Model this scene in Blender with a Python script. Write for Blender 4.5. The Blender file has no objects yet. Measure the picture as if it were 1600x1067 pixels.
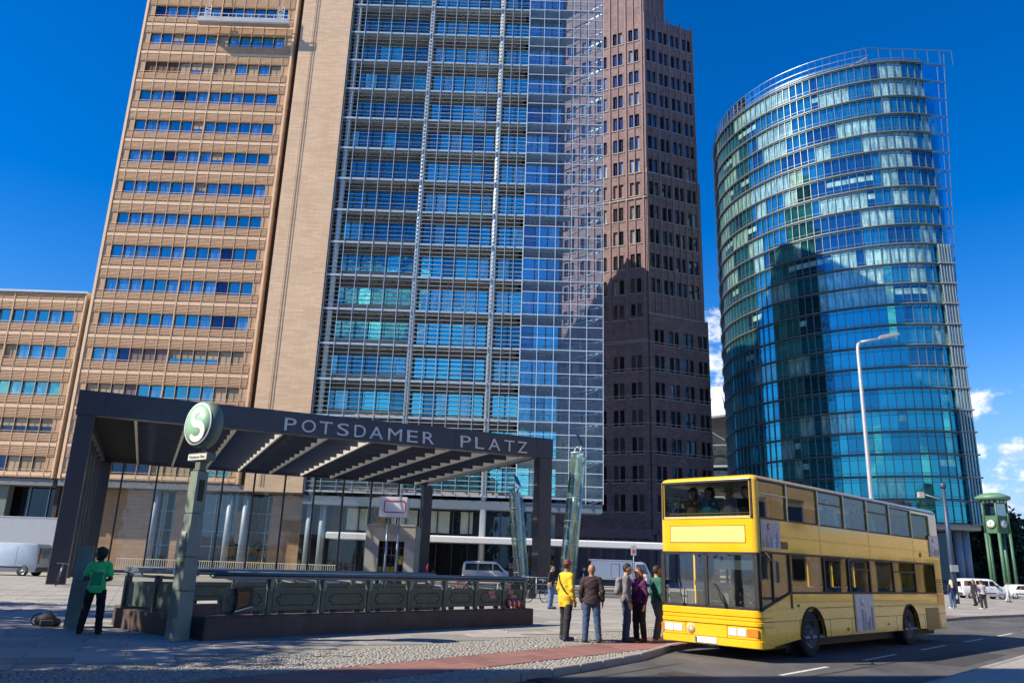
import bpy, math, random
import numpy as np
from mathutils import Vector, Matrix
random.seed(7); np.random.seed(7)
SC = bpy.context.scene
COL = SC.collection
R_ = math.radians

# ------------------------------------------------------------------ camera
cam = bpy.data.cameras.new('camera'); camo = bpy.data.objects.new('camera', cam); COL.objects.link(camo)
cam.sensor_width = 36.0; cam.lens = 36.0 * 1225.0 / 1600.0; cam.clip_start = 0.1; cam.clip_end = 9000
PITCH, ROLL = R_(15.954), R_(1.899)
fw = Vector((0, math.cos(PITCH), math.sin(PITCH))); up0 = Vector((0, -math.sin(PITCH), math.cos(PITCH))); rt0 = Vector((1, 0, 0))
rt = rt0 * math.cos(ROLL) + up0 * math.sin(ROLL)
upv = up0 * math.cos(ROLL) - rt0 * math.sin(ROLL)
# the photograph leans: its horizon falls to the right, i.e. the camera is rolled anticlockwise about its view axis
rm = Matrix((rt, upv, -fw)).transposed()
camo.matrix_world = Matrix.Translation((0, 0, 1.65)) @ rm.to_4x4()
SC.camera = camo

# ------------------------------------------------------------------ sun and sky
SUN_AZ, SUN_EL = R_(70.5), R_(40)          # azimuth measured from "behind the camera" towards the left
S = Vector((-math.sin(SUN_AZ) * math.cos(SUN_EL), -math.cos(SUN_AZ) * math.cos(SUN_EL), math.sin(SUN_EL)))
sun = bpy.data.lights.new('sun', 'SUN'); sun.energy = 5.0; sun.angle = R_(0.53); sun.color = (1.0, 0.90, 0.74)
suno = bpy.data.objects.new('sun', sun); COL.objects.link(suno)
suno.rotation_euler = (-S).to_track_quat('-Z', 'Y').to_euler(); suno.location = (-60, -20, 90)

world = bpy.data.worlds.new('World'); SC.world = world; world.use_nodes = True
wt = world.node_tree; wt.nodes.clear()
def wn(t, **k):
    n = wt.nodes.new(t)
    for a, b in k.items(): setattr(n, a, b)
    return n
def wl(a, b): wt.links.new(a, b)
def wm(op, a, b=None, c=None, clamp=False):
    n = wn('ShaderNodeMath', operation=op); n.use_clamp = clamp
    for i, v in enumerate((a, b, c)):
        if v is None: continue
        if isinstance(v, (int, float)): n.inputs[i].default_value = v
        else: wl(v, n.inputs[i])
    return n.outputs[0]
sky = wn('ShaderNodeTexSky', sky_type='NISHITA'); sky.sun_disc = False
sky.sun_elevation = SUN_EL; sky.sun_rotation = math.atan2(S.x, S.y)
sky.air_density = 1.0; sky.dust_density = 0.0; sky.ozone_density = 2.0
hs = wn('ShaderNodeHueSaturation'); hs.inputs['Saturation'].default_value = 1.52; hs.inputs['Hue'].default_value = 0.515; hs.inputs['Value'].default_value = 1.32
wl(sky.outputs[0], hs.inputs['Color'])
tc = wn('ShaderNodeTexCoord'); sep = wn('ShaderNodeSeparateXYZ'); wl(tc.outputs['Generated'], sep.inputs[0])
az = wm('ARCTAN2', sep.outputs[0], sep.outputs[1]); el = wm('ARCSINE', sep.outputs[2])
nz = wn('ShaderNodeTexNoise'); nz.inputs['Scale'].default_value = 26; nz.inputs['Detail'].default_value = 5; nz.inputs['Roughness'].default_value = 0.62
mp = wn('ShaderNodeMapping'); mp.inputs['Scale'].default_value = (1, 1, 1.6); wl(tc.outputs['Generated'], mp.inputs[0]); wl(mp.outputs[0], nz.inputs['Vector'])
# cumulus: (azimuth, elevation, half width, half height) in degrees, all round the horizon
CLOUDS = [(15.2, 17.0, 3.2, 3.4), (14.6, 14.6, 3.0, 2), (31.6, 10.7, 2.0, 1.1), (33.2, 7.5, 2.3, 1.3), (24.9, 38.2, 1.5, 0.9),
          (31.4, 4.4, 4.6, 1.5), (36, 3.6, 5, 2.2), (14.5, 12, 3, 1.6)]
for a0, e0, w0, h0 in [(75, 14, 4, 2), (96, 8, 6, 2.6), (150, 9, 6, 2.4), (-170, 18, 6, 3), (-148, 8, 6, 2.4),
                       (-95, 7, 6, 2.0), (165, 38, 5, 2.6), (48, 5, 6, 2.0), (178, 6, 7, 2)]:
    CLOUDS.append((a0, e0, w0, h0))
comb = wn('ShaderNodeCombineXYZ'); wl(az, comb.inputs[0]); wl(wm('MULTIPLY', el, 1.7), comb.inputs[1])
cl = None
for a0, e0, w0, h0 in CLOUDS:
    dn = wn('ShaderNodeVectorMath', operation='DISTANCE'); wl(comb.outputs[0], dn.inputs[0]); dn.inputs[1].default_value = (R_(a0), R_(e0) * 1.7, 0)
    v = wm('MULTIPLY_ADD', dn.outputs['Value'], -1 / R_(w0), 1.0)
    cl = v if cl is None else wm('MAXIMUM', cl, v)
cv = wm('MULTIPLY_ADD', nz.outputs[0], 3.4, wm('ADD', cl, -1.8))
ss = wn('ShaderNodeMapRange', interpolation_type='SMOOTHSTEP'); wl(cv, ss.inputs[0]); ss.inputs[1].default_value = 0.0; ss.inputs[2].default_value = 0.75
cr = wn('ShaderNodeValToRGB'); cr.color_ramp.elements[0].position = .42; cr.color_ramp.elements[0].color = (5.0, 6.0, 7.6, 1)
cr.color_ramp.elements[1].position = .60; cr.color_ramp.elements[1].color = (9.6, 9.8, 10.0, 1)
wl(nz.outputs[0], cr.inputs[0])
# pale blue band low above the horizon, the same all round
hz_ = wn('ShaderNodeMapRange', interpolation_type='SMOOTHSTEP'); wl(el, hz_.inputs[0]); hz_.inputs[1].default_value = R_(-1); hz_.inputs[2].default_value = R_(16); hz_.inputs[3].default_value = .92; hz_.inputs[4].default_value = 0.0
hm_ = wn('ShaderNodeMix', data_type='RGBA'); wl(hz_.outputs[0], hm_.inputs[0]); wl(hs.outputs[0], hm_.inputs[6]); hm_.inputs[7].default_value = (2.0, 3.6, 6.6, 1)
mx = wn('ShaderNodeMix', data_type='RGBA'); wl(wm('MULTIPLY', ss.outputs[0], 0.96), mx.inputs[0]); wl(hm_.outputs[2], mx.inputs[6]); wl(cr.outputs[0], mx.inputs[7])
bg = wn('ShaderNodeBackground'); bg.inputs[1].default_value = 0.088; wl(mx.outputs[2], bg.inputs[0])
wo = wn('ShaderNodeOutputWorld'); wl(bg.outputs[0], wo.inputs[0])
SC.view_settings.view_transform = 'Standard'; SC.view_settings.look = 'None'; SC.view_settings.exposure = 0.6; SC.view_settings.gamma = 1.0
SC.render.engine = 'CYCLES'
try:
    SC.cycles.max_bounces = 5; SC.cycles.diffuse_bounces = 2; SC.cycles.glossy_bounces = 3; SC.cycles.transmission_bounces = 2; SC.cycles.use_adaptive_sampling = True; SC.cycles.adaptive_threshold = 0.03; SC.cycles.transparent_max_bounces = 16; SC.cycles.caustics_reflective = False; SC.cycles.caustics_refractive = False
    SC.cycles.use_denoising = True; SC.cycles.sample_clamp_indirect = 6
except Exception: pass

# ------------------------------------------------------------------ materials
MATS = {}
def _nodes(name):
    m = bpy.data.materials.new(name); m.use_nodes = True; nt = m.node_tree; nt.nodes.clear(); MATS[name] = m
    out = nt.nodes.new('ShaderNodeOutputMaterial')
    return m, nt, out
def mul(c, k): return (min(1, c[0] * k), min(1, c[1] * k), min(1, c[2] * k), 1)
def M(name, col=(.5, .5, .5), rough=.6, metal=0, var=.12, scale=6, bump=0, bscale=40, coat=0, spec=.5, stretch=(1, 1, 1), rnd=0.0, dirt=0, dirtcol=(.1, .09, .08), emit=0):
    """procedural paint / stone / cloth: two noise octaves for colour, one for relief, optional dirt and per-object variation"""
    if name in MATS: return MATS[name]
    m, nt, out = _nodes(name); N = nt.nodes.new; L = nt.links.new
    p = N('ShaderNodeBsdfPrincipled'); L(p.outputs[0], out.inputs[0])
    p.inputs['Roughness'].default_value = rough; p.inputs['Metallic'].default_value = metal
    p.inputs['Coat Weight'].default_value = coat; p.inputs['Coat Roughness'].default_value = .06; p.inputs['Specular IOR Level'].default_value = spec
    t = N('ShaderNodeTexCoord'); mpn = N('ShaderNodeMapping'); mpn.inputs['Scale'].default_value = stretch; L(t.outputs['Object'], mpn.inputs[0])
    n = N('ShaderNodeTexNoise'); n.inputs['Scale'].default_value = scale; n.inputs['Detail'].default_value = 6; n.inputs['Roughness'].default_value = .65; L(mpn.outputs[0], n.inputs['Vector'])
    r = N('ShaderNodeValToRGB'); r.color_ramp.elements[0].position = .3; r.color_ramp.elements[1].position = .7
    r.color_ramp.elements[0].color = mul(col, 1 - var); r.color_ramp.elements[1].color = mul(col, 1 + var); L(n.outputs[0], r.inputs[0])
    c = r.outputs[0]
    if dirt:
        n2 = N('ShaderNodeTexNoise'); n2.inputs['Scale'].default_value = scale * .35; n2.inputs['Detail'].default_value = 8; n2.inputs['Roughness'].default_value = .7; L(mpn.outputs[0], n2.inputs['Vector'])
        r2 = N('ShaderNodeMapRange'); r2.inputs[1].default_value = .5; r2.inputs[2].default_value = .75; r2.inputs[4].default_value = dirt; L(n2.outputs[0], r2.inputs[0])
        k = N('ShaderNodeMix'); k.data_type = 'RGBA'; L(r2.outputs[0], k.inputs[0]); L(c, k.inputs[6]); k.inputs[7].default_value = (*dirtcol, 1); c = k.outputs[2]
    if rnd:
        oi = N('ShaderNodeObjectInfo'); mr = N('ShaderNodeMapRange'); L(oi.outputs['Random'], mr.inputs[0]); mr.inputs[3].default_value = 1 - rnd; mr.inputs[4].default_value = 1 + rnd
        hv = N('ShaderNodeHueSaturation'); L(mr.outputs[0], hv.inputs['Value']); L(c, hv.inputs['Color']); c = hv.outputs[0]
    L(c, p.inputs['Base Color'])
    if emit: L(c, p.inputs['Emission Color']); p.inputs['Emission Strength'].default_value = emit
    rr = N('ShaderNodeMapRange'); L(n.outputs[0], rr.inputs[0]); rr.inputs[3].default_value = max(.02, rough - .1); rr.inputs[4].default_value = min(1, rough + .1); L(rr.outputs[0], p.inputs['Roughness'])
    if bump:
        nb = N('ShaderNodeTexNoise'); nb.inputs['Scale'].default_value = bscale; nb.inputs['Detail'].default_value = 5; L(mpn.outputs[0], nb.inputs['Vector'])
        b = N('ShaderNodeBump'); b.inputs['Strength'].default_value = bump; b.inputs['Distance'].default_value = .02; L(nb.outputs[0], b.inputs['Height']); L(b.outputs[0], p.inputs['Normal'])
    return m
def MB_brick(name, c1, c2, mortar, bw, bh, msize=.01, rough=.75, bump=.4, off=.5, var=.25, axes='xz', bias=0.0, nscale=.6):
    """coursed masonry / tile cladding; axes picks the two object axes it is laid out on"""
    if name in MATS: return MATS[name]
    m, nt, out = _nodes(name); N = nt.nodes.new; L = nt.links.new
    p = N('ShaderNodeBsdfPrincipled'); L(p.outputs[0], out.inputs[0]); p.inputs['Roughness'].default_value = rough
    t = N('ShaderNodeTexCoord'); s = N('ShaderNodeSeparateXYZ'); L(t.outputs['Object'], s.inputs[0]); cb = N('ShaderNodeCombineXYZ')
    ix = {'x': 0, 'y': 1, 'z': 2}; L(s.outputs[ix[axes[0]]], cb.inputs[0]); L(s.outputs[ix[axes[1]]], cb.inputs[1])
    b = N('ShaderNodeTexBrick'); L(cb.outputs[0], b.inputs['Vector']); b.inputs['Scale'].default_value = 1; b.inputs['Brick Width'].default_value = bw; b.inputs['Row Height'].default_value = bh
    b.inputs['Mortar Size'].default_value = msize; b.inputs['Mortar Smooth'].default_value = .2; b.offset = off; b.inputs['Bias'].default_value = bias
    b.inputs['Color1'].default_value = (*c1, 1); b.inputs['Color2'].default_value = (*c2, 1); b.inputs['Mortar'].default_value = (*mortar, 1)
    n = N('ShaderNodeTexNoise'); n.inputs['Scale'].default_value = nscale; n.inputs['Detail'].default_value = 7; n.inputs['Roughness'].default_value = .7; L(t.outputs['Object'], n.inputs['Vector'])
    mr = N('ShaderNodeMapRange'); L(n.outputs[0], mr.inputs[0]); mr.inputs[1].default_value = .3; mr.inputs[2].default_value = .7; mr.inputs[3].default_value = 1 - var; mr.inputs[4].default_value = 1 + var
    hv = N('ShaderNodeHueSaturation'); L(mr.outputs[0], hv.inputs['Value']); L(b.outputs[0], hv.inputs['Color']); L(hv.outputs[0], p.inputs['Base Color'])
    if bump:
        bn = N('ShaderNodeBump'); bn.inputs['Strength'].default_value = bump; bn.inputs['Distance'].default_value = .02; bn.invert = True; L(b.outputs['Fac'], bn.inputs['Height']); L(bn.outputs[0], p.inputs['Normal'])
    return m
def MG(name, tint, inner=(.02, .03, .04), refl=.5, rough=.03, wav=.06, rnd=.25, wscale=.6):
    """coated window glass seen from outside: mirror coat of the given tint over a dark (or curtained) room; slightly wavy, each pane a little different"""
    if name in MATS: return MATS[name]
    m, nt, out = _nodes(name); N = nt.nodes.new; L = nt.links.new
    oi = N('ShaderNodeObjectInfo'); t = N('ShaderNodeTexCoord'); nz = N('ShaderNodeTexNoise'); nz.inputs['Scale'].default_value = wscale; nz.inputs['Detail'].default_value = 3
    geo = N('ShaderNodeNewGeometry'); L(geo.outputs['Position'], nz.inputs['Vector'])
    bp = N('ShaderNodeBump'); bp.inputs['Strength'].default_value = wav; bp.inputs['Distance'].default_value = .3; L(nz.outputs[0], bp.inputs['Height'])
    g = N('ShaderNodeBsdfGlossy'); g.inputs['Roughness'].default_value = rough; g.inputs['Color'].default_value = (*tint, 1); L(bp.outputs[0], g.inputs['Normal'])
    n2 = N('ShaderNodeTexNoise'); n2.inputs['Scale'].default_value = 1.4; n2.inputs['Detail'].default_value = 5; mpn = N('ShaderNodeMapping'); mpn.inputs['Scale'].default_value = (2.2, 2.2, .35)
    L(geo.outputs['Position'], mpn.inputs[0]); L(mpn.outputs[0], n2.inputs['Vector'])
    d = N('ShaderNodeBsdfDiffuse'); cr_ = N('ShaderNodeValToRGB'); cr_.color_ramp.elements[0].position = .35; cr_.color_ramp.elements[1].position = .65
    cr_.color_ramp.elements[0].color = mul(inner, .5); cr_.color_ramp.elements[1].color = mul(inner, 1.5); L(n2.outputs[0], cr_.inputs[0])
    hv = N('ShaderNodeHueSaturation'); mr = N('ShaderNodeMapRange'); L(oi.outputs['Random'], mr.inputs[0]); mr.inputs[3].default_value = 1 - rnd; mr.inputs[4].default_value = 1 + rnd
    L(mr.outputs[0], hv.inputs['Value']); L(cr_.outputs[0], hv.inputs['Color']); L(hv.outputs[0], d.inputs['Color'])
    fr = N('ShaderNodeLayerWeight'); fr.inputs[0].default_value = .35
    ma = N('ShaderNodeMath'); ma.operation = 'MULTIPLY_ADD'; L(fr.outputs['Facing'], ma.inputs[0]); ma.inputs[1].default_value = 1 - refl; ma.inputs[2].default_value = refl; ma.use_clamp = True
    mx_ = N('ShaderNodeMixShader'); L(ma.outputs[0], mx_.inputs[0]); L(d.outputs[0], mx_.inputs[1]); L(g.outputs[0], mx_.inputs[2]); L(mx_.outputs[0], out.inputs[0])
    return m
def MT(name, tint=(.85, .92, .95), refl=.08, gcol=(1, 1, 1), rough=.02, film=0.0, filmcol=(.7, .75, .8), wav=.03, fres=.8):
    """clear glass: see-through with a fresnel reflection and an optional film of dust"""
    if name in MATS: return MATS[name]
    m, nt, out = _nodes(name); N = nt.nodes.new; L = nt.links.new
    t = N('ShaderNodeBsdfTransparent'); t.inputs[0].default_value = (*tint, 1)
    g = N('ShaderNodeBsdfGlossy'); g.inputs['Roughness'].default_value = rough; g.inputs[0].default_value = (*gcol, 1)
    geo = N('ShaderNodeNewGeometry'); nz = N('ShaderNodeTexNoise'); nz.inputs['Scale'].default_value = .8; L(geo.outputs['Position'], nz.inputs['Vector'])
    bp = N('ShaderNodeBump'); bp.inputs['Strength'].default_value = wav; bp.inputs['Distance'].default_value = .3; L(nz.outputs[0], bp.inputs['Height']); L(bp.outputs[0], g.inputs['Normal'])
    fr = N('ShaderNodeLayerWeight'); fr.inputs[0].default_value = .3
    ma = N('ShaderNodeMath'); ma.operation = 'MULTIPLY_ADD'; L(fr.outputs['Fresnel'], ma.inputs[0]); ma.inputs[1].default_value = fres; ma.inputs[2].default_value = refl; ma.use_clamp = True
    mx_ = N('ShaderNodeMixShader'); L(ma.outputs[0], mx_.inputs[0]); L(t.outputs[0], mx_.inputs[1]); L(g.outputs[0], mx_.inputs[2]); o = mx_.outputs[0]
    if film:
        d = N('ShaderNodeBsdfDiffuse'); d.inputs[0].default_value = (*filmcol, 1); n3 = N('ShaderNodeTexNoise'); n3.inputs['Scale'].default_value = 1.2; n3.inputs['Detail'].default_value = 7; L(geo.outputs['Position'], n3.inputs['Vector'])
        f = N('ShaderNodeMath'); f.operation = 'MULTIPLY'; L(n3.outputs[0], f.inputs[0]); f.inputs[1].default_value = film * 2
        m2 = N('ShaderNodeMixShader'); L(f.outputs[0], m2.inputs[0]); L(o, m2.inputs[1]); L(d.outputs[0], m2.inputs[2]); o = m2.outputs[0]
    L(o, out.inputs[0])
    return m

# ------------------------------------------------------------------ mesh helpers
class MBd:
    """collects shapes; build() links them as ONE mesh object"""
    def __init__(s): s.v = []; s.f = []; s.mi = []; s.sm = []
    def add(s, vs, fs, mi=0, smooth=False):
        o = len(s.v); s.v += [tuple(p) for p in vs]
        for f in fs: s.f.append(tuple(i + o for i in f)); s.mi.append(mi); s.sm.append(smooth)
        return s
    def box(s, x0, x1, y0, y1, z0, z1, mi=0):
        vs = [(x0, y0, z0), (x1, y0, z0), (x1, y1, z0), (x0, y1, z0), (x0, y0, z1), (x1, y0, z1), (x1, y1, z1), (x0, y1, z1)]
        return s.add(vs, [(0, 3, 2, 1), (4, 5, 6, 7), (0, 1, 5, 4), (1, 2, 6, 5), (2, 3, 7, 6), (3, 0, 4, 7)], mi)
    def cbox(s, x0, x1, y0, y1, z0, z1, c=.02, mi=0):
        """box with chamfered edges (vertical edges and top)"""
        def ring(i, z): return [(x0 + c + i, y0 + i, z), (x1 - c - i, y0 + i, z), (x1 - i, y0 + c + i, z), (x1 - i, y1 - c - i, z), (x1 - c - i, y1 - i, z), (x0 + c + i, y1 - i, z), (x0 + i, y1 - c - i, z), (x0 + i, y0 + c + i, z)]
        vs = ring(0, z0) + ring(0, z1 - c) + ring(c, z1); fs = [tuple(range(7, -1, -1)), tuple(range(16, 24))]
        for a in (0, 8):
            for i in range(8): fs.append((a + i, a + (i + 1) % 8, a + 8 + (i + 1) % 8, a + 8 + i))
        return s.add(vs, fs, mi)
    def obox(s, c, ax, ay, az, mi=0):
        c = Vector(c); ax = Vector(ax); ay = Vector(ay); az = Vector(az); vs = []
        for k in (-1, 1):
            for (i, j) in ((-1, -1), (1, -1), (1, 1), (-1, 1)): vs.append(c + ax * i + ay * j + az * k)
        return s.add(vs, [(0, 3, 2, 1), (4, 5, 6, 7), (0, 1, 5, 4), (1, 2, 6, 5), (2, 3, 7, 6), (3, 0, 4, 7)], mi)
    def bar(s, a, b, w, h=None, mi=0):
        """square bar from a to b"""
        a = Vector(a); b = Vector(b); d = b - a; L = d.length
        if L < 1e-6: return s
        d /= L; u = d.cross(Vector((0, 0, 1)));
        if u.length < 1e-3: u = Vector((1, 0, 0))
        u.normalize(); v = u.cross(d); h = w if h is None else h
        return s.obox((a + b) / 2, d * L / 2, u * w / 2, v * h / 2, mi)
    def tube(s, pts, rad, n=8, mi=0, cap=True):
        pts = [Vector(p) for p in pts]; rs = rad if isinstance(rad, (list, tuple)) else [rad] * len(pts); o = len(s.v); k = len(pts)
        pu = None
        for i, p in enumerate(pts):
            d = (pts[min(i + 1, k - 1)] - pts[max(i - 1, 0)]); d.normalize()
            if pu is None:
                u = d.cross(Vector((0, 0, 1)));
                if u.length < 1e-3: u = Vector((1, 0, 0))
            else: u = pu - d * pu.dot(d)
            u.normalize(); pu = u; v = d.cross(u)
            for j in range(n): a = 2 * math.pi * j / n; s.v.append(tuple(p + (u * math.cos(a) + v * math.sin(a)) * rs[i]))
        for i in range(k - 1):
            for j in range(n): s.f.append((o + i * n + j, o + i * n + (j + 1) % n, o + (i + 1) * n + (j + 1) % n, o + (i + 1) * n + j)); s.mi.append(mi); s.sm.append(True)
        if cap:
            s.f.append(tuple(o + j for j in range(n - 1, -1, -1))); s.mi.append(mi); s.sm.append(False)
            s.f.append(tuple(o + (k - 1) * n + j for j in range(n))); s.mi.append(mi); s.sm.append(False)
        return s
    def lathe(s, prof, n=16, c=(0, 0, 0), axis='z', mi=0, cap=True, smooth=True):
        o = len(s.v)
        def P(r, h, a):
            x, y = r * math.cos(a), r * math.sin(a)
            q = {'z': (x, y, h), 'y': (x, h, y), 'x': (h, x, y)}[axis]
            return (q[0] + c[0], q[1] + c[1], q[2] + c[2])
        for r, h in prof:
            for j in range(n): s.v.append(P(r, h, 2 * math.pi * j / n))
        for i in range(len(prof) - 1):
            for j in range(n): s.f.append((o + i * n + j, o + i * n + (j + 1) % n, o + (i + 1) * n + (j + 1) % n, o + (i + 1) * n + j)); s.mi.append(mi); s.sm.append(smooth)
        if cap:
            for i in (0, len(prof) - 1):
                if prof[i][0] > 1e-5: s.f.append(tuple(o + i * n + j for j in range(n))); s.mi.append(mi); s.sm.append(False)
        return s
    def prism(s, poly, z0, z1, mi=0, axis='z'):
        """polygon (counter-clockwise) extruded along an axis"""
        n = len(poly)
        def P(a, b, h): return {'z': (a, b, h), 'y': (a, h, b), 'x': (h, a, b)}[axis]
        vs = [P(a, b, z0) for a, b in poly] + [P(a, b, z1) for a, b in poly]
        fs = [tuple(range(n - 1, -1, -1)), tuple(range(n, 2 * n))] + [(i, (i + 1) % n, n + (i + 1) % n, n + i) for i in range(n)]
        return s.add(vs, fs, mi)
    def build(s, name, mats, parent=None, loc=(0, 0, 0), rz=0.0, kind=None, normals=True):
        me = s.mesh(name, mats, normals); return link(name, me, parent, loc, rz, kind)
    def mesh(s, name, mats, normals=True):
        me = bpy.data.meshes.new(name); me.from_pydata(s.v, [], s.f)
        if not isinstance(mats, (list, tuple)): mats = [mats]
        for m in mats: me.materials.append(m)
        me.polygons.foreach_set('material_index', s.mi); me.polygons.foreach_set('use_smooth', s.sm); me.update()
        if normals and len(s.f) < 60000:
            import bmesh
            bm = bmesh.new(); bm.from_mesh(me); bmesh.ops.recalc_face_normals(bm, faces=bm.faces[:]); bm.to_mesh(me); bm.free()
        return me
def link(name, me, parent=None, loc=(0, 0, 0), rz=0.0, kind=None):
    o = bpy.data.objects.new(name, me); COL.objects.link(o); o.location = loc
    if rz: o.rotation_euler = (0, 0, rz)
    if parent is not None: o.parent = parent
    if kind: o['kind'] = kind
    return o
def thing(name, label, cat, loc=(0, 0, 0), rz=0.0, group=None):
    o = bpy.data.objects.new(name, None); COL.objects.link(o); o.location = loc; o.rotation_euler = (0, 0, rz); o.empty_display_size = .3
    return tag(o, label, cat, group)
def tag(o, label, cat, group=None):
    o['label'] = label; o['category'] = cat
    if group: o['group'] = group
    return o
def dup(root, loc, rz=None, label=None):
    r = root.copy(); COL.objects.link(r); r.location = loc
    if rz is not None: r.rotation_euler = (0, 0, rz)
    if label: r['label'] = label
    for ch in root.children:
        c = ch.copy(); COL.objects.link(c); c.parent = r
        for g in ch.children:
            e = g.copy(); COL.objects.link(e); e.parent = c
    return r
def wall_open(mb, W, zs0, zs1, opens, depth, mi=0, mir=0):
    """wall in the x-z plane (front at y=0, facing -y) with rectangular openings (x0,x1,z0,z1) and reveals of the given depth"""
    xs = sorted({W[0], W[1]} | {o[0] for o in opens} | {o[1] for o in opens}); zs = sorted({zs0, zs1} | {o[2] for o in opens} | {o[3] for o in opens})
    opset = [(o[0] - 1e-6, o[1] + 1e-6, o[2] - 1e-6, o[3] + 1e-6) for o in opens]
    import bisect
    for j in range(len(zs) - 1):
        zc = (zs[j] + zs[j + 1]) / 2; row = sorted((o[0], o[1]) for o in opens if o[2] < zc < o[3]); x = W[0]
        for a, b in row + [(W[1], W[1])]:
            if a > x + 1e-6: mb.add([(x, 0, zs[j]), (a, 0, zs[j]), (a, 0, zs[j + 1]), (x, 0, zs[j + 1])], [(0, 1, 2, 3)], mi)
            x = max(x, b)
    for x0, x1, z0, z1 in opens:
        d = depth
        mb.add([(x0, 0, z0), (x1, 0, z0), (x1, d, z0), (x0, d, z0), (x0, 0, z1), (x1, 0, z1), (x1, d, z1), (x0, d, z1)], [(0, 1, 2, 3), (7, 6, 5, 4), (0, 3, 7, 4), (1, 5, 6, 2)], mir)
# road frame: s runs along the kerb away from the camera, t to the left of it
D2 = Vector((.68, .7332)); N2 = Vector((-.7332, .68)); ROADA = math.atan2(.7332, .68)
def RW(s, t, z=0.0): p = D2 * s + N2 * t; return Vector((p.x, p.y, z))

# ================================================================== GROUND
asphalt = M('asphalt', (.085, .083, .082), rough=.85, var=.38, scale=.9, bump=.6, bscale=60, dirt=.7, dirtcol=(.17, .155, .14), stretch=(1, .55, 1))
def slab_mat():
    m = MB_brick('plaza_slabs_far', (.29, .27, .235), (.38, .355, .31), (.12, .11, .095), 1.5, .75, msize=.02, rough=.8, bump=.25, var=.18, axes='xy', nscale=.35)
    return m
g = MBd(); g.add([(-1500, -200, -.13), (1500, -200, -.13), (1500, 3000, -.13), (-1500, 3000, -.13)], [(0, 1, 2, 3)])
gr = g.build('road', asphalt); gr['kind'] = 'structure'
KERB = [(-30, 8.4), (0, 8.6), (8.4, 8.92), (12, 9.27), (14.6, 9.7), (17, 10.45), (19, 10.8), (45, 10.8), (55, 9.6), (62, 6.0), (66, 0), (68, -40)]
kp = [RW(s, t) for s, t in KERB]
pv = MBd(); far = [(420, 40), (420, 420), (-420, 420), (-420, -8)]
pts = [(p.x, p.y, -.02) for p in kp] + [(x, y, -.02) for x, y in far]
pv.add(pts, [tuple(range(len(pts)))])
pave = pv.build('pavement', slab_mat(), rz=0); pave['kind'] = 'structure'
# rotate the slab pattern with the plaza grid: the object is turned, its vertices turned back
CA = R_(24); cu = Vector((math.cos(CA), math.sin(CA), 0)); cvv = Vector((-math.sin(CA), math.cos(CA), 0))
for v in pave.data.vertices: v.co = Matrix.Rotation(-CA, 3, 'Z') @ v.co
pave.rotation_euler = (0, 0, CA)
def kerb_t(s):
    for (a, ta), (b, tb) in zip(KERB, KERB[1:]):
        if a <= s <= b: return ta + (tb - ta) * (s - a) / (b - a)
    return KERB[-1][1]
PAVE_INV = pave.matrix_world.inverted()
def under(o, parent):   # parent without moving (parent turned by CA at the origin)
    o.parent = parent; o.matrix_parent_inverse = Matrix.Rotation(-CA, 4, 'Z'); return o
# kerb stones
kst = M('kerb_granite', (.30, .28, .25), rough=.8, var=.2, scale=9, bump=.3, rnd=.15)
kmb = MBd(); kmb.cbox(-.485, .485, -.075, .075, -.16, .006, .015); kme = kmb.mesh('kerb_stone', kst)
def place_kerbs(poly, step=1.0):
    acc = 0
    for a, b in zip(poly, poly[1:]):
        d = (b - a); L = d.length; d.normalize(); n = max(1, round(L / step)); st = L / n
        for i in range(n):
            p = a + d * st * (i + .5)
            o = link('kerb_stone', kme, None, (p.x, p.y, random.uniform(-.004, .004)), math.atan2(d.y, d.x)); o.scale = (st / 1.0, 1, 1); under(o, pave)
place_kerbs([RW(s, kerb_t(s)) for s in (2, 8.4, 12, 14.6, 17, 19, 30, 45, 55, 62)])
# near plaza slabs (one object each), bedding below them
bed = M('joint_bedding', (.10, .095, .085), rough=.95)
slabm = M('granite_slab', (.32, .30, .265), rough=.75, var=.14, scale=1.3, bump=.25, bscale=45, rnd=.22, dirt=.45, dirtcol=(.20, .185, .16))
smb = MBd(); smb.cbox(-.743, .743, -.37, .37, -.03, 0, .006); sme = smb.mesh('paving_slab', slabm)
TS = lambda s: 12.75 - .035 * (s - 10) + (0 if s > 14 else .0)     # edge between slabs and cobbles
SLAB_T = 13.3
def st_of(x, y): return x * D2.x + y * D2.y, x * N2.x + y * N2.y
cand = []
for j in range(-10, 60):
    for i in range(-30, 20):
        p = cu * (i * 1.5 + (j % 2) * .75) + cvv * (j * .752)
        s, t = st_of(p.x, p.y)
        if t < SLAB_T + .3 or t > 36: continue
        if p.y < 8 or p.y > 27: continue
        if abs(p.x) > .72 * p.y + 2: continue
        cand.append((p.length, p))
cand.sort(key=lambda c: c[0])
for _, p in cand[:300]:
    under(link('paving_slab', sme, None, (p.x, p.y, random.uniform(-.003, .002)), CA + random.uniform(-.002, .002)), pave)
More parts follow.
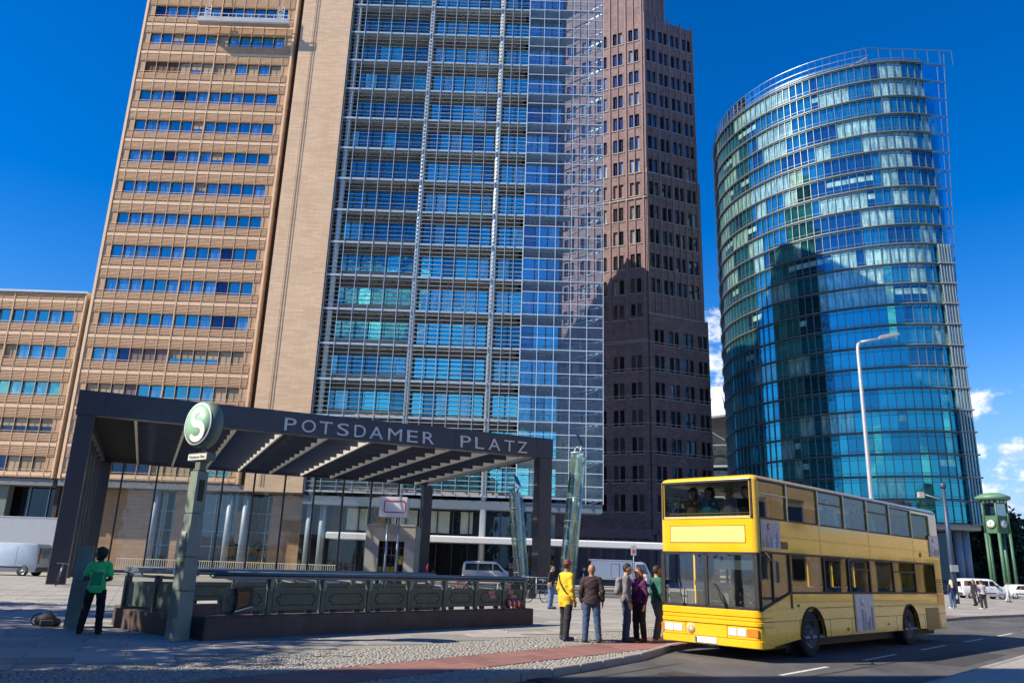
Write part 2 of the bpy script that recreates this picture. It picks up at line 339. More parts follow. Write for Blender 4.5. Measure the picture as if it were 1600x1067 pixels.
# cobble bands and the red cycle path
cob = M('granite_cobble', (.34, .325, .29), rough=.7, var=.3, scale=7, bump=.3, bscale=50)
redm = M('red_paver', (.25, .12, .10), rough=.8, var=.16, scale=3, bump=.3, bscale=55, rnd=.16, dirt=.3, dirtcol=(.2, .12, .10))
RED0, RED1 = 11.0, 12.4
RT0 = lambda s: min(RED0, 10.15 + (s - 16) * .05 + max(0, s - 16) * .1); RT1 = lambda s: RT0(s) + 1.4
def cobbles(name, t0f, t1f, s0, s1, size=.072):
    mb = MBd(); s = s0; rng = random.Random(3); row = 0
    while s < s1:
        ta, tb = t0f(s), t1f(s); t = ta + size / 2 + (row % 2) * size * .5
        while t < tb - size * .4:
            q = .43 * size; x = s + rng.uniform(-.012, .012); y = t + rng.uniform(-.012, .012); hh = rng.uniform(-.008, .003); a = [rng.uniform(.82, 1.1) * q for _ in range(4)]
            P = lambda ds, dt, z: tuple(RW(x + ds, y + dt, z))
            vs = [P(-a[0], -a[1], -.04), P(a[2], -a[1], -.04), P(a[2], a[3], -.04), P(-a[0], a[3], -.04),
                  P(-a[0] * .8, -a[1] * .8, hh), P(a[2] * .8, -a[1] * .8, hh), P(a[2] * .8, a[3] * .8, hh), P(-a[0] * .8, a[3] * .8, hh)]
            mb.add(vs, [(4, 5, 6, 7), (0, 1, 5, 4), (1, 2, 6, 5), (2, 3, 7, 6), (3, 0, 4, 7)])
            t += size
        s += size; row += 1
    o = mb.build(name, cob, None, normals=False); o['kind'] = 'stuff'; under(o, pave); return o
def flat(name, mat, t0f, t1f, s0, s1, z, n=30):
    mb = MBd()
    for i in range(n):
        a, b = s0 + (s1 - s0) * i / n, s0 + (s1 - s0) * (i + 1) / n
        mb.add([RW(a, t0f(a), z), RW(b, t0f(b), z), RW(b, t1f(b), z), RW(a, t1f(a), z)], [(0, 1, 2, 3)])
    o = mb.build(name, mat); under(o, pave); return o
TE = lambda s: SLAB_T
flat('joint_bedding', bed, lambda s: kerb_t(s) + .07, TE, 2, 30, -.016)
cobbles('cobble_band', lambda s: kerb_t(s) + .09, RT0, 3.5, 25)
cobbles('cobble_band', RT1, TE, 3.5, 25)
# slab bedding at the slab side
flat('slab_bedding', slabm, TE, lambda s: 24, 2, 22, -.0162)
rmb = MBd(); rmb.cbox(-.345, .345, -.34, .34, -.03, 0, .006); rme = rmb.mesh('red_paving_slab', redm)
s = 3.0; row = 0
while s < 27:
    for k in range(2):
        tt = RT0(s) + .345 + k * .69 + .01
        p = RW(s + (.35 if k else 0), tt); under(link('red_paving_slab', rme, None, (p.x, p.y, random.uniform(-.003, .001)), ROADA), pave)
    s += .70
farcob = M('cobble_far', (.34, .325, .29), rough=.75, var=.3, scale=9, bump=.5, bscale=16)
flat('cobble_margin', farcob, lambda s: kerb_t(s) + .09, lambda s: RED0, 25, 45, -.012)
flat('red_margin', redm, lambda s: RED0, lambda s: RED1, 27, 45, -.010)
flat('cobble_margin', farcob, lambda s: RED1, lambda s: SLAB_T, 25, 45, -.012)
# the median on the right of the road
md = MBd(); mpoly = [RW(8.0, 4.25), RW(60, 4.5), RW(60, -12), RW(8.0, -12)]
md.add([(p.x, p.y, .0) for p in mpoly], [(0, 1, 2, 3)]); med = md.build('median_pavement', farcob); med['kind'] = 'structure'
for i in range(40):
    a = RW(8.5 + i, 4.28 + i * .005); o = link('kerb_stone', kme, med, (a.x, a.y, .004), ROADA)
# lane markings
wp = M('road_paint', (.62, .61, .57), rough=.8, var=.25, scale=14, dirt=.6, dirtcol=(.2, .2, .2))
for k in range(7):
    a0 = 10.5 + k * 4.4
    mk = MBd(); mk.add([RW(a0, 6.72 + k * .03, -.126), RW(a0 + 2.3, 6.74 + k * .03, -.126), RW(a0 + 2.3, 6.84 + k * .03, -.126), RW(a0, 6.82 + k * .03, -.126)], [(0, 1, 2, 3)])
    o = mk.build('lane_marking', wp, gr)
# tar seams and a manhole, patches of worn asphalt
tar = M('tar_seam', (.03, .03, .03), rough=.6)
for a, b in (((9, 8.4), (15, 8.9)), ((14.5, 6.4), (40, 5.6))):
    mk = MBd(); n = 24; L_ = [];
    for i in range(n + 1):
        s_ = a[0] + (b[0] - a[0]) * i / n; t_ = a[1] + (b[1] - a[1]) * i / n + random.uniform(-.015, .015); L_.append((s_, t_))
    for (s0, t0), (s1, t1) in zip(L_, L_[1:]): mk.add([RW(s0, t0 - .03, -.1262), RW(s1, t1 - .03, -.1262), RW(s1, t1 + .03, -.1262), RW(s0, t0 + .03, -.1262)], [(0, 1, 2, 3)])
    mk.build('tar_seam', tar, gr)
patch = M('asphalt_patch', (.05, .049, .048), rough=.9, var=.2, scale=3, bump=.4, bscale=60)
for s0, s1, t0, t1 in ((11.2, 13.6, 7.2, 8.3), (20, 24.5, 5.0, 6.2), (13.5, 15.2, 4.9, 5.6)):
    q_ = MBd(); q_.add([RW(s0, t0, -.1275), RW(s1, t0 + .05, -.1275), RW(s1 + .08, t1, -.1275), RW(s0 - .06, t1 - .04, -.1275)], [(0, 1, 2, 3)]); q_.build('asphalt_patch', patch, gr)
gul = M('gully_iron', (.07, .065, .06), rough=.7, metal=.4)
for s0 in (10.4, 26):
    t0 = kerb_t(s0) - .42; q_ = MBd()
    for k in range(6): a_ = RW(s0 + k * .07, t0, -.118); b_ = RW(s0 + k * .07, t0 + .32, -.118); q_.bar(a_, b_, .035, .02)
    q_.bar(RW(s0 - .04, t0, -.118), RW(s0 + .4, t0, -.118), .03, .022); q_.bar(RW(s0 - .04, t0 + .32, -.118), RW(s0 + .4, t0 + .32, -.118), .03, .022); q_.build('gully_grate', gul, gr)
lit = M('litter_paper', (.6, .58, .52), rough=.9, var=.2)
for k, (s0, t0) in enumerate(((13.6, 11.6), (9.2, 14.6), (17.5, 12.9), (12.4, 16.2), (15.8, 14.5))):
    p_ = RW(s0, t0, .012); q_ = MBd(); r_ = random.Random(k)
    q_.lathe([(.0, -.01), (.03 + .015 * r_.random(), .0), (.025, .018), (0, .024)], 7, tuple(p_)); lo_ = q_.build('paper_scrap', lit); tag(lo_, ('pale paper scrap on the red paving strip', 'paper scrap on the shaded slabs below the sign post', 'paper scrap on the cobbles near the yellow jacket man', 'paper scrap on the slabs nearest the balustrade plinth', 'paper scrap on the slabs in front of the balustrade middle')[k], 'litter', 'paper scraps on the pavement')
mk = MBd(); c = RW(13.2, 8.0); mk.lathe([(0, .008), (.29, .008), (.31, .004), (.31, 0)], 24, (c.x, c.y, -.128)); mk.build('manhole_cover', M('cast_iron', (.06, .058, .055), rough=.6, metal=.6), gr)

# ================================================================== THE BEIGE AND GLASS TOWER
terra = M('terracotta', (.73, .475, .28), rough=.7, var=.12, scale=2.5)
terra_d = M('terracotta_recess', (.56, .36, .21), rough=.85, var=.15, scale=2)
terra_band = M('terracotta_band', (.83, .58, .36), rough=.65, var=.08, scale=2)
strip_tile = MB_brick('terracotta_tiles', (.71, .475, .285), (.80, .57, .365), (.53, .34, .19), 1.25, .24, msize=.012, rough=.7, bump=.3, var=.10, nscale=.25)
steel_w = M('white_steel', (.52, .60, .64), rough=.4, metal=.35, var=.06)
steel_g = M('grey_steel', (.34, .39, .42), rough=.45, metal=.4, var=.1)
dark_fr = M('dark_window_frame', (.035, .035, .04), rough=.5)
win_blue = MG('window_blue', (.18, .62, .64), (.015, .04, .09), refl=.62, wav=.03)
win_blue2 = MG('window_blue_curtain', (.24, .66, .72), (.12, .22, .36), refl=.45, wav=.03)
win_dark = MG('window_dark', (.10, .17, .30), (.012, .016, .022), refl=.4, wav=.03)
blind_tan = M('blind_tan', (.42, .32, .20), rough=.8, var=.1, scale=5, rnd=.15)
blind_brown = M('blind_brown', (.16, .075, .04), rough=.8, var=.15, scale=5, rnd=.2)
blind_mauve = M('blind_mauve', (.22, .155, .15), rough=.8, var=.1, rnd=.15)
FY = 85.0
P5 = thing('office_tower', 'tall terracotta and glass office tower filling the middle of the view', 'building', (-20, FY, 0))
# everything below is local to the tower's foot: x' = x + 20, y' = y - FY
def LX(x): return x + 20.0
ROW0, PITCH_Z = 22.9, 4.12
WH = .80
def window_mesh(name, w, h, glassm, rail=True, half=None):
    mb = MBd(); f = .05
    for (a, b, c, d) in ((-w / 2, w / 2, -h / 2, -h / 2 + f), (-w / 2, w / 2, h / 2 - f, h / 2), (-w / 2, -w / 2 + f, -h / 2 + f, h / 2 - f), (w / 2 - f, w / 2, -h / 2 + f, h / 2 - f)):
        mb.box(a, b, -.03, .06, c, d, 0)
    mb.box(-w / 2 + f, w / 2 - f, .02, .05, -h / 2 + f, h / 2 - f, 1)
    if half: mb.box(-w / 2 + f, w / 2 - f, .0, .015, -h / 2 + f + h * half, h / 2 - f, 2)
    return mb.mesh(name, [dark_fr, glassm] + ([blind_tan] if half else []))
WW = 1.415
wm_blue = window_mesh('window', WW - .06, 2 * WH, win_blue); wm_cur = window_mesh('window', WW - .06, 2 * WH, win_blue2)
wm_tan = window_mesh('window', WW - .06, 2 * WH, blind_tan); wm_brn = window_mesh('window', WW - .06, 2 * WH, blind_brown); wm_mau = window_mesh('window', WW - .06, 2 * WH, blind_mauve)
wm_half = window_mesh('window', WW - .06, 2 * WH, win_blue, half=.38); wm_drk = window_mesh('window', WW - .06, 2 * WH, win_dark); wm_hd = window_mesh('window', WW - .06, 2 * WH, win_dark, half=.45)
WMESH = {'b': wm_blue, 'c': wm_cur, 't': wm_tan, 'n': wm_brn, 'm': wm_mau, 'h': wm_half, 'd': wm_drk, 'e': wm_hd}
def beige_section(root, x0, x1, nwin, k0, k1, ztop, zbot, codes, split=6, wname='facade_wall', lx=LX):
    """window bands between terracotta louvres; x0..x1 in world x, facade front at y'=0"""
    pw = (x1 - x0) / nwin
    w = MBd(); lou = MBd(); bands = MBd(); vb = MBd(); rails = MBd()
    zs = [zbot]
    for k in range(k0, k1 + 1): zs += [ROW0 + PITCH_Z * k - WH, ROW0 + PITCH_Z * k + WH]
    zs.append(ztop)
    for i in range(0, len(zs), 2):
        a, b = zs[i], zs[i + 1]
        if b - a < .05: continue
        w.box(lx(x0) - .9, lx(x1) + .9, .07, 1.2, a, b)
        mid = (a + b) / 2 + .05
        z = a + .42
        while z < b - .12:
            if abs(z - mid) > .3: lou.box(lx(x0) - .7, lx(x1) + .7, .0, .055, z, z + .085)
            z += .165
        bands.box(lx(x0) - .75, lx(x1) + .75, -.015, .06, mid - .17, mid + .17)
        for zz in (a + .1, a + .27): rails.box(lx(x0) - .7, lx(x1) + .7, -.012, .05, zz, zz + .045)
    for k in range(k0, k1 + 1):
        zc = ROW0 + PITCH_Z * k
        rails.box(lx(x0) - .7, lx(x1) + .7, .0, .04, zc - WH + .18, zc - WH + .225)
        for i in range(nwin):
            c = codes.get(k, 'bcbbbcbbcbbb')[i % 12 if codes.get(k) is None else min(i, len(codes[k]) - 1)]
            if c in 'bc': r_ = random.random(); c = 'c' if r_ < .28 else ('h' if r_ < .33 else ('d' if r_ < .40 else c))
            link('window', WMESH[c], root, (lx(x0) + pw * (i + .5), .24, zc))
        w.box(lx(x0) - .9, lx(x0), .07, 1.2, zc - WH, zc + WH); w.box(lx(x1), lx(x1) + .9, .07, 1.2, zc - WH, zc + WH)
        w.box(lx(x0), lx(x1), .62, 1.2, zc - WH, zc + WH)
        if nwin > split: w.box(lx(x0) + pw * split - .06, lx(x0) + pw * split + .06, .06, .62, zc - WH, zc + WH)
    for i in range(nwin + 1): vb.box(lx(x0) + pw * i - .024, lx(x0) + pw * i + .024, -.045, -.018, zbot, ztop)
    if nwin > split: vb.box(lx(x0) + pw * split - .055, lx(x0) + pw * split + .055, -.055, -.047, zbot, ztop)
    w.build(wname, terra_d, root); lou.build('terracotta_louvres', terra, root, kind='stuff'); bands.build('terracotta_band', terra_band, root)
    vb.build('terracotta_mullions', terra, root, kind='stuff'); rails.build('window_rails', terra_band, root, kind='stuff')
ZT = 75.0
codes = {9: 'nnntctttctct', 10: 'bbbbbbtbbbbb', 0: 'bbbmmmhhhhtt', -1: 'tttmbbbbbbtt', -2: 'heeheheehehe', -3: 'tttdddttthhh'}
beige_section(P5, -46.9, -29.9, 12, -3, 11, ZT, 9.1, codes)
p = MBd(); p.box(LX(-48.1), LX(-47.8), -.05, 1.2, 9.1, ZT); p.box(LX(-29.0), LX(-28.75), -.12, 1.2, 9.1, ZT); p.build('edge_pier', terra_band, P5)
p = MBd(); p.box(LX(-28.74), LX(-27.95), .9, 1.2, 3, ZT); p.build('shadow_joint', M('joint_dark', (.05, .035, .03), rough=.8), P5)
p = MBd(); p.box(LX(-27.95), LX(-21.75), -.35, 1.5, 8.4, ZT); p.build('tiled_pier', strip_tile, P5)
# two thin hoist cables hanging in front of the tiled pier
p = MBd()
for xx in (-26.4, -26.1): p.bar((LX(xx), -.42, 9), (LX(xx), -.42, ZT), .035)
p.build('hoist_cable', M('cable', (.30, .2, .12), rough=.7), P5)
# core volume behind the facades, and two unseen blocks added for their shadows
p = MBd(); p.box(LX(-30.0), LX(5.2), 20.1, 41, 0, 69); p.build('rear_shade_block', terra_d, P5)  # added unseen block, shades the lower left face of the brick tower
p = MBd(); p.box(LX(-40.0), LX(5.0), 5.0, 19.5, ZT + .9, 88); p.build('upper_shade_block', terra_d, P5)  # added above the frame to lift the shadow on the curved tower
p = MBd(); p.box(LX(-48.0), LX(5.4), 3.3, 20, 0, ZT); p.build('core', M('core_dark', (.06, .06, .065), rough=.8), P5)
# ---- glazed half
SLAB0, SP = 16.85, 4.09
span_m = M('spandrel_panel', (.50, .38, .27), rough=.6, var=.15, scale=1.2)
head_m = M('head_panel', (.15, .115, .095), rough=.7, var=.2)
pane_b = MG('pane_sky', (.22, .98, .92), (.02, .10, .18), refl=.74, wav=.05, rnd=.4)
pane_c = MG('pane_curtain', (.30, .95, .95), (.24, .46, .54), refl=.42, wav=.05, rnd=.4)
pane_d = MG('pane_deep', (.12, .50, .58), (.012, .03, .06), refl=.55, wav=.05, rnd=.4)
def pane_mesh(w, h, g):
    mb = MBd(); f = .06
    for (a, b, c, d) in ((-w / 2, w / 2, -h / 2, -h / 2 + f), (-w / 2, w / 2, h / 2 - f, h / 2), (-w / 2, -w / 2 + f, -h / 2 + f, h / 2 - f), (w / 2 - f, w / 2, -h / 2 + f, h / 2 - f)):
        mb.box(a, b, -.04, .05, c, d, 0)
    mb.box(-w / 2 + f, w / 2 - f, 0, .03, -h / 2 + f, h / 2 - f, 1)
    return mb.mesh('glazed_panel', [dark_fr, g])
bays = [(-21.2, -11.9, 6, .95, 3.15), (-11.0, -3.0, 6, .55, 3.15), (-2.0, .9, 2, .55, 3.15), (.9, 5.3, 3, .35, 3.35)]
PM = {}
floors = range(-2, 14)
for bi, (a, b, n, zl, zh) in enumerate(bays):
    for g_, gm in (('b', pane_b), ('c', pane_c), ('d', pane_d)): PM[bi, g_] = pane_mesh((b - a) / n - .02, zh - zl, gm)
spn = MBd(); hd = MBd()
for k in floors:
    z0 = SLAB0 + SP * k
    for bi, (a, b, n, zl, zh) in enumerate(bays):
        lo = -.0
        spn.box(LX(a) - .4, LX(b) + (.4 if bi < 2 else 0), 1.25, 1.6, z0, z0 + zl); hd.box(LX(a) - .4, LX(b) + (.4 if bi < 2 else 0), 1.3, 1.6, z0 + zh, z0 + SP)
        hd.box(LX(a) - .4, LX(b) + .4, 1.7, 3.3, z0, z0 + SP)
        for i in range(n):
            r = random.random(); c = ('d' if r < .66 else ('b' if r < .9 else 'c')) if bi == 0 else ('b' if r < .55 else ('c' if r < .86 else 'd'))
            link('glazed_panel', PM[bi, c], P5, (LX(a) + (b - a) / n * (i + .5), 1.32, z0 + (zl + zh) / 2))
spn.build('spandrel_panels', span_m, P5); hd.build('head_panels', head_m, P5)
# columns, walkways, rods and glass louvres of the outer layer
for i, xx in enumerate((-20.9, -11.45, -2.5)):
    c = MBd(); c.tube([(LX(xx), .35, 0 if i else 8), (LX(xx), .35, ZT)], .33, 14); col_ = c.build('column', steel_w, P5)
    cc = MBd()
    for k in floors: cc.lathe([(.33, -.25), (.40, -.2), (.40, .2), (.33, .25)], 14, (LX(xx), .35, SLAB0 + SP * k))
    cc.build('column_collars', steel_g, col_, kind='stuff')
for k in floors:
    z0 = SLAB0 + SP * k; w = MBd()
    w.box(LX(-21.6), LX(10.2), -.15, -.03, z0 - .09, z0 + .12); w.box(LX(-21.6), LX(5.4), -.02, 1.2, z0 - .03, z0 + .02)
    w.box(LX(-21.6), LX(10.2), -.11, -.06, z0 + .95, z0 + .99)
    for xx in np.arange(-21.4, 5.4, 1.6): w.bar((LX(xx), -.02, z0 - .06), (LX(xx), 1.25, z0 - .32), .05)
    w.build('walkway', steel_w, P5)
rods = MBd(); fins = MBd()
lou_m = M('glass_louvre', (.36, .45, .47), rough=.18, metal=.3, var=.15, scale=1.5)
for a, b, st in ((-21.6, -11.6, 1.55), (-11.3, -2.7, 1.42), (-2.3, .9, 1.05)):
    n = int((b - a) / st)
    for i in range(n + 1):
        x = LX(a + (b - a) * i / n); rods.box(x - .028, x + .028, -.22, -.16, 8.6, ZT)
    for k in floors:
        for j in range(1, 8):
            z = SLAB0 + SP * k + j * SP / 8
            y0, y1 = -.19, (-.07 if a < -20 else -.15)
            fins.add([(LX(a), y0, z), (LX(b), y0, z), (LX(b), y1, z + .05), (LX(a), y1, z + .05), (LX(a), y0, z + .025), (LX(b), y0, z + .025), (LX(b), y1, z + .075), (LX(a), y1, z + .075)], [(0, 1, 2, 3), (4, 5, 6, 7), (0, 1, 5, 4), (3, 2, 6, 7), (0, 3, 7, 4), (1, 2, 6, 5)])
rods.build('sunshade_rods', steel_w, P5, kind='stuff'); fins.build('glass_louvres', lou_m, P5, kind='stuff')
# the clear curtain wall that runs on past the corner as a glass fin
clear = MT('curtain_glass', (.86, .94, .99), refl=.03, gcol=(.6, .9, 1.0), film=.02, fres=.35)
xs = [.95 + 1.86 * i for i in range(6)]; zs_ = [SLAB0 + SP * k + SP * j / 3 for k in floors for j in range(3)]
gp = MBd(); gp.box(-.92, .92, -.01, .01, -SP / 6 + .03, SP / 6 - .03); gme = gp.mesh('curtain_pane', clear)
for i in range(5):
    for z in zs_:
        if z < 73 and z + SP / 3 > 9: link('curtain_pane', gme, P5, (LX(xs[i] + .93), -.28, z + SP / 6))
gm_ = MBd()
for i, x in enumerate(xs): gm_.box(LX(x) - .03, LX(x) + .03, -.36, -.24, 8.2, ZT)
for z in zs_: gm_.box(LX(.95), LX(10.25), -.35, -.25, z - .04, z + .04)
gm_.build('curtain_grid', M('pale_blue_steel', (.72, .80, .85), rough=.35, metal=.3, var=.06), P5)
for k in floors:   # triangular outrigger decks that stiffen the fin
    z0 = SLAB0 + SP * k; w = MBd()
    w.bar((LX(5.42), -.1, z0), (LX(10.2), -.1, z0), .12, .1); w.bar((LX(6.6), -.1, z0), (LX(6.6), 3.1, z0), .07); w.bar((LX(8.4), -.1, z0), (LX(8.4), 1.6, z0), .07); w.prism([(LX(5.42), -.22), (LX(7.4), -.22), (LX(5.42), 1.6)], z0 - .04, z0 + .0)
    w.bar((LX(5.45), 4.2, z0 - .05), (LX(10.2), .05, z0 - .05), .12); w.bar((LX(5.5), 4.1, z0 + 1.3), (LX(10.2), 0, z0 + 1.3), .05); w.bar((LX(5.5), 4.1, z0 - 1.3), (LX(10.2), 0, z0 - .05), .045)
    w.bar((LX(7.8), .0, z0), (LX(7.8), 2.1, z0 + 2.1), .045)
    w.build('fin_deck', steel_w, P5)
# roof slab
p = MBd(); p.box(LX(-48.2), LX(6), -.5, 20.5, ZT, ZT + .8); p.build('roof', steel_g, P5)
# ---- lower storeys
stone_b = MB_brick('brown_stone', (.36, .21, .11), (.43, .26, .145), (.22, .13, .07), 2.2, .42, msize=.012, rough=.7, bump=.2, var=.15)
shop_g = MG('shop_glass', (.22, .30, .36), (.02, .022, .024), refl=.30, wav=.05)
soffit = M('soffit_grey', (.20, .21, .215), rough=.7)
p = MBd(); p.box(LX(-48), LX(-21.8), .1, 3.2, 8.35, 9.05); p.build('soffit_band', soffit, P5)
p = MBd(); p.box(LX(-21.7), LX(10.2), .0, 3.0, 7.3, 8.2); p.build('soffit_beam', M('beam_bluegrey', (.17, .22, .25), rough=.5, metal=.2), P5)
for a, b in ((-46.5, -38), (-36, -33.6), (-25.5, -22.2)):
    p = MBd(); p.box(LX(a), LX(b), 2.2, 3.2, 0, 8.3); p.build('stone_wall', stone_b, P5)
p = MBd(); p.box(LX(-48), LX(-22), 2.9, 3.25, 0, 8.3); p.build('ground_floor_glass', shop_g, P5)
p = MBd()
for x in np.arange(-47, -22, 1.9): p.box(LX(x) - .05, LX(x) + .05, 2.78, 2.88, 0, 8.3)
for z in (2.6, 4.2, 6.2): p.box(LX(-48), LX(-22), 2.80, 2.86, z, z + .07)
p.build('ground_floor_mullions', steel_g, P5)
for x in (-37.6, -29.6, -27.9, -21.0, -19.6):
    p = MBd(); p.tube([(LX(x), 1.0, 0), (LX(x), 1.0, 8.4)], .36, 16); p.build('column', M('column_bluegrey', (.26, .32, .37), rough=.5, metal=.1, var=.08), P5)
# first floor cafe, white canopy, shopfront
cafe_in = M('cafe_wall_pale_green', (.42, .46, .36), rough=.7, var=.2, scale=.8)
p = MBd(); p.box(LX(-21.5), LX(5.3), 1.9, 3.2, 4.4, 7.3); p.build('cafe_glass', shop_g, P5)
for a, b in ((-17.2, -15.0), (-12.6, -9.6), (-8.2, -6.1), (-4.9, -3.6)): p = MBd(); p.box(LX(a), LX(b), 1.82, 1.88, 4.8, 7.1); p.build('cafe_panel', cafe_in, P5)
p = MBd()
for x in np.arange(-21, 5, 1.7): p.box(LX(x) - .06, LX(x) + .06, 1.7, 1.8, 0, 7.3)
p.build('cafe_mullions', dark_fr, P5)
p = MBd(); p.box(LX(-21.5), LX(5.3), 2.4, 3.25, 0, 3.7); p.build('shopfront_glass', MG('shop_dark', (.16, .22, .27), (.012, .012, .014), refl=.22, wav=.05), P5)
can = MBd(); can.prism([(-1.9, 3.80), (-1.9, 4.30), (-1.3, 4.46), (2.6, 4.46), (2.6, 3.78)], LX(-18.5), LX(16.5), axis='x'); can.build('entrance_canopy', M('canopy_white', (.68, .69, .70), rough=.4, var=.05, dirt=.2, dirtcol=(.5, .5, .5)), P5)

# ---- the low terracotta wing on the left
LB = thing('office_wing', 'low terracotta office wing beside the tower at the left edge', 'building', (-60, FY, 0))
lcodes = {1: 'bbbbbbbbbbbb', 0: 'bbbbbbbtttbbb', -1: 'bbbbbbbbbbbbb', -2: 'tteeetetteeee', -3: 'tttttttttddtt'}
beige_section(LB, -69.5, -49.65, 14, -3, 1, 29.9, 9.1, lcodes, split=9, lx=lambda x: x + 60)
p = MBd(); p.box(-11.5, 11.45, 1.25, 18, 9, 29.7); p.box(-11.5, 11.45, -.2, 18.2, 29.9, 30.15); p.build('roof', steel_w, LB)
p = MBd(); p.box(11.26, 11.42, -.1, 1.2, 9.1, 29.9); p.build('edge_pier', terra_band, LB)
p = MBd(); p.box(11.43, 11.88, 1.0, 3, 0, 29.5); p.build('shadow_joint', MATS['joint_dark'], LB)
p = MBd(); p.box(-11.5, 11.4, .2, 3, 8.3, 9.0); p.build('soffit_band', soffit, LB)
p = MBd(); p.box(-11.5, 11.4, 2.6, 3.2, 0, 8.3); p.build('ground_floor_glass', MATS['shop_dark'], LB)
p = MBd()
for x in np.arange(-11, 11.4, 2.1): p.box(x - .05, x + .05, 2.45, 2.55, 0, 8.3)
p.box(-11.5, 11.4, 2.42, 2.5, 4.6, 4.7); p.build('ground_floor_mullions', steel_g, LB)
for x in (-8, -1, 6): p = MBd(); p.box(x - .5, x + .5, .8, 1.8, 0, 8.3); p.build('pier', M('pier_green_grey', (.17, .20, .17), rough=.7), LB)

# ---- window cleaning gondola
GZ = 65.8; gl, gr_ = -40.6, -29.2
gon = thing('window_cleaning_gondola', 'long white facade maintenance gondola hanging near the top of the beige tower', 'gondola', (-35, FY, 0))
b = MBd(); X = lambda x: x + 35
b.box(X(gl), X(gr_), -1.55, -.75, GZ - .12, GZ); b.build('deck', M('gondola_grey', (.42, .42, .42), rough=.5, metal=.3), gon)
b = MBd()
for z in (.55, 1.1):
    for y in (-1.55, -.75): b.bar((X(gl), y, GZ + z), (X(gr_), y, GZ + z), .06)
for x in np.linspace(gl, gr_, 13):
    for y in (-1.55, -.75): b.bar((X(x), y, GZ), (X(x), y, GZ + 1.1), .05)
b.build('railing', M('gondola_white', (.7, .7, .68), rough=.5), gon)
b = MBd(); b.box(X(gl), X(gr_), -1.58, -1.53, GZ, GZ + .45); b.build('toe_board', MATS['gondola_grey'], gon)
for x in (gl + 1.0, gr_ - 1.2):
    b = MBd()
    for sx in (-.35, .35): b.bar((X(x + sx), -1.15, GZ), (X(x + sx), -1.15, GZ + 2.6), .07)
    for i in range(5): b.bar((X(x - .35), -1.15, GZ + i * .52), (X(x + .35), -1.15, GZ + (i + 1) * .52), .05); b.bar((X(x - .35), -1.15, GZ + (i + 1) * .52), (X(x + .35), -1.15, GZ + (i + 1) * .52), .05)
    b.bar((X(x), -1.15, GZ + 2.6), (X(x), -.6, GZ + 9.0), .05); b.box(X(x) - .3, X(x) + .3, -1.4, -.9, GZ + .1, GZ + .8)
    b.build('hoist_frame', MATS['gondola_white'], gon)

# ================================================================== THE BRICK TOWER
brick = MB_brick('dark_clinker', (.17, .106, .10), (.28, .178, .165), (.20, .15, .14), .50, .17, msize=.012, rough=.8, bump=.3, var=.28, nscale=.35)
brick_p = M('clinker_pilaster', (.26, .172, .16), rough=.8, var=.2, scale=2, bump=.2)
sill_m = M('pale_sill', (.40, .36, .33), rough=.7, var=.12)
win_k = MG('tower_window', (.34, .40, .48), (.012, .014, .018), refl=.42, wav=.04, rnd=.5)
win_k2 = MG('tower_window_white_blind', (.4, .45, .5), (.42, .42, .40), refl=.3, wav=.04, rnd=.3)
win_k3 = MG('tower_window_deep', (.10, .12, .15), (.008, .009, .011), refl=.25, wav=.04, rnd=.5)
KC = Vector((23.6, 130.0, 0)); KOL = thing('brick_tower', 'dark clinker brick tower with stepped setbacks behind the glass fin', 'building', KC)
aR = math.atan2(.375, .927); aL = math.atan2(-.436, .9)
KW, KH, KP = .82, 2.75, 4.73
def kwin(g):
    mb = MBd(); w, h = KW, KH; f = .05
    for (a, b, c, d) in ((-w / 2, w / 2, -h / 2, -h / 2 + f), (-w / 2, w / 2, h / 2 - f, h / 2), (-w / 2, -w / 2 + f, -h / 2 + f, h / 2 - f), (w / 2 - f, w / 2, -h / 2 + f, h / 2 - f), (-.02, .02, -h / 2 + f, h / 2 - f)): mb.box(a, b, -.03, .04, c, d, 0)
    mb.box(-w / 2 + f, w / 2 - f, .0, .03, -h / 2 + f, h / 2 - f, 1); return mb.mesh('window', [dark_fr, g])
KWM = [kwin(win_k), kwin(win_k2), kwin(win_k3)]
ksl = MBd(); ksl.box(-1.25, 1.25, -.12, .1, -.07, .07); ksme = ksl.mesh('window_sill', sill_m)
rows = [102.1 - KP * i for i in range(22)]            # window centres, counted down from the top
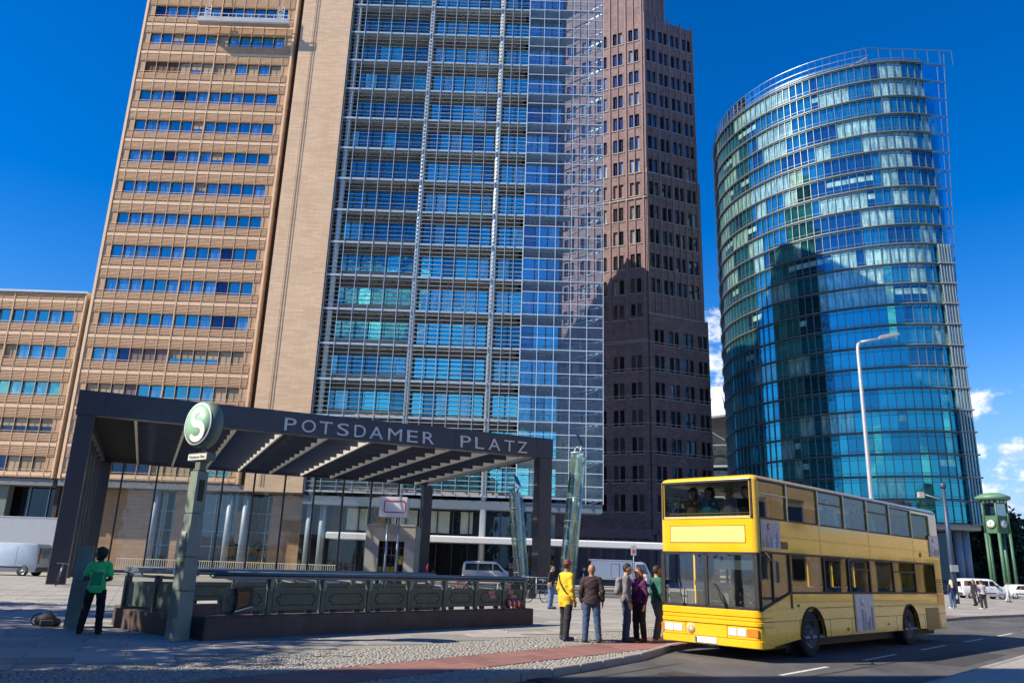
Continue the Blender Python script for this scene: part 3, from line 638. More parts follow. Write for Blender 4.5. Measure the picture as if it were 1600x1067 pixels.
def kol_face(ang, length, z0, z1, cols, base_u=0.0, mirror=False, pil=True, proud=0.0, show=True, blinds=.2):
    """one flat face: local x along the face from the corner, windows in pairs"""
    e = bpy.data.objects.new('facade', None)
    opens = []; wins = []
    for zc in rows:
        if zc - KH / 2 < z0 + .2 or zc + KH / 2 > z1 - .3: continue
        for c in cols:
            for dx in (-.56, .56):
                opens.append((c + dx - KW / 2, c + dx + KW / 2, zc - KH / 2, zc + KH / 2)); wins.append((c + dx, zc))
    mb = MBd(); wall_open(mb, (min(0, length), max(0, length)), z0, z1, opens, .38)
    o = mb.build('brick_facade', brick, KOL, (0, 0, 0), ang, normals=False)
    cs, sn = math.cos(ang), math.sin(ang)
    o.location = (sn * proud, -cs * proud, 0)
    for x, z in wins:
        m = KWM[1] if random.random() < blinds else KWM[0 if random.random() < .6 else 2]
        link('window', m, KOL, (cs * x - sn * (.3 - proud), sn * x + cs * (.3 - proud), z), ang)
    for zc in {w[1] for w in wins}:
        for c in cols: link('window_sill', ksme, KOL, (cs * c + sn * proud, sn * c - cs * proud, zc - KH / 2 - .09), ang)
    if pil:
        pb = MBd(); pc = sorted(cols); mids = [(a + b) / 2 for a, b in zip(pc, pc[1:])] + [pc[0] - (pc[1] - pc[0]) / 2, pc[-1] + (pc[1] - pc[0]) / 2]
        for x in mids + list(pc): pb.box(x - (.09 if x in pc else .16), x + (.09 if x in pc else .16), -.16, .02, z0 + .1, z1 + (.9 if x not in pc else -.2))
        q = pb.build('brick_pilasters', brick_p, KOL, o.location, ang)
    return o
# wait: faces turn about the corner; the left face runs to negative x
cR = [1.55, 4.3, 7.05, 9.8]; cL = [-2.1, -5.3, -8.5, -11.7, -14.9]
kol_face(aR, 11.3, 72.0, 106.0, cR, blinds=.03)
kol_face(aR, 11.75, 44.6, 72.0, cR, proud=.12, blinds=.03)
kol_face(aR, 12.3, 8.0, 44.6, [2.0, 5.0, 8.0, 11.0], proud=.3, pil=False, blinds=.04)
kol_face(aR, 4.6, 106.0, 126.0, [1.4, 3.6], proud=-.1, blinds=.03)
kol_face(aL, -17.5, 67.0, 126.0, cL, blinds=.28)
kol_face(aL, -17.5, 40.0, 67.0, cL, proud=.12, blinds=.2)
kol_face(aL, -17.6, 8.0, 40.0, cL, proud=.3, pil=False, blinds=.05)
# volumes that close the faces (sides, roofs)
def kvol(w, z0, z1, pr, wl=17.4):
    mb = MBd(); R2 = Vector((math.cos(aR), math.sin(aR))); L2 = Vector((-math.cos(aL), -math.sin(aL))); nR = Vector((math.sin(aR), -math.cos(aR))); nL = Vector((math.sin(aL), -math.cos(aL)))
    ins = .42 - pr
    c = -(nR + nL).normalized() * ins * 1.08; a = R2 * w - nR * ins; b = L2 * wl - nL * ins
    bk1 = R2 * w - nR * 16; bk2 = L2 * wl - nL * 14
    poly = [(c.x, c.y), (a.x, a.y), (bk1.x, bk1.y), (bk2.x, bk2.y), (b.x, b.y)]
    mb.prism(poly, z0, z1); 
    # end walls reach forward to the brick skin
    f0 = R2 * w + nR * pr; f1 = R2 * w - nR * 16; t = R2 * .012
    mb.add([(f0.x + t.x, f0.y + t.y, z0), (f1.x + t.x, f1.y + t.y, z0), (f1.x + t.x, f1.y + t.y, z1), (f0.x + t.x, f0.y + t.y, z1)], [(0, 1, 2, 3)])
    cc = (nR + nL).normalized() * pr
    mb.add([(cc.x, cc.y, z1 - .02), (f0.x, f0.y, z1 - .02), (f1.x, f1.y, z1 - .02), (bk2.x, bk2.y, z1 - .02), (b.x, b.y, z1 - .02)], [(0, 1, 2, 3, 4)])
    mb.build('tower_core', brick_p, KOL)
kvol(12.3, 0, 44.6, .3); kvol(11.75, 44.7, 72, .12); kvol(11.3, 72.1, 106, 0); kvol(4.6, 106.1, 126, -.1)
# ledges at the setbacks and string courses
lb = MBd()
for z in (16, 20.7, 25.45, 30.2, 34.9, 39.6): 
    for ang, x0, x1 in ((aR, -.1, 12.3), (aL, -17.4, .1)):
        cs, sn = math.cos(ang), math.sin(ang); pr = .36
        a = Vector((cs * x0 + sn * pr, sn * x0 - cs * pr, z)); b = Vector((cs * x1 + sn * pr, sn * x1 - cs * pr, z)); lb.bar(a, b, .14, .12)
for z, w, pr in ((44.7, 12.3, .3), (72.1, 11.75, .12)):
    cs, sn = math.cos(aR), math.sin(aR); lb.bar(Vector((sn * pr, -cs * pr, z)), Vector((cs * w + sn * pr, sn * w - cs * pr, z)), .2, .18)
for z in (40.0, 67.0):
    cs, sn = math.cos(aL), math.sin(aL); lb.bar(Vector((-cs * 17.4, -sn * 17.4 , z)), Vector((sn * .2, -cs * .2, z)), .34, .18)
lb.build('string_courses', sill_m, KOL, kind='stuff')
# shaded arcade at the foot
ar = MBd()
for i in range(7):
    x = 1 + i * 1.9; ar.box(x - .3, x + .3, -.1, .5, 0, 8)
ar.box(-.2, 12.3, -.1, .4, 7.2, 8.05); ar.build('arcade', brick_p, KOL, (.1, -.28, 0), aR)
ar = MBd(); ar.box(-17.4, .2, -.1, .4, 6.6, 8.05)
for i in range(9): ar.box(-17.2 + i * 2.1, -16.7 + i * 2.1, -.1, .5, 0, 6.6)
ar.build('arcade', brick_p, KOL, (-.1, -.28, 0), aL)

# ================================================================== THE CURVED GLASS TOWER
BH, BZ0, BPITCH = 81.4, 9.0, 3.1479
BAH = thing('glass_tower', 'curved blue green glass high-rise with rounded facade at the right', 'building', (52, 125, 0))
ctrl = [(47.5, 152.5), (42.2, 147), (39.3, 140), (38.4, 132.6), (39.7, 125.6), (43.0, 119.0), (47.1, 114.4), (51.4, 111.4), (55.8, 109.3), (60.2, 108.3), (64.2, 108.6)]
def catmull(P, n=20):
    out = []
    for i in range(len(P) - 1):
        p0 = Vector(P[max(i - 1, 0)]); p1 = Vector(P[i]); p2 = Vector(P[i + 1]); p3 = Vector(P[min(i + 2, len(P) - 1)])
        for j in range(n):
            t = j / n; out.append(.5 * ((2 * p1) + (p2 - p0) * t + (2 * p0 - 5 * p1 + 4 * p2 - p3) * t * t + (3 * p1 - p0 - 3 * p2 + p3) * t ** 3))
    out.append(Vector(P[-1])); return out
fine = catmull(ctrl)
def resample(pl, step):
    L = [0.0]
    for a, b in zip(pl, pl[1:]): L.append(L[-1] + (b - a).length)
    n = round(L[-1] / step); out = []; k = 0
    for i in range(n + 1):
        d = L[-1] * i / n
        while k < len(L) - 2 and L[k + 1] < d: k += 1
        f = (d - L[k]) / max(1e-9, L[k + 1] - L[k]); out.append(pl[k].lerp(pl[k + 1], f))
    return out
arc = resample(fine, 1.16); OFF = Vector((52, 125)); arcl = [p - OFF for p in arc]
nrm = []
for i, p in enumerate(arcl):
    a = arcl[max(i - 1, 0)]; b = arcl[min(i + 1, len(arcl) - 1)]; d = (b - a).normalized(); nrm.append(Vector((d.y, -d.x)))
pw = (arcl[1] - arcl[0]).length
bg_sky = MG('tower_pane', (.09, .64, .74), (.02, .15, .18), refl=.55, wav=.045, rnd=.15, wscale=.35)
bg_bl = MG('tower_pane_blind', (.14, .60, .60), (.36, .62, .56), refl=.34, wav=.045, rnd=.12, wscale=.35)
bg_dk = MG('tower_pane_open', (.07, .46, .62), (.012, .04, .05), refl=.5, wav=.045, rnd=.15, wscale=.35)
bg_hb = bg_bl
frame_b = M('tower_mullion', (.20, .25, .27), rough=.4, metal=.5, var=.08)
slab_b = M('tower_slab_edge', (.15, .18, .19), rough=.5, metal=.3, var=.1)
ph = BPITCH - .34
def bpane(g, half=False):
    mb = MBd(); mb.box(-pw / 2 + .05, pw / 2 - .05, -.012, .012, -ph / 2, ph / 2 - .62, 0); mb.box(-pw / 2 + .05, pw / 2 - .05, -.012, .012, ph / 2 - .56, ph / 2, 0)
    if half: mb.box(-pw / 2 + .06, pw / 2 - .06, -.03, -.014, -.1, ph / 2 - .63, 1)
    return mb.mesh('glass_pane', [g, bg_bl] if half else [g])
BM = {'s': bpane(bg_sky), 'b': bpane(bg_bl), 'd': bpane(bg_dk), 'h': bpane(bg_dk, True)}
nf = 23
allp = []
for k in range(nf):
    zc = BZ0 + BPITCH * (k + .5) + .05; run = 0; code = 's'
    for i in range(len(arcl) - 1):
        if run <= 0:
            r = random.random(); code = ('b' if r < .34 else ('d' if r < .46 else ('h' if r < .58 else 's'))) if k > 10 else ('b' if r < .12 else ('d' if r < .3 else ('h' if r < .36 else 's'))); run = random.choice((1, 1, 2, 2, 3, 4, 6))  # more pale blinds on upper floors: their sunlit look is in the mix
        run -= 1
        m = (arcl[i] + arcl[i + 1]) / 2; n = (nrm[i] + nrm[i + 1]).normalized(); wp_ = m + OFF
        vis = n.dot(-Vector((wp_.x, wp_.y)).normalized())
        allp.append((-vis / wp_.length, m, n, zc, code))
allp.sort(key=lambda a: a[0])
rest = {c: MBd() for c in BM}
for q, (_, m, n, zc, code) in enumerate(allp):
    ang = math.atan2(n.y, n.x) + math.pi / 2
    if q < 300: link('glass_pane', BM[code], BAH, (m.x, m.y, zc), ang)
    else:
        mt = Matrix.Translation((m.x, m.y, zc)) @ Matrix.Rotation(ang, 4, 'Z'); me = BM[code]; o0 = rest[code]
        vs = [mt @ v.co for v in me.vertices]; o = len(o0.v); o0.v += [tuple(v) for v in vs]
        for pl in me.polygons: o0.f.append(tuple(i + o for i in pl.vertices)); o0.mi.append(pl.material_index); o0.sm.append(False)
for c, mb in rest.items():
    if mb.v: mb.build('glass_panes', list(BM[c].materials), BAH, kind='stuff', normals=False)
# slabs
for k in range(nf + 1):
    z = BZ0 + BPITCH * k; mb = MBd(); n_ = len(arcl); vs = []
    for i in range(n_):
        a = arcl[i] + nrm[i] * .42; b = arcl[i] - nrm[i] * .6; vs += [(a.x, a.y, z - .09), (a.x, a.y, z + .09), (b.x, b.y, z + .14), (b.x, b.y, z - .14)]
    fs = []
    for i in range(n_ - 1):
        for j in range(4): fs.append((i * 4 + j, i * 4 + (j + 1) % 4, i * 4 + 4 + (j + 1) % 4, i * 4 + 4 + j))
    fs += [(0, 1, 2, 3), ((n_ - 1) * 4, (n_ - 1) * 4 + 1, (n_ - 1) * 4 + 2, (n_ - 1) * 4 + 3)]
    mb.add(vs, fs); mb.build('floor_slab', slab_b, BAH, normals=False)
mb = MBd()
for i in range(len(arcl)):
    a = arcl[i]; n = nrm[i]; t = Vector((-n.y, n.x))
    mb.obox((a.x + n.x * .08, a.y + n.y * .08, (BZ0 + BH + .3) / 2), (t.x * .035, t.y * .035, 0), (n.x * .1, n.y * .1, 0), (0, 0, (BH + .3 - BZ0) / 2))
mb.build('mullions', frame_b, BAH, kind='stuff', normals=False)
# the outer rail lines of the double skin, one per half floor
mb = MBd()
for k in range(nf + 1):
    z = BZ0 + BPITCH * k
    for dz in (.55, -.35):
        for i in range(len(arcl) - 1):
            a = arcl[i] + nrm[i] * .44; b = arcl[i + 1] + nrm[i + 1] * .44; mb.bar((a.x, a.y, z + dz), (b.x, b.y, z + dz), .035)
mb.build('skin_rails', frame_b, BAH, kind='stuff', normals=False)
# room floors behind the glass, roof, back wall
core = MBd(); inner = [a - n * 1.0 for a, n in zip(arcl, nrm)] ; poly = [(p.x, p.y) for p in inner] + [(11.5, -12), (11.5, 24), (0, 30)]
core.prism(poly, 0.0 + BZ0, BH - .3); core.build('core', M('tower_core_dark', (.03, .045, .05), rough=.6), BAH)
# crown: glass screen above the roof with a rail, plant room roofs behind it
scr = MT('crown_glass', (.86, .94, .98), refl=.16, gcol=(.75, .88, 1.0))
n_ = len(arcl); cz = lambda i: BH + 3.0 * (1 - .35 * max(0, (12 - i) / 12))
for i in range(2, n_ - 8):
    a, b = arcl[i], arcl[i + 1]; t = (b - a) * .03
    q = MBd(); q.add([(a.x + t.x, a.y + t.y, BH + .2), (b.x - t.x, b.y - t.y, BH + .2), (b.x - t.x, b.y - t.y, cz(i) - .1), (a.x + t.x, a.y + t.y, cz(i) - .1)], [(0, 1, 2, 3)]); q.build('crown_pane', scr, BAH)
mb = MBd()
for i in range(n_ - 1):
    a, b = arcl[i], arcl[i + 1]
    for dz in (0, 1.2):
        if i < n_ - 8: mb.bar((a.x, a.y, cz(i) - dz * 1.1), (b.x, b.y, cz(i + 1) - dz * 1.1), .09)
    a2 = a + nrm[i] * .42; b2 = b + nrm[i + 1] * .42
    mb.bar((a2.x, a2.y, BH + .35), (b2.x, b2.y, BH + .35), .1)
    if i < n_ - 8: mb.bar((a.x, a.y, BH), (a.x, a.y, cz(i)), .05)
    if i % 3 == 0 and i < n_ - 8:
        c = a - nrm[i] * 2.2; mb.bar((a.x, a.y, cz(i)), (c.x, c.y, BH + .2), .07)
mb.build('crown_frame', frame_b, BAH, normals=False)
pr = MBd(); pr.prism([(2, -9), (10, -12.5), (11, -4), (4, 0)], BH - .3, BH + 1.6); pr.prism([(-8, 2), (0, -7), (6, 0), (-2, 12)], BH - .3, BH + 1.3)
pr.build('plant_room', M('plant_room_grey', (.42, .44, .45), rough=.5, metal=.2), BAH)
pr = MBd(); pr.add([(0, -10.5, BH + 1.2), (5.5, -13, BH + 3.4), (7, -9, BH + 3.4), (1.5, -6.5, BH + 1.2), (0, -10.5, BH + 1.3), (5.5, -13, BH + 3.5), (7, -9, BH + 3.5), (1.5, -6.5, BH + 1.3)], [(0, 1, 2, 3), (4, 5, 6, 7), (0, 1, 5, 4), (1, 2, 6, 5), (2, 3, 7, 6), (3, 0, 4, 7)])
pr.build('skylight', M('skylight_white', (.6, .63, .66), rough=.35, metal=.2), BAH)
# the fin on the right: straight bay, then a glazed edge that flares outwards above mid height
E0 = arcl[-1]
def fin_x(z): return E0.x + 1.0 + max(0, (z - 40) / 44.0) * 3.2
def fin_in(z): return E0.x + .35 + max(0, (z - 40) / 44.0) * 1.5
fin_m = MT('fin_glass', (.70, .86, .95), refl=.22, gcol=(.55, .8, 1.0))
stripm = MG('end_bay_glass', (.20, .55, .75), (.08, .14, .15), refl=.4, wav=.08, rnd=.6)
ebl = M('end_bay_fin', (.26, .29, .29), rough=.6, var=.2)
mb = MBd(); rails = MBd()
for k in range(nf + 1):
    z = BZ0 + BPITCH * k; x1 = fin_x(z); y0 = E0.y
    rails.bar((E0.x - .5, y0 - .35, z), (x1, y0 + .15, z), .12); rails.bar((E0.x - .5, y0 + 3.0, z), (x1, y0 + .15, z), .09)
    if k <= nf:
        z2 = z + BPITCH; x2 = fin_x(z2)
        rails.bar((x1, y0 + .15, z), (x2, y0 + .15, z2 if k < nf else z + 2.6), .1)
        if k < nf:
            q = MBd(); q.add([(E0.x + .05, y0 - .05, z + .1), (x1, y0 + .15, z + .1), (x2, y0 + .15, z2 - .1), (E0.x + .05, y0 - .05, z2 - .1)], [(0, 1, 2, 3)]); q.build('fin_pane', fin_m, BAH); xa, xb = fin_in(z), fin_in(z2)
            q = MBd(); q.add([(E0.x - .02, y0 - .02, z + .16), (xa, y0 + .08, z + .16), (xb, y0 + .08, z2 - .16), (E0.x - .02, y0 - .02, z2 - .16), (E0.x - .02, y0 + .8, z + .16), (xa, y0 + .8, z + .16), (xb, y0 + .8, z2 - .16), (E0.x - .02, y0 + .8, z2 - .16)], [(0, 1, 2, 3), (5, 4, 7, 6), (1, 5, 6, 2), (0, 1, 5, 4), (3, 2, 6, 7)]); q.build('return_pane', (bg_sky, bg_bl, bg_dk)[k % 3], BAH)
            if z > 45:
                for f in (.35, .7): rails.bar((E0.x + (x1 - E0.x) * f, y0 + .06, z), (E0.x + (x2 - E0.x) * f, y0 + .06, z2), .05)
rails.box(E0.x - 9, E0.x + 5.4, E0.y - .05, E0.y + .05, BH + 2.6, BH + 2.7)
for i in range(8): rails.bar((E0.x - 8.5 + i * 1.98, E0.y, BH), (E0.x - 8.5 + i * 1.98, E0.y, BH + 2.6), .07)
rails.build('fin_frame', frame_b, BAH, normals=False)
# lower right: paler end bay with vertical white fins and balcony lines
for k in range(0, 13):
    z = BZ0 + BPITCH * k; q = MBd(); q.box(E0.x - 1.3, E0.x + .75, E0.y - .62, E0.y - .55, z + .16, z + BPITCH - .16, 0)
    for j in range(5): q.box(E0.x - 1.2 + j * .42, E0.x - 1.2 + j * .42 + (.06 if random.random() < .5 else .12), E0.y - .8, E0.y - .63, z + .15, z + BPITCH - .15, 1)
    q.box(E0.x - 1.4, E0.x + .95, E0.y - .9, E0.y - .3, z - .1, z + .1, 1); q.build('end_bay', [stripm, ebl], BAH)
# underside, columns, recessed lobby
so = MBd(); so.prism([(p.x, p.y) for p in [a + n * .3 for a, n in zip(arcl, nrm)]] + [(12.4, -15), (12.4, 24), (0, 30)], BZ0 - .75, BZ0 - .12); so.build('soffit', M('soffit_beige', (.48, .42, .33), rough=.7), BAH)
for i in list(range(4, n_ - 2, 6)) + [n_ - 2]:
    p = arcl[i] - nrm[i] * 1.6; c = MBd(); c.tube([(p.x, p.y, 0), (p.x, p.y, BZ0 - .7)], .55, 14); c.build('column', M('pale_blue_column', (.22, .28, .34), rough=.5, metal=.2), BAH)
lo = MBd(); lo.prism([((a - n * 6).x, (a - n * 6).y) for a, n in zip(arcl, nrm)] + [(7, 20), (0, 26)], 0, BZ0 - .7); lo.build('lobby', MATS['shop_dark'], BAH)

# ================================================================== TENT ROOF FAR BEHIND, BETWEEN THE TOWERS
T = thing('tent_roof_hall', 'white fabric tent roof and steel hall glimpsed between the two dark towers', 'building', (56, 205, 0))
mb = MBd(); seg = 18; apex = (2, 8, 52)
ringp = [(math.cos(a) * 26, math.sin(a) * 26, 36 + 1.2 * math.sin(3 * a)) for a in [2 * math.pi * i / seg for i in range(seg)]]
for i in range(seg):
    a = Vector(ringp[i]); b = Vector(ringp[(i + 1) % seg]); ap = Vector(apex); m1 = (a + ap) / 2 - Vector((0, 0, 2.4)); m2 = (b + ap) / 2 - Vector((0, 0, 2.4)); e1 = ap + (a - ap) * .06; e2 = ap + (b - ap) * .06
    mb.add([a, b, m2, m1, e2, e1], [(0, 1, 2, 3), (3, 2, 4, 5)])
mb.build('tent_fabric', M('tent_white', (.75, .76, .78), rough=.6), T, normals=False)
mb = MBd()
for i in range(seg):
    a = Vector(ringp[i]); b = Vector(ringp[(i + 1) % seg]); ap = Vector(apex); mb.bar(a, b, .5); mb.bar(a, (a + ap) / 2 - Vector((0, 0, 2.2)), .18); mb.bar((a + ap) / 2 - Vector((0, 0, 2.2)), ap, .18)
    mb.bar(a, (a.x, a.y, 26), .3); mb.bar((a.x, a.y, 30), (b.x, b.y, 30), .25); mb.bar(a, (b.x, b.y, 30), .15)
mb.build('ring_truss', steel_g, T, normals=False)
mb = MBd(); mb.lathe([(24, 0), (24, 29)], 24); mb.build('drum_facade', MG('hall_glass', (.35, .45, .55), (.05, .07, .06), refl=.4), T)
mb = MBd()
for i in range(8): mb.lathe([(24.2, 3.5 * i + .5), (24.5, 3.5 * i + .5), (24.5, 3.5 * i + 1.0), (24.2, 3.5 * i + 1.0)], 24, cap=False)
mb.build('drum_bands', M('hall_band', (.35, .4, .36), rough=.6), T)

# ================================================================== STATION CANOPY
ink = M('canopy_dark_steel', (.040, .045, .060), rough=.42, metal=.15, var=.15, scale=.8, coat=.1)
ink2 = M('canopy_blade', (.055, .058, .066), rough=.5, var=.1)
lite = M('canopy_blade_pale', (.50, .48, .44), rough=.6, var=.1)
CF = Vector((-23.5, 42.35, 0))
CAN = thing('station_canopy', 'large dark steel station entrance canopy lettered POTSDAMER PLATZ', 'canopy', CF, CA)
LU, LV, Z1, Z0 = 29.1, 26.0, 10.2, 8.85
def post(x, y, w, d, name='post', z=Z0):
    mb = MBd(); mb.cbox(x, x + w, y, y + d, -.02, z, .03); mb.box(x + .06, x + w - .06, y - .012, y, .1, z - .1); return mb.build(name, ink, CAN)
post(-.05, .05, .88, .85); post(LU - 1.0, .05, 1.0, .9); post(LU - 1.0, LV - 1.0, .9, .9); post(0, LV - 1.0, .9, .9)
mb = MBd(); mb.box(-.12, LU, 0, .55, Z0, Z1); mb.build('fascia', ink, CAN)
mb = MBd(); mb.box(-.12, .4, .56, LV, Z0, Z1); mb.build('fascia', ink, CAN)
mb = MBd(); mb.box(LU - .45, LU, .56, LV, Z0 + .25, Z1); mb.build('fascia', ink, CAN)
mb = MBd(); mb.box(.41, LU - .46, LV - .5, LV, Z0 + .05, Z1); mb.build('fascia', ink, CAN)
mb = MBd(); mb.box(-.2, LU + .06, -.06, LV + .1, Z1 + .004, Z1 + .06); mb.box(-.125, 1.0, -.01, -.002, Z0, Z1)
mb2 = MBd()
for i in range(12):
    pass
# seams on the fascia
sm = MBd()
for x in (1.25, 7.2, 14.6, 21.9, LU - 1.3): sm.box(x, x + .025, -.004, .0, Z0 + .02, Z1)
sm.build('fascia_seams', M('seam_black', (.012, .012, .015), rough=.7), CAN, kind='stuff')
bolt = MBd(); bolt.lathe([(.035, 0), (.035, -.02), (.0, -.024)], 8, axis='y'); bolt_me = bolt.mesh('bolt', MATS['seam_black'])
for x in (.12, .72, LU - .85, LU - .2):
    for z in (Z0 - .25, Z0 - .6, .35): link('bolt', bolt_me, CAN, (x, .035, z))
ub = [2.85 + 2.72 * i for i in range(10)]
mb = MBd(); mb.box(.42, ub[0], .56, LV - .5, Z0 + .55, Z0 + .62); mb.build('ceiling_panel', ink2, CAN)
mb = MBd()
for j in range(24): mb.box(.42, ub[0], .8 + j * 1.02, .86 + j * 1.02, Z0 + .40, Z0 + .55)
mb.build('ceiling_ribs', ink2, CAN, kind='stuff')
for i, u in enumerate(ub):
    if u > LU - .6: break
    mb = MBd(); mb.box(u - .07, u + .07, .56, LV - .5, Z0 + .04, Z0 + .78); mb.build('roof_beam', lite, CAN)
blade = MBd(); blade.add([(0, 0, 0), (2.58, 0, 0), (2.58, .10, .62), (0, .10, .62), (0, .035, 0), (2.58, .035, 0), (2.58, .135, .62), (0, .135, .62)], [(0, 1, 2, 3), (4, 5, 6, 7), (0, 1, 5, 4), (3, 2, 6, 7), (0, 3, 7, 4), (1, 2, 6, 5)])
bme = blade.mesh('roof_blade', ink2)
for i in range(len(ub)):
    u0 = ub[i]; 
    if u0 + 2.6 > LU - .4: continue
    for j in range(11): link('roof_blade', bme, CAN, (u0 + .07, 1.6 + j * 2.18, Z0 + .12))
rgl = MT('roof_glass', (.92, .94, .94), refl=.04, film=.02)
for i in range(len(ub)):
    if ub[i] + 2.7 > LU: continue
    mb = MBd(); mb.add([(ub[i] + .08, .6, Z1 - .2), (ub[i] + 2.64, .6, Z1 - .2), (ub[i] + 2.64, LV - .6, Z1 - .2), (ub[i] + .08, LV - .6, Z1 - .2)], [(0, 1, 2, 3)]); mb.build('roof_pane', rgl, CAN)
# glazed back and left walls
wgl = MT('canopy_wall_glass', (.95, .97, .96), refl=.03, film=.03, filmcol=(.6, .6, .55), fres=.3)
mu = [.5] + [1.85 + 2.66 * i for i in range(10)]
for i in range(len(mu) - 1):
    mb = MBd(); mb.box(mu[i] + .06, mu[i + 1] - .06, LV - .32, LV - .30, .35, Z0 + .04); mb.build('wall_pane', wgl, CAN)
for x in mu:
    mb = MBd(); mb.box(x - .07, x + .07, LV - .46, LV - .2, -.02, Z0 + .04); mb.build('wall_mullion', ink, CAN)
mb = MBd(); mb.box(mu[0] + .08, mu[-1] - .08, LV - .36, LV - .26, .1, .34); mb.build('wall_plinth', soffit, CAN)
for j in range(7):
    y = 2.2 + j * 3.2
    mb = MBd(); mb.box(.12, .14, y + .06, y + 3.1, .35, Z0); mb.build('wall_pane', wgl, CAN)
    mb = MBd(); mb.box(.02, .24, y - .06, y + .06, -.02, Z0); mb.build('wall_mullion', ink, CAN)
# letters
letm = M('letter_steel', (.50, .50, .50), rough=.35, metal=.5, var=.08)
LETT = [('P', 10.94, 11.63), ('O', 11.96, 12.80), ('T', 13.02, 13.80), ('S', 14.11, 14.84), ('D', 15.18, 15.90), ('A', 16.15, 17.02), ('M', 17.34, 18.24), ('E', 18.59, 19.30), ('R', 19.64, 20.42),
        ('P', 22.24, 22.96), ('L', 23.28, 23.92), ('A', 24.23, 25.10), ('T', 25.40, 26.12), ('Z', 26.37, 27.09)]
def text_mesh(ch, name='letter', extrude=.03, bevel=.0, offset=0):
    cu_ = bpy.data.curves.new(name, 'FONT'); cu_.body = ch; cu_.extrude = extrude; cu_.size = 1; cu_.resolution_u = 4; cu_.offset = offset
    o = bpy.data.objects.new('tmp', cu_); COL.objects.link(o); dg = bpy.context.evaluated_depsgraph_get(); dg.update()
    me = bpy.data.meshes.new_from_object(o.evaluated_get(dg)); bpy.data.objects.remove(o); bpy.data.curves.remove(cu_); return me
def fit(me, x0, x1, z0, z1, y=0, depth=.04):
    """scale a text mesh (in its x-y plane) into a rectangle of the x-z plane"""
    co = np.array([v.co[:] for v in me.vertices]); lo = co.min(0); hi = co.max(0)
    for v in me.vertices:
        x, yy, z = v.co; zz = (z - lo[2]) / max(1e-6, hi[2] - lo[2])
        v.co = (x0 + (x - lo[0]) / (hi[0] - lo[0]) * (x1 - x0), y - depth * zz, z0 + (yy - lo[1]) / (hi[1] - lo[1]) * (z1 - z0))
    me.update(); return me
for ch, a, b in LETT:
    me = fit(text_mesh(ch), 0, b - a, 0, .76, 0, .05); me.materials.clear(); me.materials.append(letm); link('letter', me, CAN, (a, -.035, 9.03))

# ================================================================== OLD STAIR BALUSTRADE AND ITS SIGN POST
green = M('railing_green', (.075, .105, .082), rough=.5, var=.25, scale=3, dirt=.5, dirtcol=(.12, .13, .11), bump=.15)
green_l = M('railing_green_pale', (.20, .25, .20), rough=.55, var=.2, scale=3, dirt=.4, dirtcol=(.3, .3, .26))
green_d = M('railing_groove', (.015, .022, .017), rough=.6)
plinth_m = M('brown_stone_plinth', (.085, .058, .048), rough=.7, var=.35, scale=2.2, bump=.3, dirt=.5, dirtcol=(.16, .13, .11))
rail_m = M('blue_rail', (.11, .16, .20), rough=.35, metal=.4, var=.15)
BA = math.atan2(7.75, 7.05); BO = Vector((-6.15, 17.15, 0))
BAL = thing('stair_balustrade', 'green panelled balustrade with steel handrail round the stairwell', 'balustrade', BO, BA)
LB_ = 10.25; DEPTH = 4.0
def panel(root, x0, x1, y, z0, z1, face=-1):
    """cast panel with a stepped line of moulding, in the x-z plane"""
    mb = MBd(); mb.cbox(x0, x1, y - .03, y + .03, z0, z1, .008, 0); yy = y + face * .034; w = x1 - x0; m_ = .10; s_ = .07; g_ = .018
    def ln(a, b, c, d): mb.box(min(a, c), max(a, c), min(yy, yy + face * .006), max(yy, yy + face * .006), min(b, d), max(b, d), 1)
    a, b, c, d = x0 + m_, x1 - m_, z0 + m_, z1 - m_
    ln(a + s_, c, b - s_, c + g_); ln(a + s_, d - g_, b - s_, d); ln(a, c + s_, a + g_, d - s_); ln(b - g_, c + s_, b, d - s_)
    for cx_, sx in ((a, 1), (b, -1)):
        for cz_, sz in ((c, 1), (d, -1)):
            ln(cx_, cz_ + sz * s_, cx_ + sx * (s_ + g_), cz_ + sz * (s_ + g_)); ln(cx_ + sx * s_, cz_, cx_ + sx * (s_ + g_), cz_ + sz * s_)
    for fx in (.2, .8): mb.box(x0 + w * fx - .07, x0 + w * fx + .07, y - .04, y + .04, z0 - .07, z0, 1)
    return mb.build('panel', [green, green_d], root)
PX = [0.0, 1.45, 2.85, 4.2, 5.5, 6.75, 7.95, 9.1, 10.0]
def rail_side(y, flip=1, panels=True):
    mb = MBd(); mb.cbox(-.1, LB_, y - .22, y + .22, -.03, .46, .02); mb.build('plinth', plinth_m, BAL)
    for x in PX[1:]:
        mb = MBd(); mb.box(x - .055, x + .055, y - .06, y + .06, .46, 1.22, 0); mb.add([(x - .045, y - .06, .95), (x + .045, y - .06, .95), (x + .045, y - .10, 1.02), (x - .045, y - .10, 1.02), (x - .045, y - .10, 1.22), (x + .045, y - .10, 1.22), (x + .045, y - .06, 1.22), (x - .045, y - .06, 1.22)], [(0, 1, 2, 3), (3, 2, 5, 4), (4, 5, 6, 7), (0, 3, 4, 7), (1, 6, 5, 2)], 1); mb.build('baluster', [green, green_l], BAL)
    for a, b in zip(PX, PX[1:]): panel(BAL, a + .085 + (.25 if a == 0 else 0), b - .085, y, .54, 1.0, -1 if flip > 0 else -1)
    mb = MBd(); mb.tube([(.1, y, 1.30), (LB_ - .15, y, 1.30)], .055, 10); mb.box(.1, LB_ - .15, y - .10, y + .10, 1.20, 1.245); mb.build('handrail', rail_m, BAL)
rail_side(0); rail_side(DEPTH)
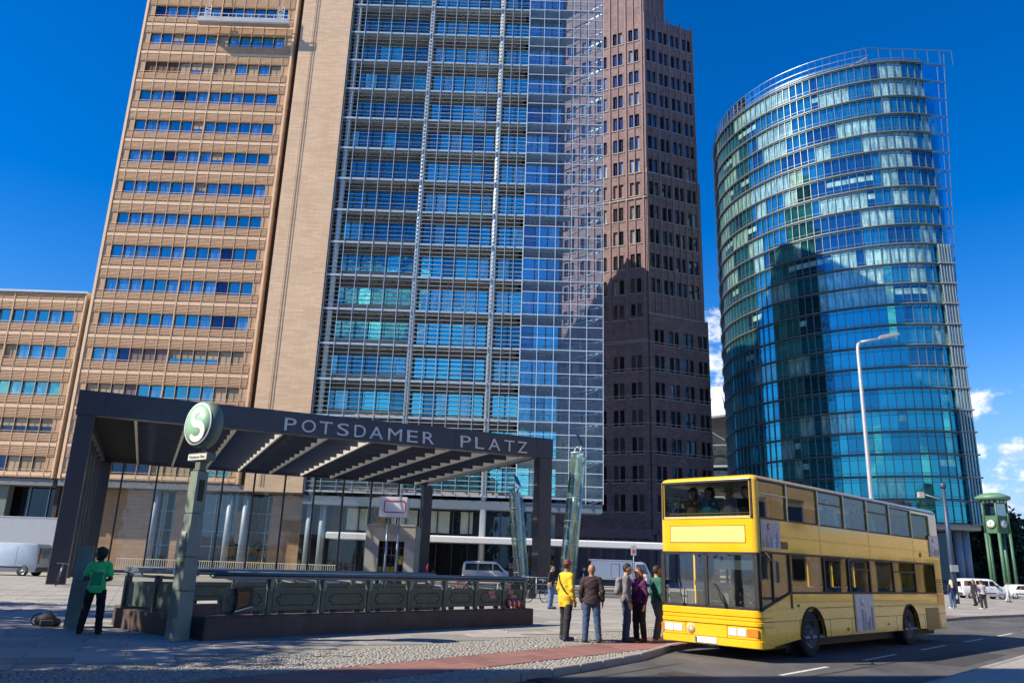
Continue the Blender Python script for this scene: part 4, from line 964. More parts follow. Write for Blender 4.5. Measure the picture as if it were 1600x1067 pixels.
# the end wall between the two pillars (it faces left, towards the camera)
mb = MBd(); mb.box(-.3, .1, .5, DEPTH - .4, -.03, .42); mb.build('plinth', plinth_m, BAL)
for k in range(2):
    y0 = .55 + k * 1.55; mb = MBd(); mb.cbox(-.16, -.10, y0, y0 + 1.4, .5, 1.02, .006); mb.build('panel', green, BAL)
    mb = MBd(); mb.box(-.2, -.06, y0 + 1.42, y0 + 1.52, .42, 1.2); mb.build('baluster', green, BAL)
mb = MBd(); mb.tube([(-.12, .3, 1.08), (-.12, .75, 1.16), (-.12, DEPTH - .4, 1.16)], .03, 8); mb.build('handrail', rail_m, BAL)
mb = MBd(); mb.box(-.2, -.02, .4, DEPTH - .3, 1.24, 1.34); mb.build('top_rail', rail_m, BAL)
# things stuck to the balustrade
st = M('pink_sticker', (.50, .22, .22), rough=.7, var=.3, scale=25)
for i, (x, z, w, h) in enumerate(((8.45, .86, .26, .09), (8.52, .74, .22, .1), (9.30, .86, .2, .12), (9.42, .76, .22, .07))):
    mb = MBd(); mb.box(x, x + w, -.045, -.041, z, z + h); tag(mb.build('sticker', st, None, BO, BA), ['upper pink sticker on the second last balustrade panel', 'lower pink sticker on the second last balustrade panel', 'square pink sticker on the last balustrade panel', 'small pink sticker above the red and white ribbons'][i], 'sticker', 'stickers on the balustrade')
rb = thing('ribbon_bunch', 'bunch of red and white ribbons tied to the last balustrade panel', 'ribbons', BO, BA)
for i in range(10):
    x = 9.18 + i * .065; mb = MBd(); l_ = random.uniform(.16, .24); dx = random.uniform(.02, .09)
    mb.tube([(x, -.09, .70), (x + dx * .4, -.13, .64), (x + dx, -.11, .70 - l_)], [.02, .045, .03], 6); mb.build('ribbon', M(('ribbon_red', 'ribbon_white')[i % 3 == 1], ((.55, .03, .035), (.75, .73, .72))[i % 3 == 1], rough=.6), rb)
bx_ = thing('strapped_parcel', 'brown carton strapped with dark tape to the first balustrade panel', 'parcel', BO, BA)
mb = MBd(); mb.cbox(.62, .92, -.14, -.045, .60, .98, .015); mb.build('carton', M('carton_brown', (.20, .095, .035), rough=.8, var=.35, scale=6, bump=.2), bx_)
mb = MBd(); mb.add([(.56, -.16, .52), (.98, -.16, .62), (1.0, -.16, .70), (.60, -.16, .60), (.56, -.05, .52), (.98, -.05, .62), (1.0, -.05, .70), (.60, -.05, .60)], [(0, 1, 2, 3), (4, 5, 6, 7), (0, 1, 5, 4), (3, 2, 6, 7), (0, 3, 7, 4), (1, 2, 6, 5)]); mb.box(.58, .96, -.15, -.044, .94, 1.03); mb.box(.9, .98, -.15, -.046, .62, .95); mb.build('tape', M('tape_black', (.012, .012, .016), rough=.5), bx_)
mb = MBd(); mb.add([(.57, -.165, .53), (.98, -.165, .625), (.98, -.165, .65), (.57, -.165, .555)], [(0, 1, 2, 3)]); mb.build('paper_edge', M('paper_white', (.7, .7, .72), rough=.8), bx_)

# sign post with the S disc
patina = M('post_patina', (.20, .25, .215), rough=.6, var=.3, scale=1.6, bump=.15, dirt=.6, dirtcol=(.36, .34, .27))
patina_d = M('post_side', (.14, .175, .155), rough=.6, var=.25, scale=1.6, dirt=.5, dirtcol=(.2, .2, .17))
SP_ = Vector((-6.58, 16.95, 0)); SG = thing('suburban_railway_sign', 'weathered green sign post with round S disc by the balustrade', 'sign', SP_, R_(-34))
def taper(mb, x, y, z0, z1, w0, d0, w1, d1, mi=0):
    vs = [(x - w0, y - d0, z0), (x + w0, y - d0, z0), (x + w0, y + d0, z0), (x - w0, y + d0, z0), (x - w1, y - d1, z1), (x + w1, y - d1, z1), (x + w1, y + d1, z1), (x - w1, y + d1, z1)]
    mb.add(vs, [(0, 3, 2, 1), (4, 5, 6, 7), (0, 1, 5, 4), (1, 2, 6, 5), (2, 3, 7, 6), (3, 0, 4, 7)], mi)
zz = [-.03, .95, 1.62, 2.5, 3.38]
for a, b in zip(zz, zz[1:]):
    w = lambda z: .165 - .012 * z; mb = MBd(); taper(mb, 0, 0, a + .008, b - .008, w(a), w(a) * 1.05, w(b), w(b) * 1.05); mb.build('post_drum', patina, SG)
mb = MBd(); mb.box(-.09, .09, -.09, .09, 0, 3.4); mb.box(.128, .134, -.07, .07, 2.75, 3.2); mb.build('post_core', green_d, SG)
mb = MBd(); mb.cbox(-.09, .09, -.08, .08, 3.37, 3.66, .01); mb.build('neck', patina_d, SG)
mb = MBd(); mb.cbox(-.33, .33, -.11, .11, 3.60, 3.76, .01); nb = mb.build('name_box', patina_d, SG)
mb = MBd(); mb.box(-.315, .315, -.118, -.112, 3.615, 3.735); mb.build('name_face', M('sign_white', (.74, .76, .73), rough=.4), nb)
me = fit(text_mesh('Potsdamer Platz', extrude=.01), -.26, .26, 0, .062, 0, .003); me.materials.clear(); me.materials.append(M('sign_ink', (.03, .03, .03), rough=.6)); link('name_text', me, nb, (0, -.119, 3.645))
mb = MBd(); mb.box(-.05, .05, -.05, .05, 3.74, 3.9); mb.build('stem', patina_d, SG)
mb = MBd(); mb.box(-.07, .06, -.172, -.166, 1.95, 2.12); mb.build('paper_notice', M('sign_white', (.74, .76, .73), rough=.4), SG)
mb = MBd(); mb.box(-.05, .04, -.178, -.172, 1.45, 1.53); mb.build('sticker', M('sticker_ochre', (.5, .36, .12), rough=.6), SG)
DZ, DR = 4.37, .50
mb = MBd(); mb.lathe([(DR * .86, -.20), (DR, -.17), (DR, .06), (DR * .86, .10)], 40, (0, 0, DZ), 'y'); drum = mb.build('sign_drum', M('sign_rim_green', (.15, .22, .175), rough=.5, var=.15), SG)
mb = MBd(); mb.lathe([(DR * .93, -.205), (DR * .93, -.215), (DR * .86, -.222)], 40, (0, 0, DZ), 'y', cap=False); mb.build('white_ring', M('enamel_white', (.84, .88, .84), rough=.3, coat=.3), drum)
mb = MBd(); mb.lathe([(0.0, -.218), (DR * .865, -.218), (DR * .865, -.2)], 40, (0, 0, DZ), 'y', cap=False); mb.build('green_face', M('enamel_green', (.34, .60, .43), rough=.3, coat=.3, var=.05), drum)
# the S: a thick double curve
def s_curve(n=40):
    pts = []
    for i in range(n + 1):
        t = i / n
        if t < .5: a = R_(20) + (R_(270) - R_(20)) * (t / .5); r = .155; cx_, cz_ = 0, .150
        else: a = R_(90) - (R_(250)) * ((t - .5) / .5); r = .165; cx_, cz_ = 0, -.165
        pts.append((cx_ + r * 1.22 * math.cos(a), cz_ + r * math.sin(a)))
    return pts
sc = s_curve(); mb = MBd(); hw = .070; o = []
for i, p in enumerate(sc):
    a = Vector(sc[max(i - 1, 0)]); b = Vector(sc[min(i + 1, len(sc) - 1)]); d = (b - a).normalized(); n = Vector((-d.y, d.x)); p = Vector(p); w = hw * (.55 + .55 * math.sin(math.pi * min(1, max(0, i / (len(sc) - 1)))) ** .5)
    o.append((p + n * w, p - n * w))
for i in range(len(o) - 1):
    (a, b), (c, d) = o[i], o[i + 1]; mb.add([(a.x, -.224, DZ + a.y), (b.x, -.224, DZ + b.y), (d.x, -.224, DZ + d.y), (c.x, -.224, DZ + c.y)], [(0, 1, 2, 3)])
mb.build('letter_s', MATS['enamel_white'], drum, normals=False)
# left pillar of the stairwell
mb_root = thing('stair_pillar', 'short tapered patinated pillar left of the stairwell behind the rucksack', 'pillar', (-9.75, 19.0, 0), R_(26))
mb = MBd(); taper(mb, 0, 0, -.02, 1.0, .20, .30, .18, .28); mb.build('pillar_base', patina, mb_root)
mb = MBd(); taper(mb, 0, 0, 1.01, 1.78, .18, .28, .16, .26); mb.build('pillar_top', patina, mb_root)

# ================================================================== LIFT HOUSE AND CUBE SIGN UNDER THE CANOPY
conc = M('lift_concrete', (.40, .37, .31), rough=.8, var=.12, scale=1.2, bump=.2, dirt=.3, dirtcol=(.28, .25, .21))
LY = 57.0; LFX = -.1727 * LY
LH = thing('lift_house', 'grey concrete lift house with a barred opening under the canopy', 'lift house', (LFX, LY, 0))
lw = .0612 * LY; lh = 1.65 + .0432 * LY
mb = MBd(); wall_open(mb, (0, lw), 0, lh, [(.95, 2.75, .2, lh - 1.05)], .35); mb.box(0, lw, .36, 3.4, 0, lh - .01); mb.build('shell', conc, LH, normals=False)
mb = MBd(); mb.prism([(0, lh), (lw, lh), (lw - .1, lh + .12), (.25, lh + .12)], -.05, 3.4, axis='y'); mb.build('roof', conc, LH)
mb = MBd(); mb.box(.96, 2.74, .28, .33, .2, lh - 1.06); mb.build('opening_glass', MATS['shop_dark'], LH)
yel = M('poster_yellow', (.58, .36, .03), rough=.6, var=.2, scale=4)
for (a, b, c, d) in ((.98, 2.3, .95, 1.35), (2.2, 2.7, 1.5, 2.1), (2.2, 2.7, .4, .85)):
    mb = MBd(); mb.box(a, b, .24, .27, c, d); mb.build('yellow_panel', yel, LH)
for i in range(7):
    mb = MBd(); mb.bar((.98 + i * .29, .18, .2), (.98 + i * .29, .18, lh - 1.06), .05); mb.build('bar', dark_fr, LH)
for z in (1.0, 1.5, 2.1, 2.6): mb = MBd(); mb.bar((.96, .16, z), (2.74, .16, z), .05); mb.build('bar', dark_fr, LH)
mb = MBd(); mb.box(-.012, 0, .5, 1.5, .1, 2.5); mb.build('side_door', dark_fr, LH)
cs_y = 53.5; CS = thing('cube_sign', 'white cube sign with an empty red outlined frame above the lift house', 'sign', (-.1587 * cs_y, cs_y, 0))
cw = .0345 * cs_y; cz0 = 1.65 + .054 * cs_y; cz1 = 1.65 + .0785 * cs_y
mb = MBd(); mb.cbox(0, cw, 0, 1.3, cz0, cz1, .03); mb.build('cube', M('cube_white', (.66, .66, .70), rough=.45, var=.05), CS)
mb = MBd(); rr = .12; a, b, c, d = cw * .18, cw * .93, cz0 + .3, cz1 - .26; hw = .035
pts_ = []
for cx_, cz_, a0 in ((b - rr, c + rr, -90), (b - rr, d - rr, 0), (a + rr, d - rr, 90), (a + rr, c + rr, 180)):
    for k in range(5): pts_.append((cx_ + rr * math.cos(R_(a0 + k * 22.5)), -.012, cz_ + rr * math.sin(R_(a0 + k * 22.5))))
mb.tube(pts_ + pts_[:2], hw, 6); mb.build('red_frame', M('frame_red', (.45, .02, .05), rough=.5), CS)
for xx in (.55, 1.3): mb = MBd(); mb.tube([(xx, .6, 0), (xx, .6, cz0)], .07, 8); mb.build('leg', steel_g, CS)

# ================================================================== GLASS LIGHT TUBES
tg = MT('tube_glass', (.62, .80, .72), refl=.20, gcol=(.85, 1, .95), film=.12, filmcol=(.55, .68, .60))
tg2 = M('tube_core', (.42, .56, .48), rough=.25, metal=.4, var=.2, scale=1.5)
def light_tube(y, xb, xt, ztop, zh, label):
    T_ = thing('light_tube', label, 'light pipe', (xb * y, y, 0), 0, 'leaning glass light tubes')
    dx = (xt - xb) * y; top = Vector((dx, 0, ztop)); n = 6
    mb = MBd(); mb.tube([(0, 0, -.02), top], .46, 18, cap=False); mb.build('glass_tube', tg, T_)
    mb = MBd(); mb.tube([(0.12, .1, -.02), top + Vector((.12, .1, -.1))], .20, 12); mb.build('inner_tube', tg2, T_)
    mb = MBd(); mb.tube([(.55, .1, -.02), top + Vector((.5, .1, -.3))], .16, 10); mb.build('side_tube', tg2, T_)
    for k in range(n + 1):
        p = top * (k / n); mb = MBd(); mb.lathe([(.465, -.05), (.49, -.05), (.49, .05), (.465, .05)], 18, tuple(p), cap=False); mb.build('ring', steel_w, T_)
    mb = MBd(); mb.tube([top + Vector((.2, 0, 0)), top + Vector((.3, 0, .5))], .09, 8); mb.tube([top + Vector((-.25, 0, -.05)), top + Vector((-.1, 0, .4))], .06, 6); mb.tube([top + Vector((.3, 0, .5)), top + Vector((-.1, 0, .4))], .06, 6); mb.build('bracket', steel_g, T_)
    mb = MBd(); c = top + Vector((.12, 0, .95)); mb.add([c + Vector(v) for v in ((-.30, -.2, .55), (.05, .25, .35), (.38, .1, -.45), (-.02, -.3, -.25), (-.27, -.24, .53), (.08, .2, .33), (.42, .05, -.47), (.02, -.35, -.27))], [(0, 1, 2, 3), (7, 6, 5, 4), (0, 1, 5, 4), (1, 2, 6, 5), (2, 3, 7, 6), (3, 0, 4, 7)])
    mb.build('mirror', M('heliostat', (.16, .17, .19), rough=.2, metal=.7), T_)
light_tube(62.0, .0205, .0095, 1.65 + .0882 * 62, 0, 'leaning glass light tube with a mirror seen under the canopy edge')
light_tube(57.0, .0735, .0880, 1.65 + .1407 * 57, 0, 'taller leaning glass light tube with a mirror right of the canopy post')

# ================================================================== STREET LAMP, DARK POLE, TRAFFIC TOWER
lampm = M('lamp_galvanised', (.50, .52, .53), rough=.4, metal=.3, var=.08)
ly = 38.0; LP = thing('street_lamp', 'tall grey street lamp with a bent arm rising behind the bus', 'street lamp', (.459 * ly, ly, 0))
zt = 1.65 + .3005 * ly
mb = MBd(); mb.tube([(0, 0, -.02), (0, 0, 3), (0.02, 0, zt - .35), (.06, 0, zt - .1), (.22, 0, zt + .02)], [.12, .11, .085, .08, .075], 12); mb.build('pole', lampm, LP)
mb = MBd(); mb.tube([(.2, 0, zt + .015), (1.15, 0, zt + .24)], [.065, .055], 10); mb.build('arm', lampm, LP)
mb = MBd(); d = Vector((.97, 0, .24)); u = Vector((-.24, 0, .97)); mb.obox(Vector((1.62, 0, zt + .37)), d * .52, Vector((0, .16, 0)), u * .055); mb.obox(Vector((1.62, 0, zt + .45)), d * .42, Vector((0, .10, 0)), u * .04); mb.build('lamp_head', lampm, LP)
mb = MBd(); mb.obox(Vector((1.75, 0, zt + .335)), d * .34, Vector((0, .12, 0)), u * .02); mb.build('lamp_lens', M('lamp_lens', (.6, .62, .62), rough=.2), LP)
mb = MBd(); mb.cbox(-.14, .14, -.14, .14, -.02, .5, .02); mb.build('pole_foot', lampm, LP)
py_ = 62.0; DP = thing('mast', 'dark blue steel mast with small brackets beside the glass tower corner', 'mast', (.5515 * py_, py_, 0)); navy = M('navy_steel', (.04, .065, .12), rough=.45, var=.1)
mb = MBd(); mb.tube([(0, 0, -.02), (0, 0, 1.65 + .1163 * py_)], [.22, .15], 12); mb.build('mast_tube', navy, DP)
mb = MBd(); mb.lathe([(.2, 0), (.24, .05), (.24, .3), (.12, .42), (0, .45)], 12, (0, 0, 1.65 + .112 * py_)); mb.build('cap', navy, DP)
mb = MBd(); mb.tube([(0, 0, 7.6), (-1.8, -.2, 8.1)], .05, 6); mb.cbox(-2.15, -1.7, -.35, -.05, 7.8, 8.2, .02); mb.build('floodlight', lampm, DP)
mb = MBd(); mb.cbox(-.3, .3, -.3, -.16, 2.3, 2.8, .02); mb.build('control_box', steel_g, DP)
tg_ = M('tower_green', (.06, .15, .085), rough=.5, var=.15, scale=1.5, dirt=.25, dirtcol=(.15, .25, .17))
ty = 95.0; TT = thing('traffic_light_tower', 'old green five sided traffic light tower with clocks on tall legs', 'tower', (.6125 * ty, ty, 0), R_(5))
zb, zm, zr = 1.65 + .0583 * ty, 1.65 + .078 * ty, 1.65 + .0985 * ty; r5 = 1.34
ang5 = [R_(-90 + 36 + 72 * i + 8) for i in range(5)]; P5_ = [(r5 * math.cos(a), r5 * math.sin(a)) for a in ang5]
for x, y in P5_:
    mb = MBd(); mb.tube([(x * .95, y * .95, -.1), (x * .95, y * .95, zb)], .19, 8); mb.build('leg', tg_, TT)
    mb = MBd(); mb.tube([(x * .98, y * .98, zb + .02), (x * .98, y * .98, zr)], .13, 8); mb.build('corner_post', tg_, TT)
mb = MBd(); mb.prism([(x * .97, y * .97) for x, y in P5_], zb, zm); mb.build('cabin', tg_, TT)
for i in range(5):
    a, b = Vector(P5_[i]), Vector(P5_[(i + 1) % 5]); m = (a + b) / 2; n = m.normalized(); an = math.atan2(n.y, n.x) + math.pi / 2; W = (b - a).length
    q = m * 1.0; mb = MBd(); mb.lathe([(0, -.08), (.46, -.08), (.46, .05)], 24, axis='y'); fc = mb.build('clock_face', M('clock_white', (.72, .72, .68), rough=.5), TT, (q.x, q.y, (zb + zm) / 2 + .1), an)
    mb = MBd(); mb.lathe([(.46, -.1), (.53, -.1), (.53, .05), (.46, .05)], 24, axis='y', cap=False); mb.build('clock_rim', tg_, fc)
    mb = MBd(); mb.bar((0, -.1, 0), (.1, -.1, .3), .05); mb.bar((0, -.1, 0), (-.24, -.1, .08), .05); mb.build('clock_hands', M('clock_black', (.02, .02, .02)), fc)
    mb = MBd(); mb.box(-W / 2 + .16, W / 2 - .16, -.02, .02, zm + .1, zr - .45); mb.build('cabin_window', MT('cabin_glass', (.8, .9, .95), refl=.35), TT, (q.x * .96, q.y * .96, 0), an)
    mb = MBd(); mb.box(-W / 2 + .1, W / 2 - .1, -.06, .06, zm, zm + .12); mb.box(-W / 2 + .1, W / 2 - .1, -.06, .06, zr - .45, zr); mb.build('window_rail', tg_, TT, (q.x * .96, q.y * .96, 0), an)
    for dx in (-.5, 0, .5):
        mb = MBd(); mb.lathe([(.1, -.16), (.17, -.14), (.17, .02)], 12, (dx, 0, zr - .2), 'y'); mb.build('signal_lens', M(('lens_clear', 'lens_green', 'lens_clear')[int(dx * 2 + 1)], ((.6, .62, .6), (.2, .5, .35), (.6, .62, .6))[int(dx * 2 + 1)], rough=.15), TT, (q.x * 1.03, q.y * 1.03, 0), an)
mb = MBd(); mb.lathe([(1.6, zr), (1.86, zr + .1), (1.86, zr + .42), (1.5, zr + .6), (.9, zr + .85), (0, zr + .95)], 28); mb.build('roof', M('tower_roof_green', (.12, .26, .16), rough=.5, var=.1), TT)

# ================================================================== TREES AND THE HOUSE OUT OF FRAME ON THE LEFT
bark = M('bark', (.10, .075, .055), rough=.9, var=.3, scale=8, bump=.6, bscale=20)
def leafmat(name, c):
    m = M(name, c, rough=.55, var=.45, scale=1.2)
    nt = m.node_tree; out = [n for n in nt.nodes if n.type == 'OUTPUT_MATERIAL'][0]; p_ = [n for n in nt.nodes if n.type == 'BSDF_PRINCIPLED'][0]
    tr = nt.nodes.new('ShaderNodeBsdfTranslucent'); tr.inputs[0].default_value = (c[0] * 1.6, c[1] * 1.8, c[2], 1); ms = nt.nodes.new('ShaderNodeMixShader'); ms.inputs[0].default_value = .25
    nt.links.new(p_.outputs[0], ms.inputs[1]); nt.links.new(tr.outputs[0], ms.inputs[2]); nt.links.new(ms.outputs[0], out.inputs[0]); return m
def tree(name, label, loc, h, r, leaf, nleaf, lsize, seed, zc=None, group=None):
    rng = random.Random(seed); t = thing(name, label, 'tree', loc, 0, group); zc = zc or h * .62
    mb = MBd(); mb.tube([(0, 0, -.1), (.05, .03, h * .2), (.1, -.05, h * .45), (0, 0, h * .8)], [.035 * h * .6, .028 * h * .6, .018 * h * .6, .004 * h], 9)
    tips = []
    for i in range(16):
        a = rng.uniform(0, 6.28); z0 = h * rng.uniform(.22, .6); e = rng.uniform(.25, .9); L = r * rng.uniform(.6, 1.0)
        p1 = Vector((math.cos(a) * L * .5, math.sin(a) * L * .5, z0 + L * .35 * e)); p2 = Vector((math.cos(a) * L, math.sin(a) * L, z0 + L * e)); mb.tube([(0, 0, z0), p1, p2], [.010 * h, .006 * h, .002 * h], 6); tips += [p1, p2, (p1 + p2) / 2]
    mb.build('trunk', bark, t)
    cl = []
    for i in range(46):
        u = Vector((rng.gauss(0, 1), rng.gauss(0, 1), rng.gauss(0, 1))).normalized() * rng.uniform(.35, 1) ** .6
        cl.append((Vector((u.x * r, u.y * r, zc + u.z * (h - zc) * (1 if u.z > 0 else .75))), rng.uniform(.16, .30) * r))
    for p in tips: cl.append((p, .18 * r))
    n = nleaf; ci = np.random.RandomState(seed); idx = ci.randint(0, len(cl), n); C = np.array([c[0][:] for c in cl])[idx]; RR = np.array([c[1] for c in cl])[idx]
    off = ci.normal(0, .5, (n, 3)) * RR[:, None]; P = C + off; s = lsize * ci.uniform(.6, 1.3, n)
    a = ci.normal(0, 1, (n, 3)); a /= np.linalg.norm(a, axis=1)[:, None]; b = ci.normal(0, 1, (n, 3)); b -= a * (a * b).sum(1)[:, None]; b /= np.linalg.norm(b, axis=1)[:, None]
    V = np.stack([P - a * s[:, None], P + b * s[:, None] * .55, P + a * s[:, None], P - b * s[:, None] * .55], 1).reshape(-1, 3)
    me = bpy.data.meshes.new('crown'); F = np.arange(n * 4).reshape(-1, 4); me.from_pydata(V.tolist(), [], F.tolist()); me.materials.append(leaf); link('crown', me, t); return t
lf1 = leafmat('leaf_green', (.055, .085, .022)); lf2 = leafmat('leaf_dark', (.025, .045, .018))
GRT = 'park trees behind the traffic tower'
tree('broadleaf_tree', 'dark tree standing right behind the glass tower corner columns', (88, 150, 0), 17, 7.5, lf2, 18000, .5, 21, group=GRT, zc=6.0)
tree('broadleaf_tree', 'dark spreading tree behind the left legs of the traffic tower', (97, 160, 0), 12.5, 8, lf2, 18000, .5, 22, group=GRT, zc=6.0)
tree('broadleaf_tree', 'dark spreading tree behind the right legs of the traffic tower', (108, 162, 0), 13, 8, lf2, 18000, .5, 23, group=GRT, zc=6.0)
tree('broadleaf_tree', 'dark tree at the right edge of the picture', (119, 165, 0), 12.5, 8, lf2, 18000, .5, 24, group=GRT, zc=6.0)
HG = MBd(); rs = np.random.RandomState(9); n = 9000; X_ = rs.uniform(0, 60, n); P = np.stack([X_, rs.uniform(0, 3, n), rs.uniform(0, 1, n) ** .7 * (3.2 + .9 * np.sin(X_ * .7) + .5 * np.sin(X_ * 1.9))], 1); A = rs.normal(0, 1, (n, 3)); A /= np.linalg.norm(A, axis=1)[:, None]; B = np.cross(A, rs.normal(0, 1, (n, 3))); B /= np.linalg.norm(B, axis=1)[:, None]
V = np.stack([P - A * .4, P + B * .25, P + A * .4, P - B * .25], 1).reshape(-1, 3); me = bpy.data.meshes.new('hedge'); me.from_pydata(V.tolist(), [], np.arange(n * 4).reshape(-1, 4).tolist()); me.materials.append(lf2)
hg = link('hedge', me, None, (72, 143, -.02)); hg['kind'] = 'stuff'; tag(hg, 'dark hedge of park shrubs behind the traffic tower', 'hedge')
GRL = 'street trees out of view on the left'
for i, (x, y, h, r) in enumerate(((-18.0, 11.6, 10.8, 4.6), (-23.6, 19.0, 10.8, 4.8))):
    tree('street_tree', ('leafy street tree left of the view that throws dappled shade', 'second leafy street tree left of the view, farther from the camera')[i], (x, y, 0), h, r, lf1, 26000, .15, 31 + i, group=GRL)
HB = thing('street_house', 'pale stone house behind the camera on the left that shades the foreground', 'building', (-26, -2, 0), math.atan2(.26, .97))
hm = M('house_stone', (.38, .33, .27), rough=.8, var=.12); mb = MBd()
ops = [(-19 + i * 3.2, -17.4 + i * 3.2, 1.2 + k * 3.6, 3.3 + k * 3.6) for i in range(12) for k in range(5)]
wall_open(mb, (-20.5, 20.5), 0, 19.8, ops, .3); mb.build('wall', hm, HB, (0, 6.5, 0), math.pi, normals=False)
mb = MBd(); mb.box(-20.5, 20.5, -14, 6.15, 0, 19.75); mb.build('house_core', hm, HB)
mb = MBd(); mb.box(-20.8, 20.8, -14.3, 6.9, 19.8, 20.3); mb.build('roof', soffit, HB)
hw_ = MBd(); hw_.box(-.8, .8, 0, .05, -1.05, 1.05); hme = hw_.mesh('window', win_dark)
for a, b, c, d in ops: link('window', hme, HB, (-(a + b) / 2, 6.22, (c + d) / 2))

HB2 = thing('street_house', 'sandstone house across the road out of view on the right', 'building', (47.5, 22, 0), math.atan2(22, 8))
gm2 = M('house_sandstone', (.62, .42, .20), rough=.8, var=.15, scale=.8); mb = MBd()
ops = [(-14 + i * 3.5, -12.3 + i * 3.5, 1.2 + k * 3.9, 3.6 + k * 3.9) for i in range(8) for k in range(5)]
wall_open(mb, (-15, 15), 0, 21.5, ops, .3); mb.build('wall', gm2, HB2, (0, 0, 0), math.pi, normals=False)
mb = MBd(); mb.box(-15, 15, -14, -.35, 0, 21.4); mb.build('house_core', gm2, HB2)
mb = MBd(); mb.box(-15.4, 15.4, -14.3, .5, 21.5, 22.1); mb.build('roof', soffit, HB2)
mb = MBd(); o2 = [(-45.6 + i * 2.55, -43.5 + i * 2.55, .3, 3.3) for i in range(12)]; wall_open(mb, (-46, -15.2), 0, 5.1, o2, .6); mb.build('reflection_wing', gm2, HB2, (0, 0, 0), math.pi, normals=False)  # unseen wing added for its golden reflection in the bus side
mb = MBd(); mb.box(15.2, 46, -.7, -.6, 0, 3.5); mb.build('reflection_wing_openings', win_dark, HB2); mb = MBd(); mb.box(15.2, 46, -8, -.75, 0, 5.0); mb.build('reflection_wing_core', gm2, HB2)  # dark openings of the added wing, for the lower bus windows to reflect
for a, b, c, d in ops: link('window', hme, HB2, (-(a + b) / 2, -.28, (c + d) / 2))

# ================================================================== THE BUS
yel_p = M('bus_yellow', (.88, .50, .010), rough=.28, var=.05, scale=1.2, coat=1.0, dirt=.10, dirtcol=(.60, .36, .03))
yel_l = M('bus_panel_pale', (.80, .66, .22), rough=.45, var=.03, coat=.2)
blk = M('bus_rubber', (.018, .018, .02), rough=.55, var=.2)
bgl = MT('bus_glass', (.93, .96, .96), refl=.05, gcol=(.9, .95, 1.0), wav=.004)
bgl_s = MT('bus_side_glass', (.88, .91, .91), refl=.035, gcol=(.95, .97, 1.0), wav=.006, fres=.11)
inn = M('bus_interior', (.36, .36, .37), rough=.8, var=.2)
inn_y = M('bus_pole_yellow', (.62, .42, .04), rough=.4)
seat_m = M('bus_seat_fabric', (.16, .18, .28), rough=.9, var=.5, scale=30)
BUSA = R_(44.5); bp0 = Vector((5.44, 17.44, -.13)); BL_, BW, BH_ = 11.75, 2.5, 3.92
BUS = thing('double_decker_bus', 'yellow double decker bus with passengers on its upper deck at the kerb', 'bus', bp0, BUSA)
UPW = [(.16, 1.42), (1.48, 3.06), (3.12, 4.56), (4.62, 6.06), (6.12, 7.66), (7.72, 9.36), (9.42, 10.9)]
LOW = [(.12, 1.42, 1.07), (1.50, 3.20, 1.40), (3.28, 4.62, 1.40), (4.70, 5.96, 1.40), (6.04, 7.60, 1.40), (7.68, 9.30, 1.40), (9.38, 10.98, 1.40)]
ZS, ZW0, ZW1, ZU0, ZU1 = 1.05, 1.40, 2.24, 2.98, 3.80
CR = .13
def side_wall(name, y, flip):
    mb = MBd(); ops = [(a, b, ZU0, ZU1 if i < 5 else ZU1 - .06 * (i - 4)) for i, (a, b) in enumerate(UPW)] + [(a, b, z, ZW1) for a, b, z in LOW]
    if flip: ops = [o for o in ops if not (o[2] < 2 and o[0] < 1.45)] + [(.15, 1.40, .42, ZW1)]
    wall_open(mb, (CR - .02, BL_ - CR), ZS, BH_ - .12, ops if not flip else [o for o in ops if o[2] > .5] + [(.15, 1.40, ZS + .001, ZW1)], .05)
    o = mb.build(name, yel_p, BUS, (0, y, 0), 0, normals=False)
    if flip:
        for v in o.data.vertices: v.co.y = -v.co.y
    return o
side_wall('side_panel', 0, False); side_wall('side_panel', BW, True)
# wedge under the driver's quarter window
mb = MBd(); mb.prism([(.125, 1.072), (1.415, 1.072), (1.415, 1.40)], .002, .05, axis='y'); mb.build('quarter_wedge', yel_p, BUS)
def skirt(y0, y1, nm):
    pts = [(CR, .27)]
    for c in (2.42, 8.62):
        for k in range(0, 13): a = math.pi - math.pi * k / 12; pts.append((c + .62 * math.cos(a), max(.27, .42 + .66 * math.sin(a))))
    pts += [(BL_ - .1, .36), (BL_ - CR, 1.05), (CR, 1.05)]
    mb = MBd(); mb.prism(pts, y0, y1, axis='y'); mb.build(nm, yel_p, BUS)
    for c in (2.42, 8.62):
        yy = y0 - .012 if y0 < 1 else y1 + .012
        mb = MBd(); mb.tube([(c + .625 * math.cos(math.pi * k / 12), yy, .42 + .665 * math.sin(math.pi * k / 12)) for k in range(13)], .022, 6); mb.build('arch_trim', blk, BUS)
skirt(0.0, .05, 'skirt'); skirt(BW - .05, BW, 'skirt')
# seams and flaps on the visible side
sm = MBd()
for a in (1.75, 3.35, 4.6, 7.55, 9.75, 11.1): sm.box(a, a + .012, -.003, .001, .30, .80)
sm.box(.1, 11.6, -.003, .001, .80, .812)
for a in (3.09, 6.09, 9.39): sm.box(a, a + .008, -.003, .001, 2.29, 2.95)
sm.box(.15, 11.6, -.003, .001, 2.60, 2.608); sm.box(1.5, 11.0, -.003, .001, 1.20, 1.207)
sm.build('skirt_seams', blk, BUS, kind='stuff')
for a0, a1, z0, z1 in ((1.70, 1.80, 1.10, 1.15), (1.86, 1.90, .46, .5), (4.3, 4.38, .52, .58), (6.9, 6.98, .58, .63), (9.85, 10.0, 2.42, 2.56), (1.08, 1.4, 2.34, 2.5)):
    mb = MBd(); mb.cbox(a0, a1, -.012, .0, z0, z1, .003); mb.build('side_marker', M('marker_brown', (.16, .06, .01), rough=.5), BUS)
mb = MBd()
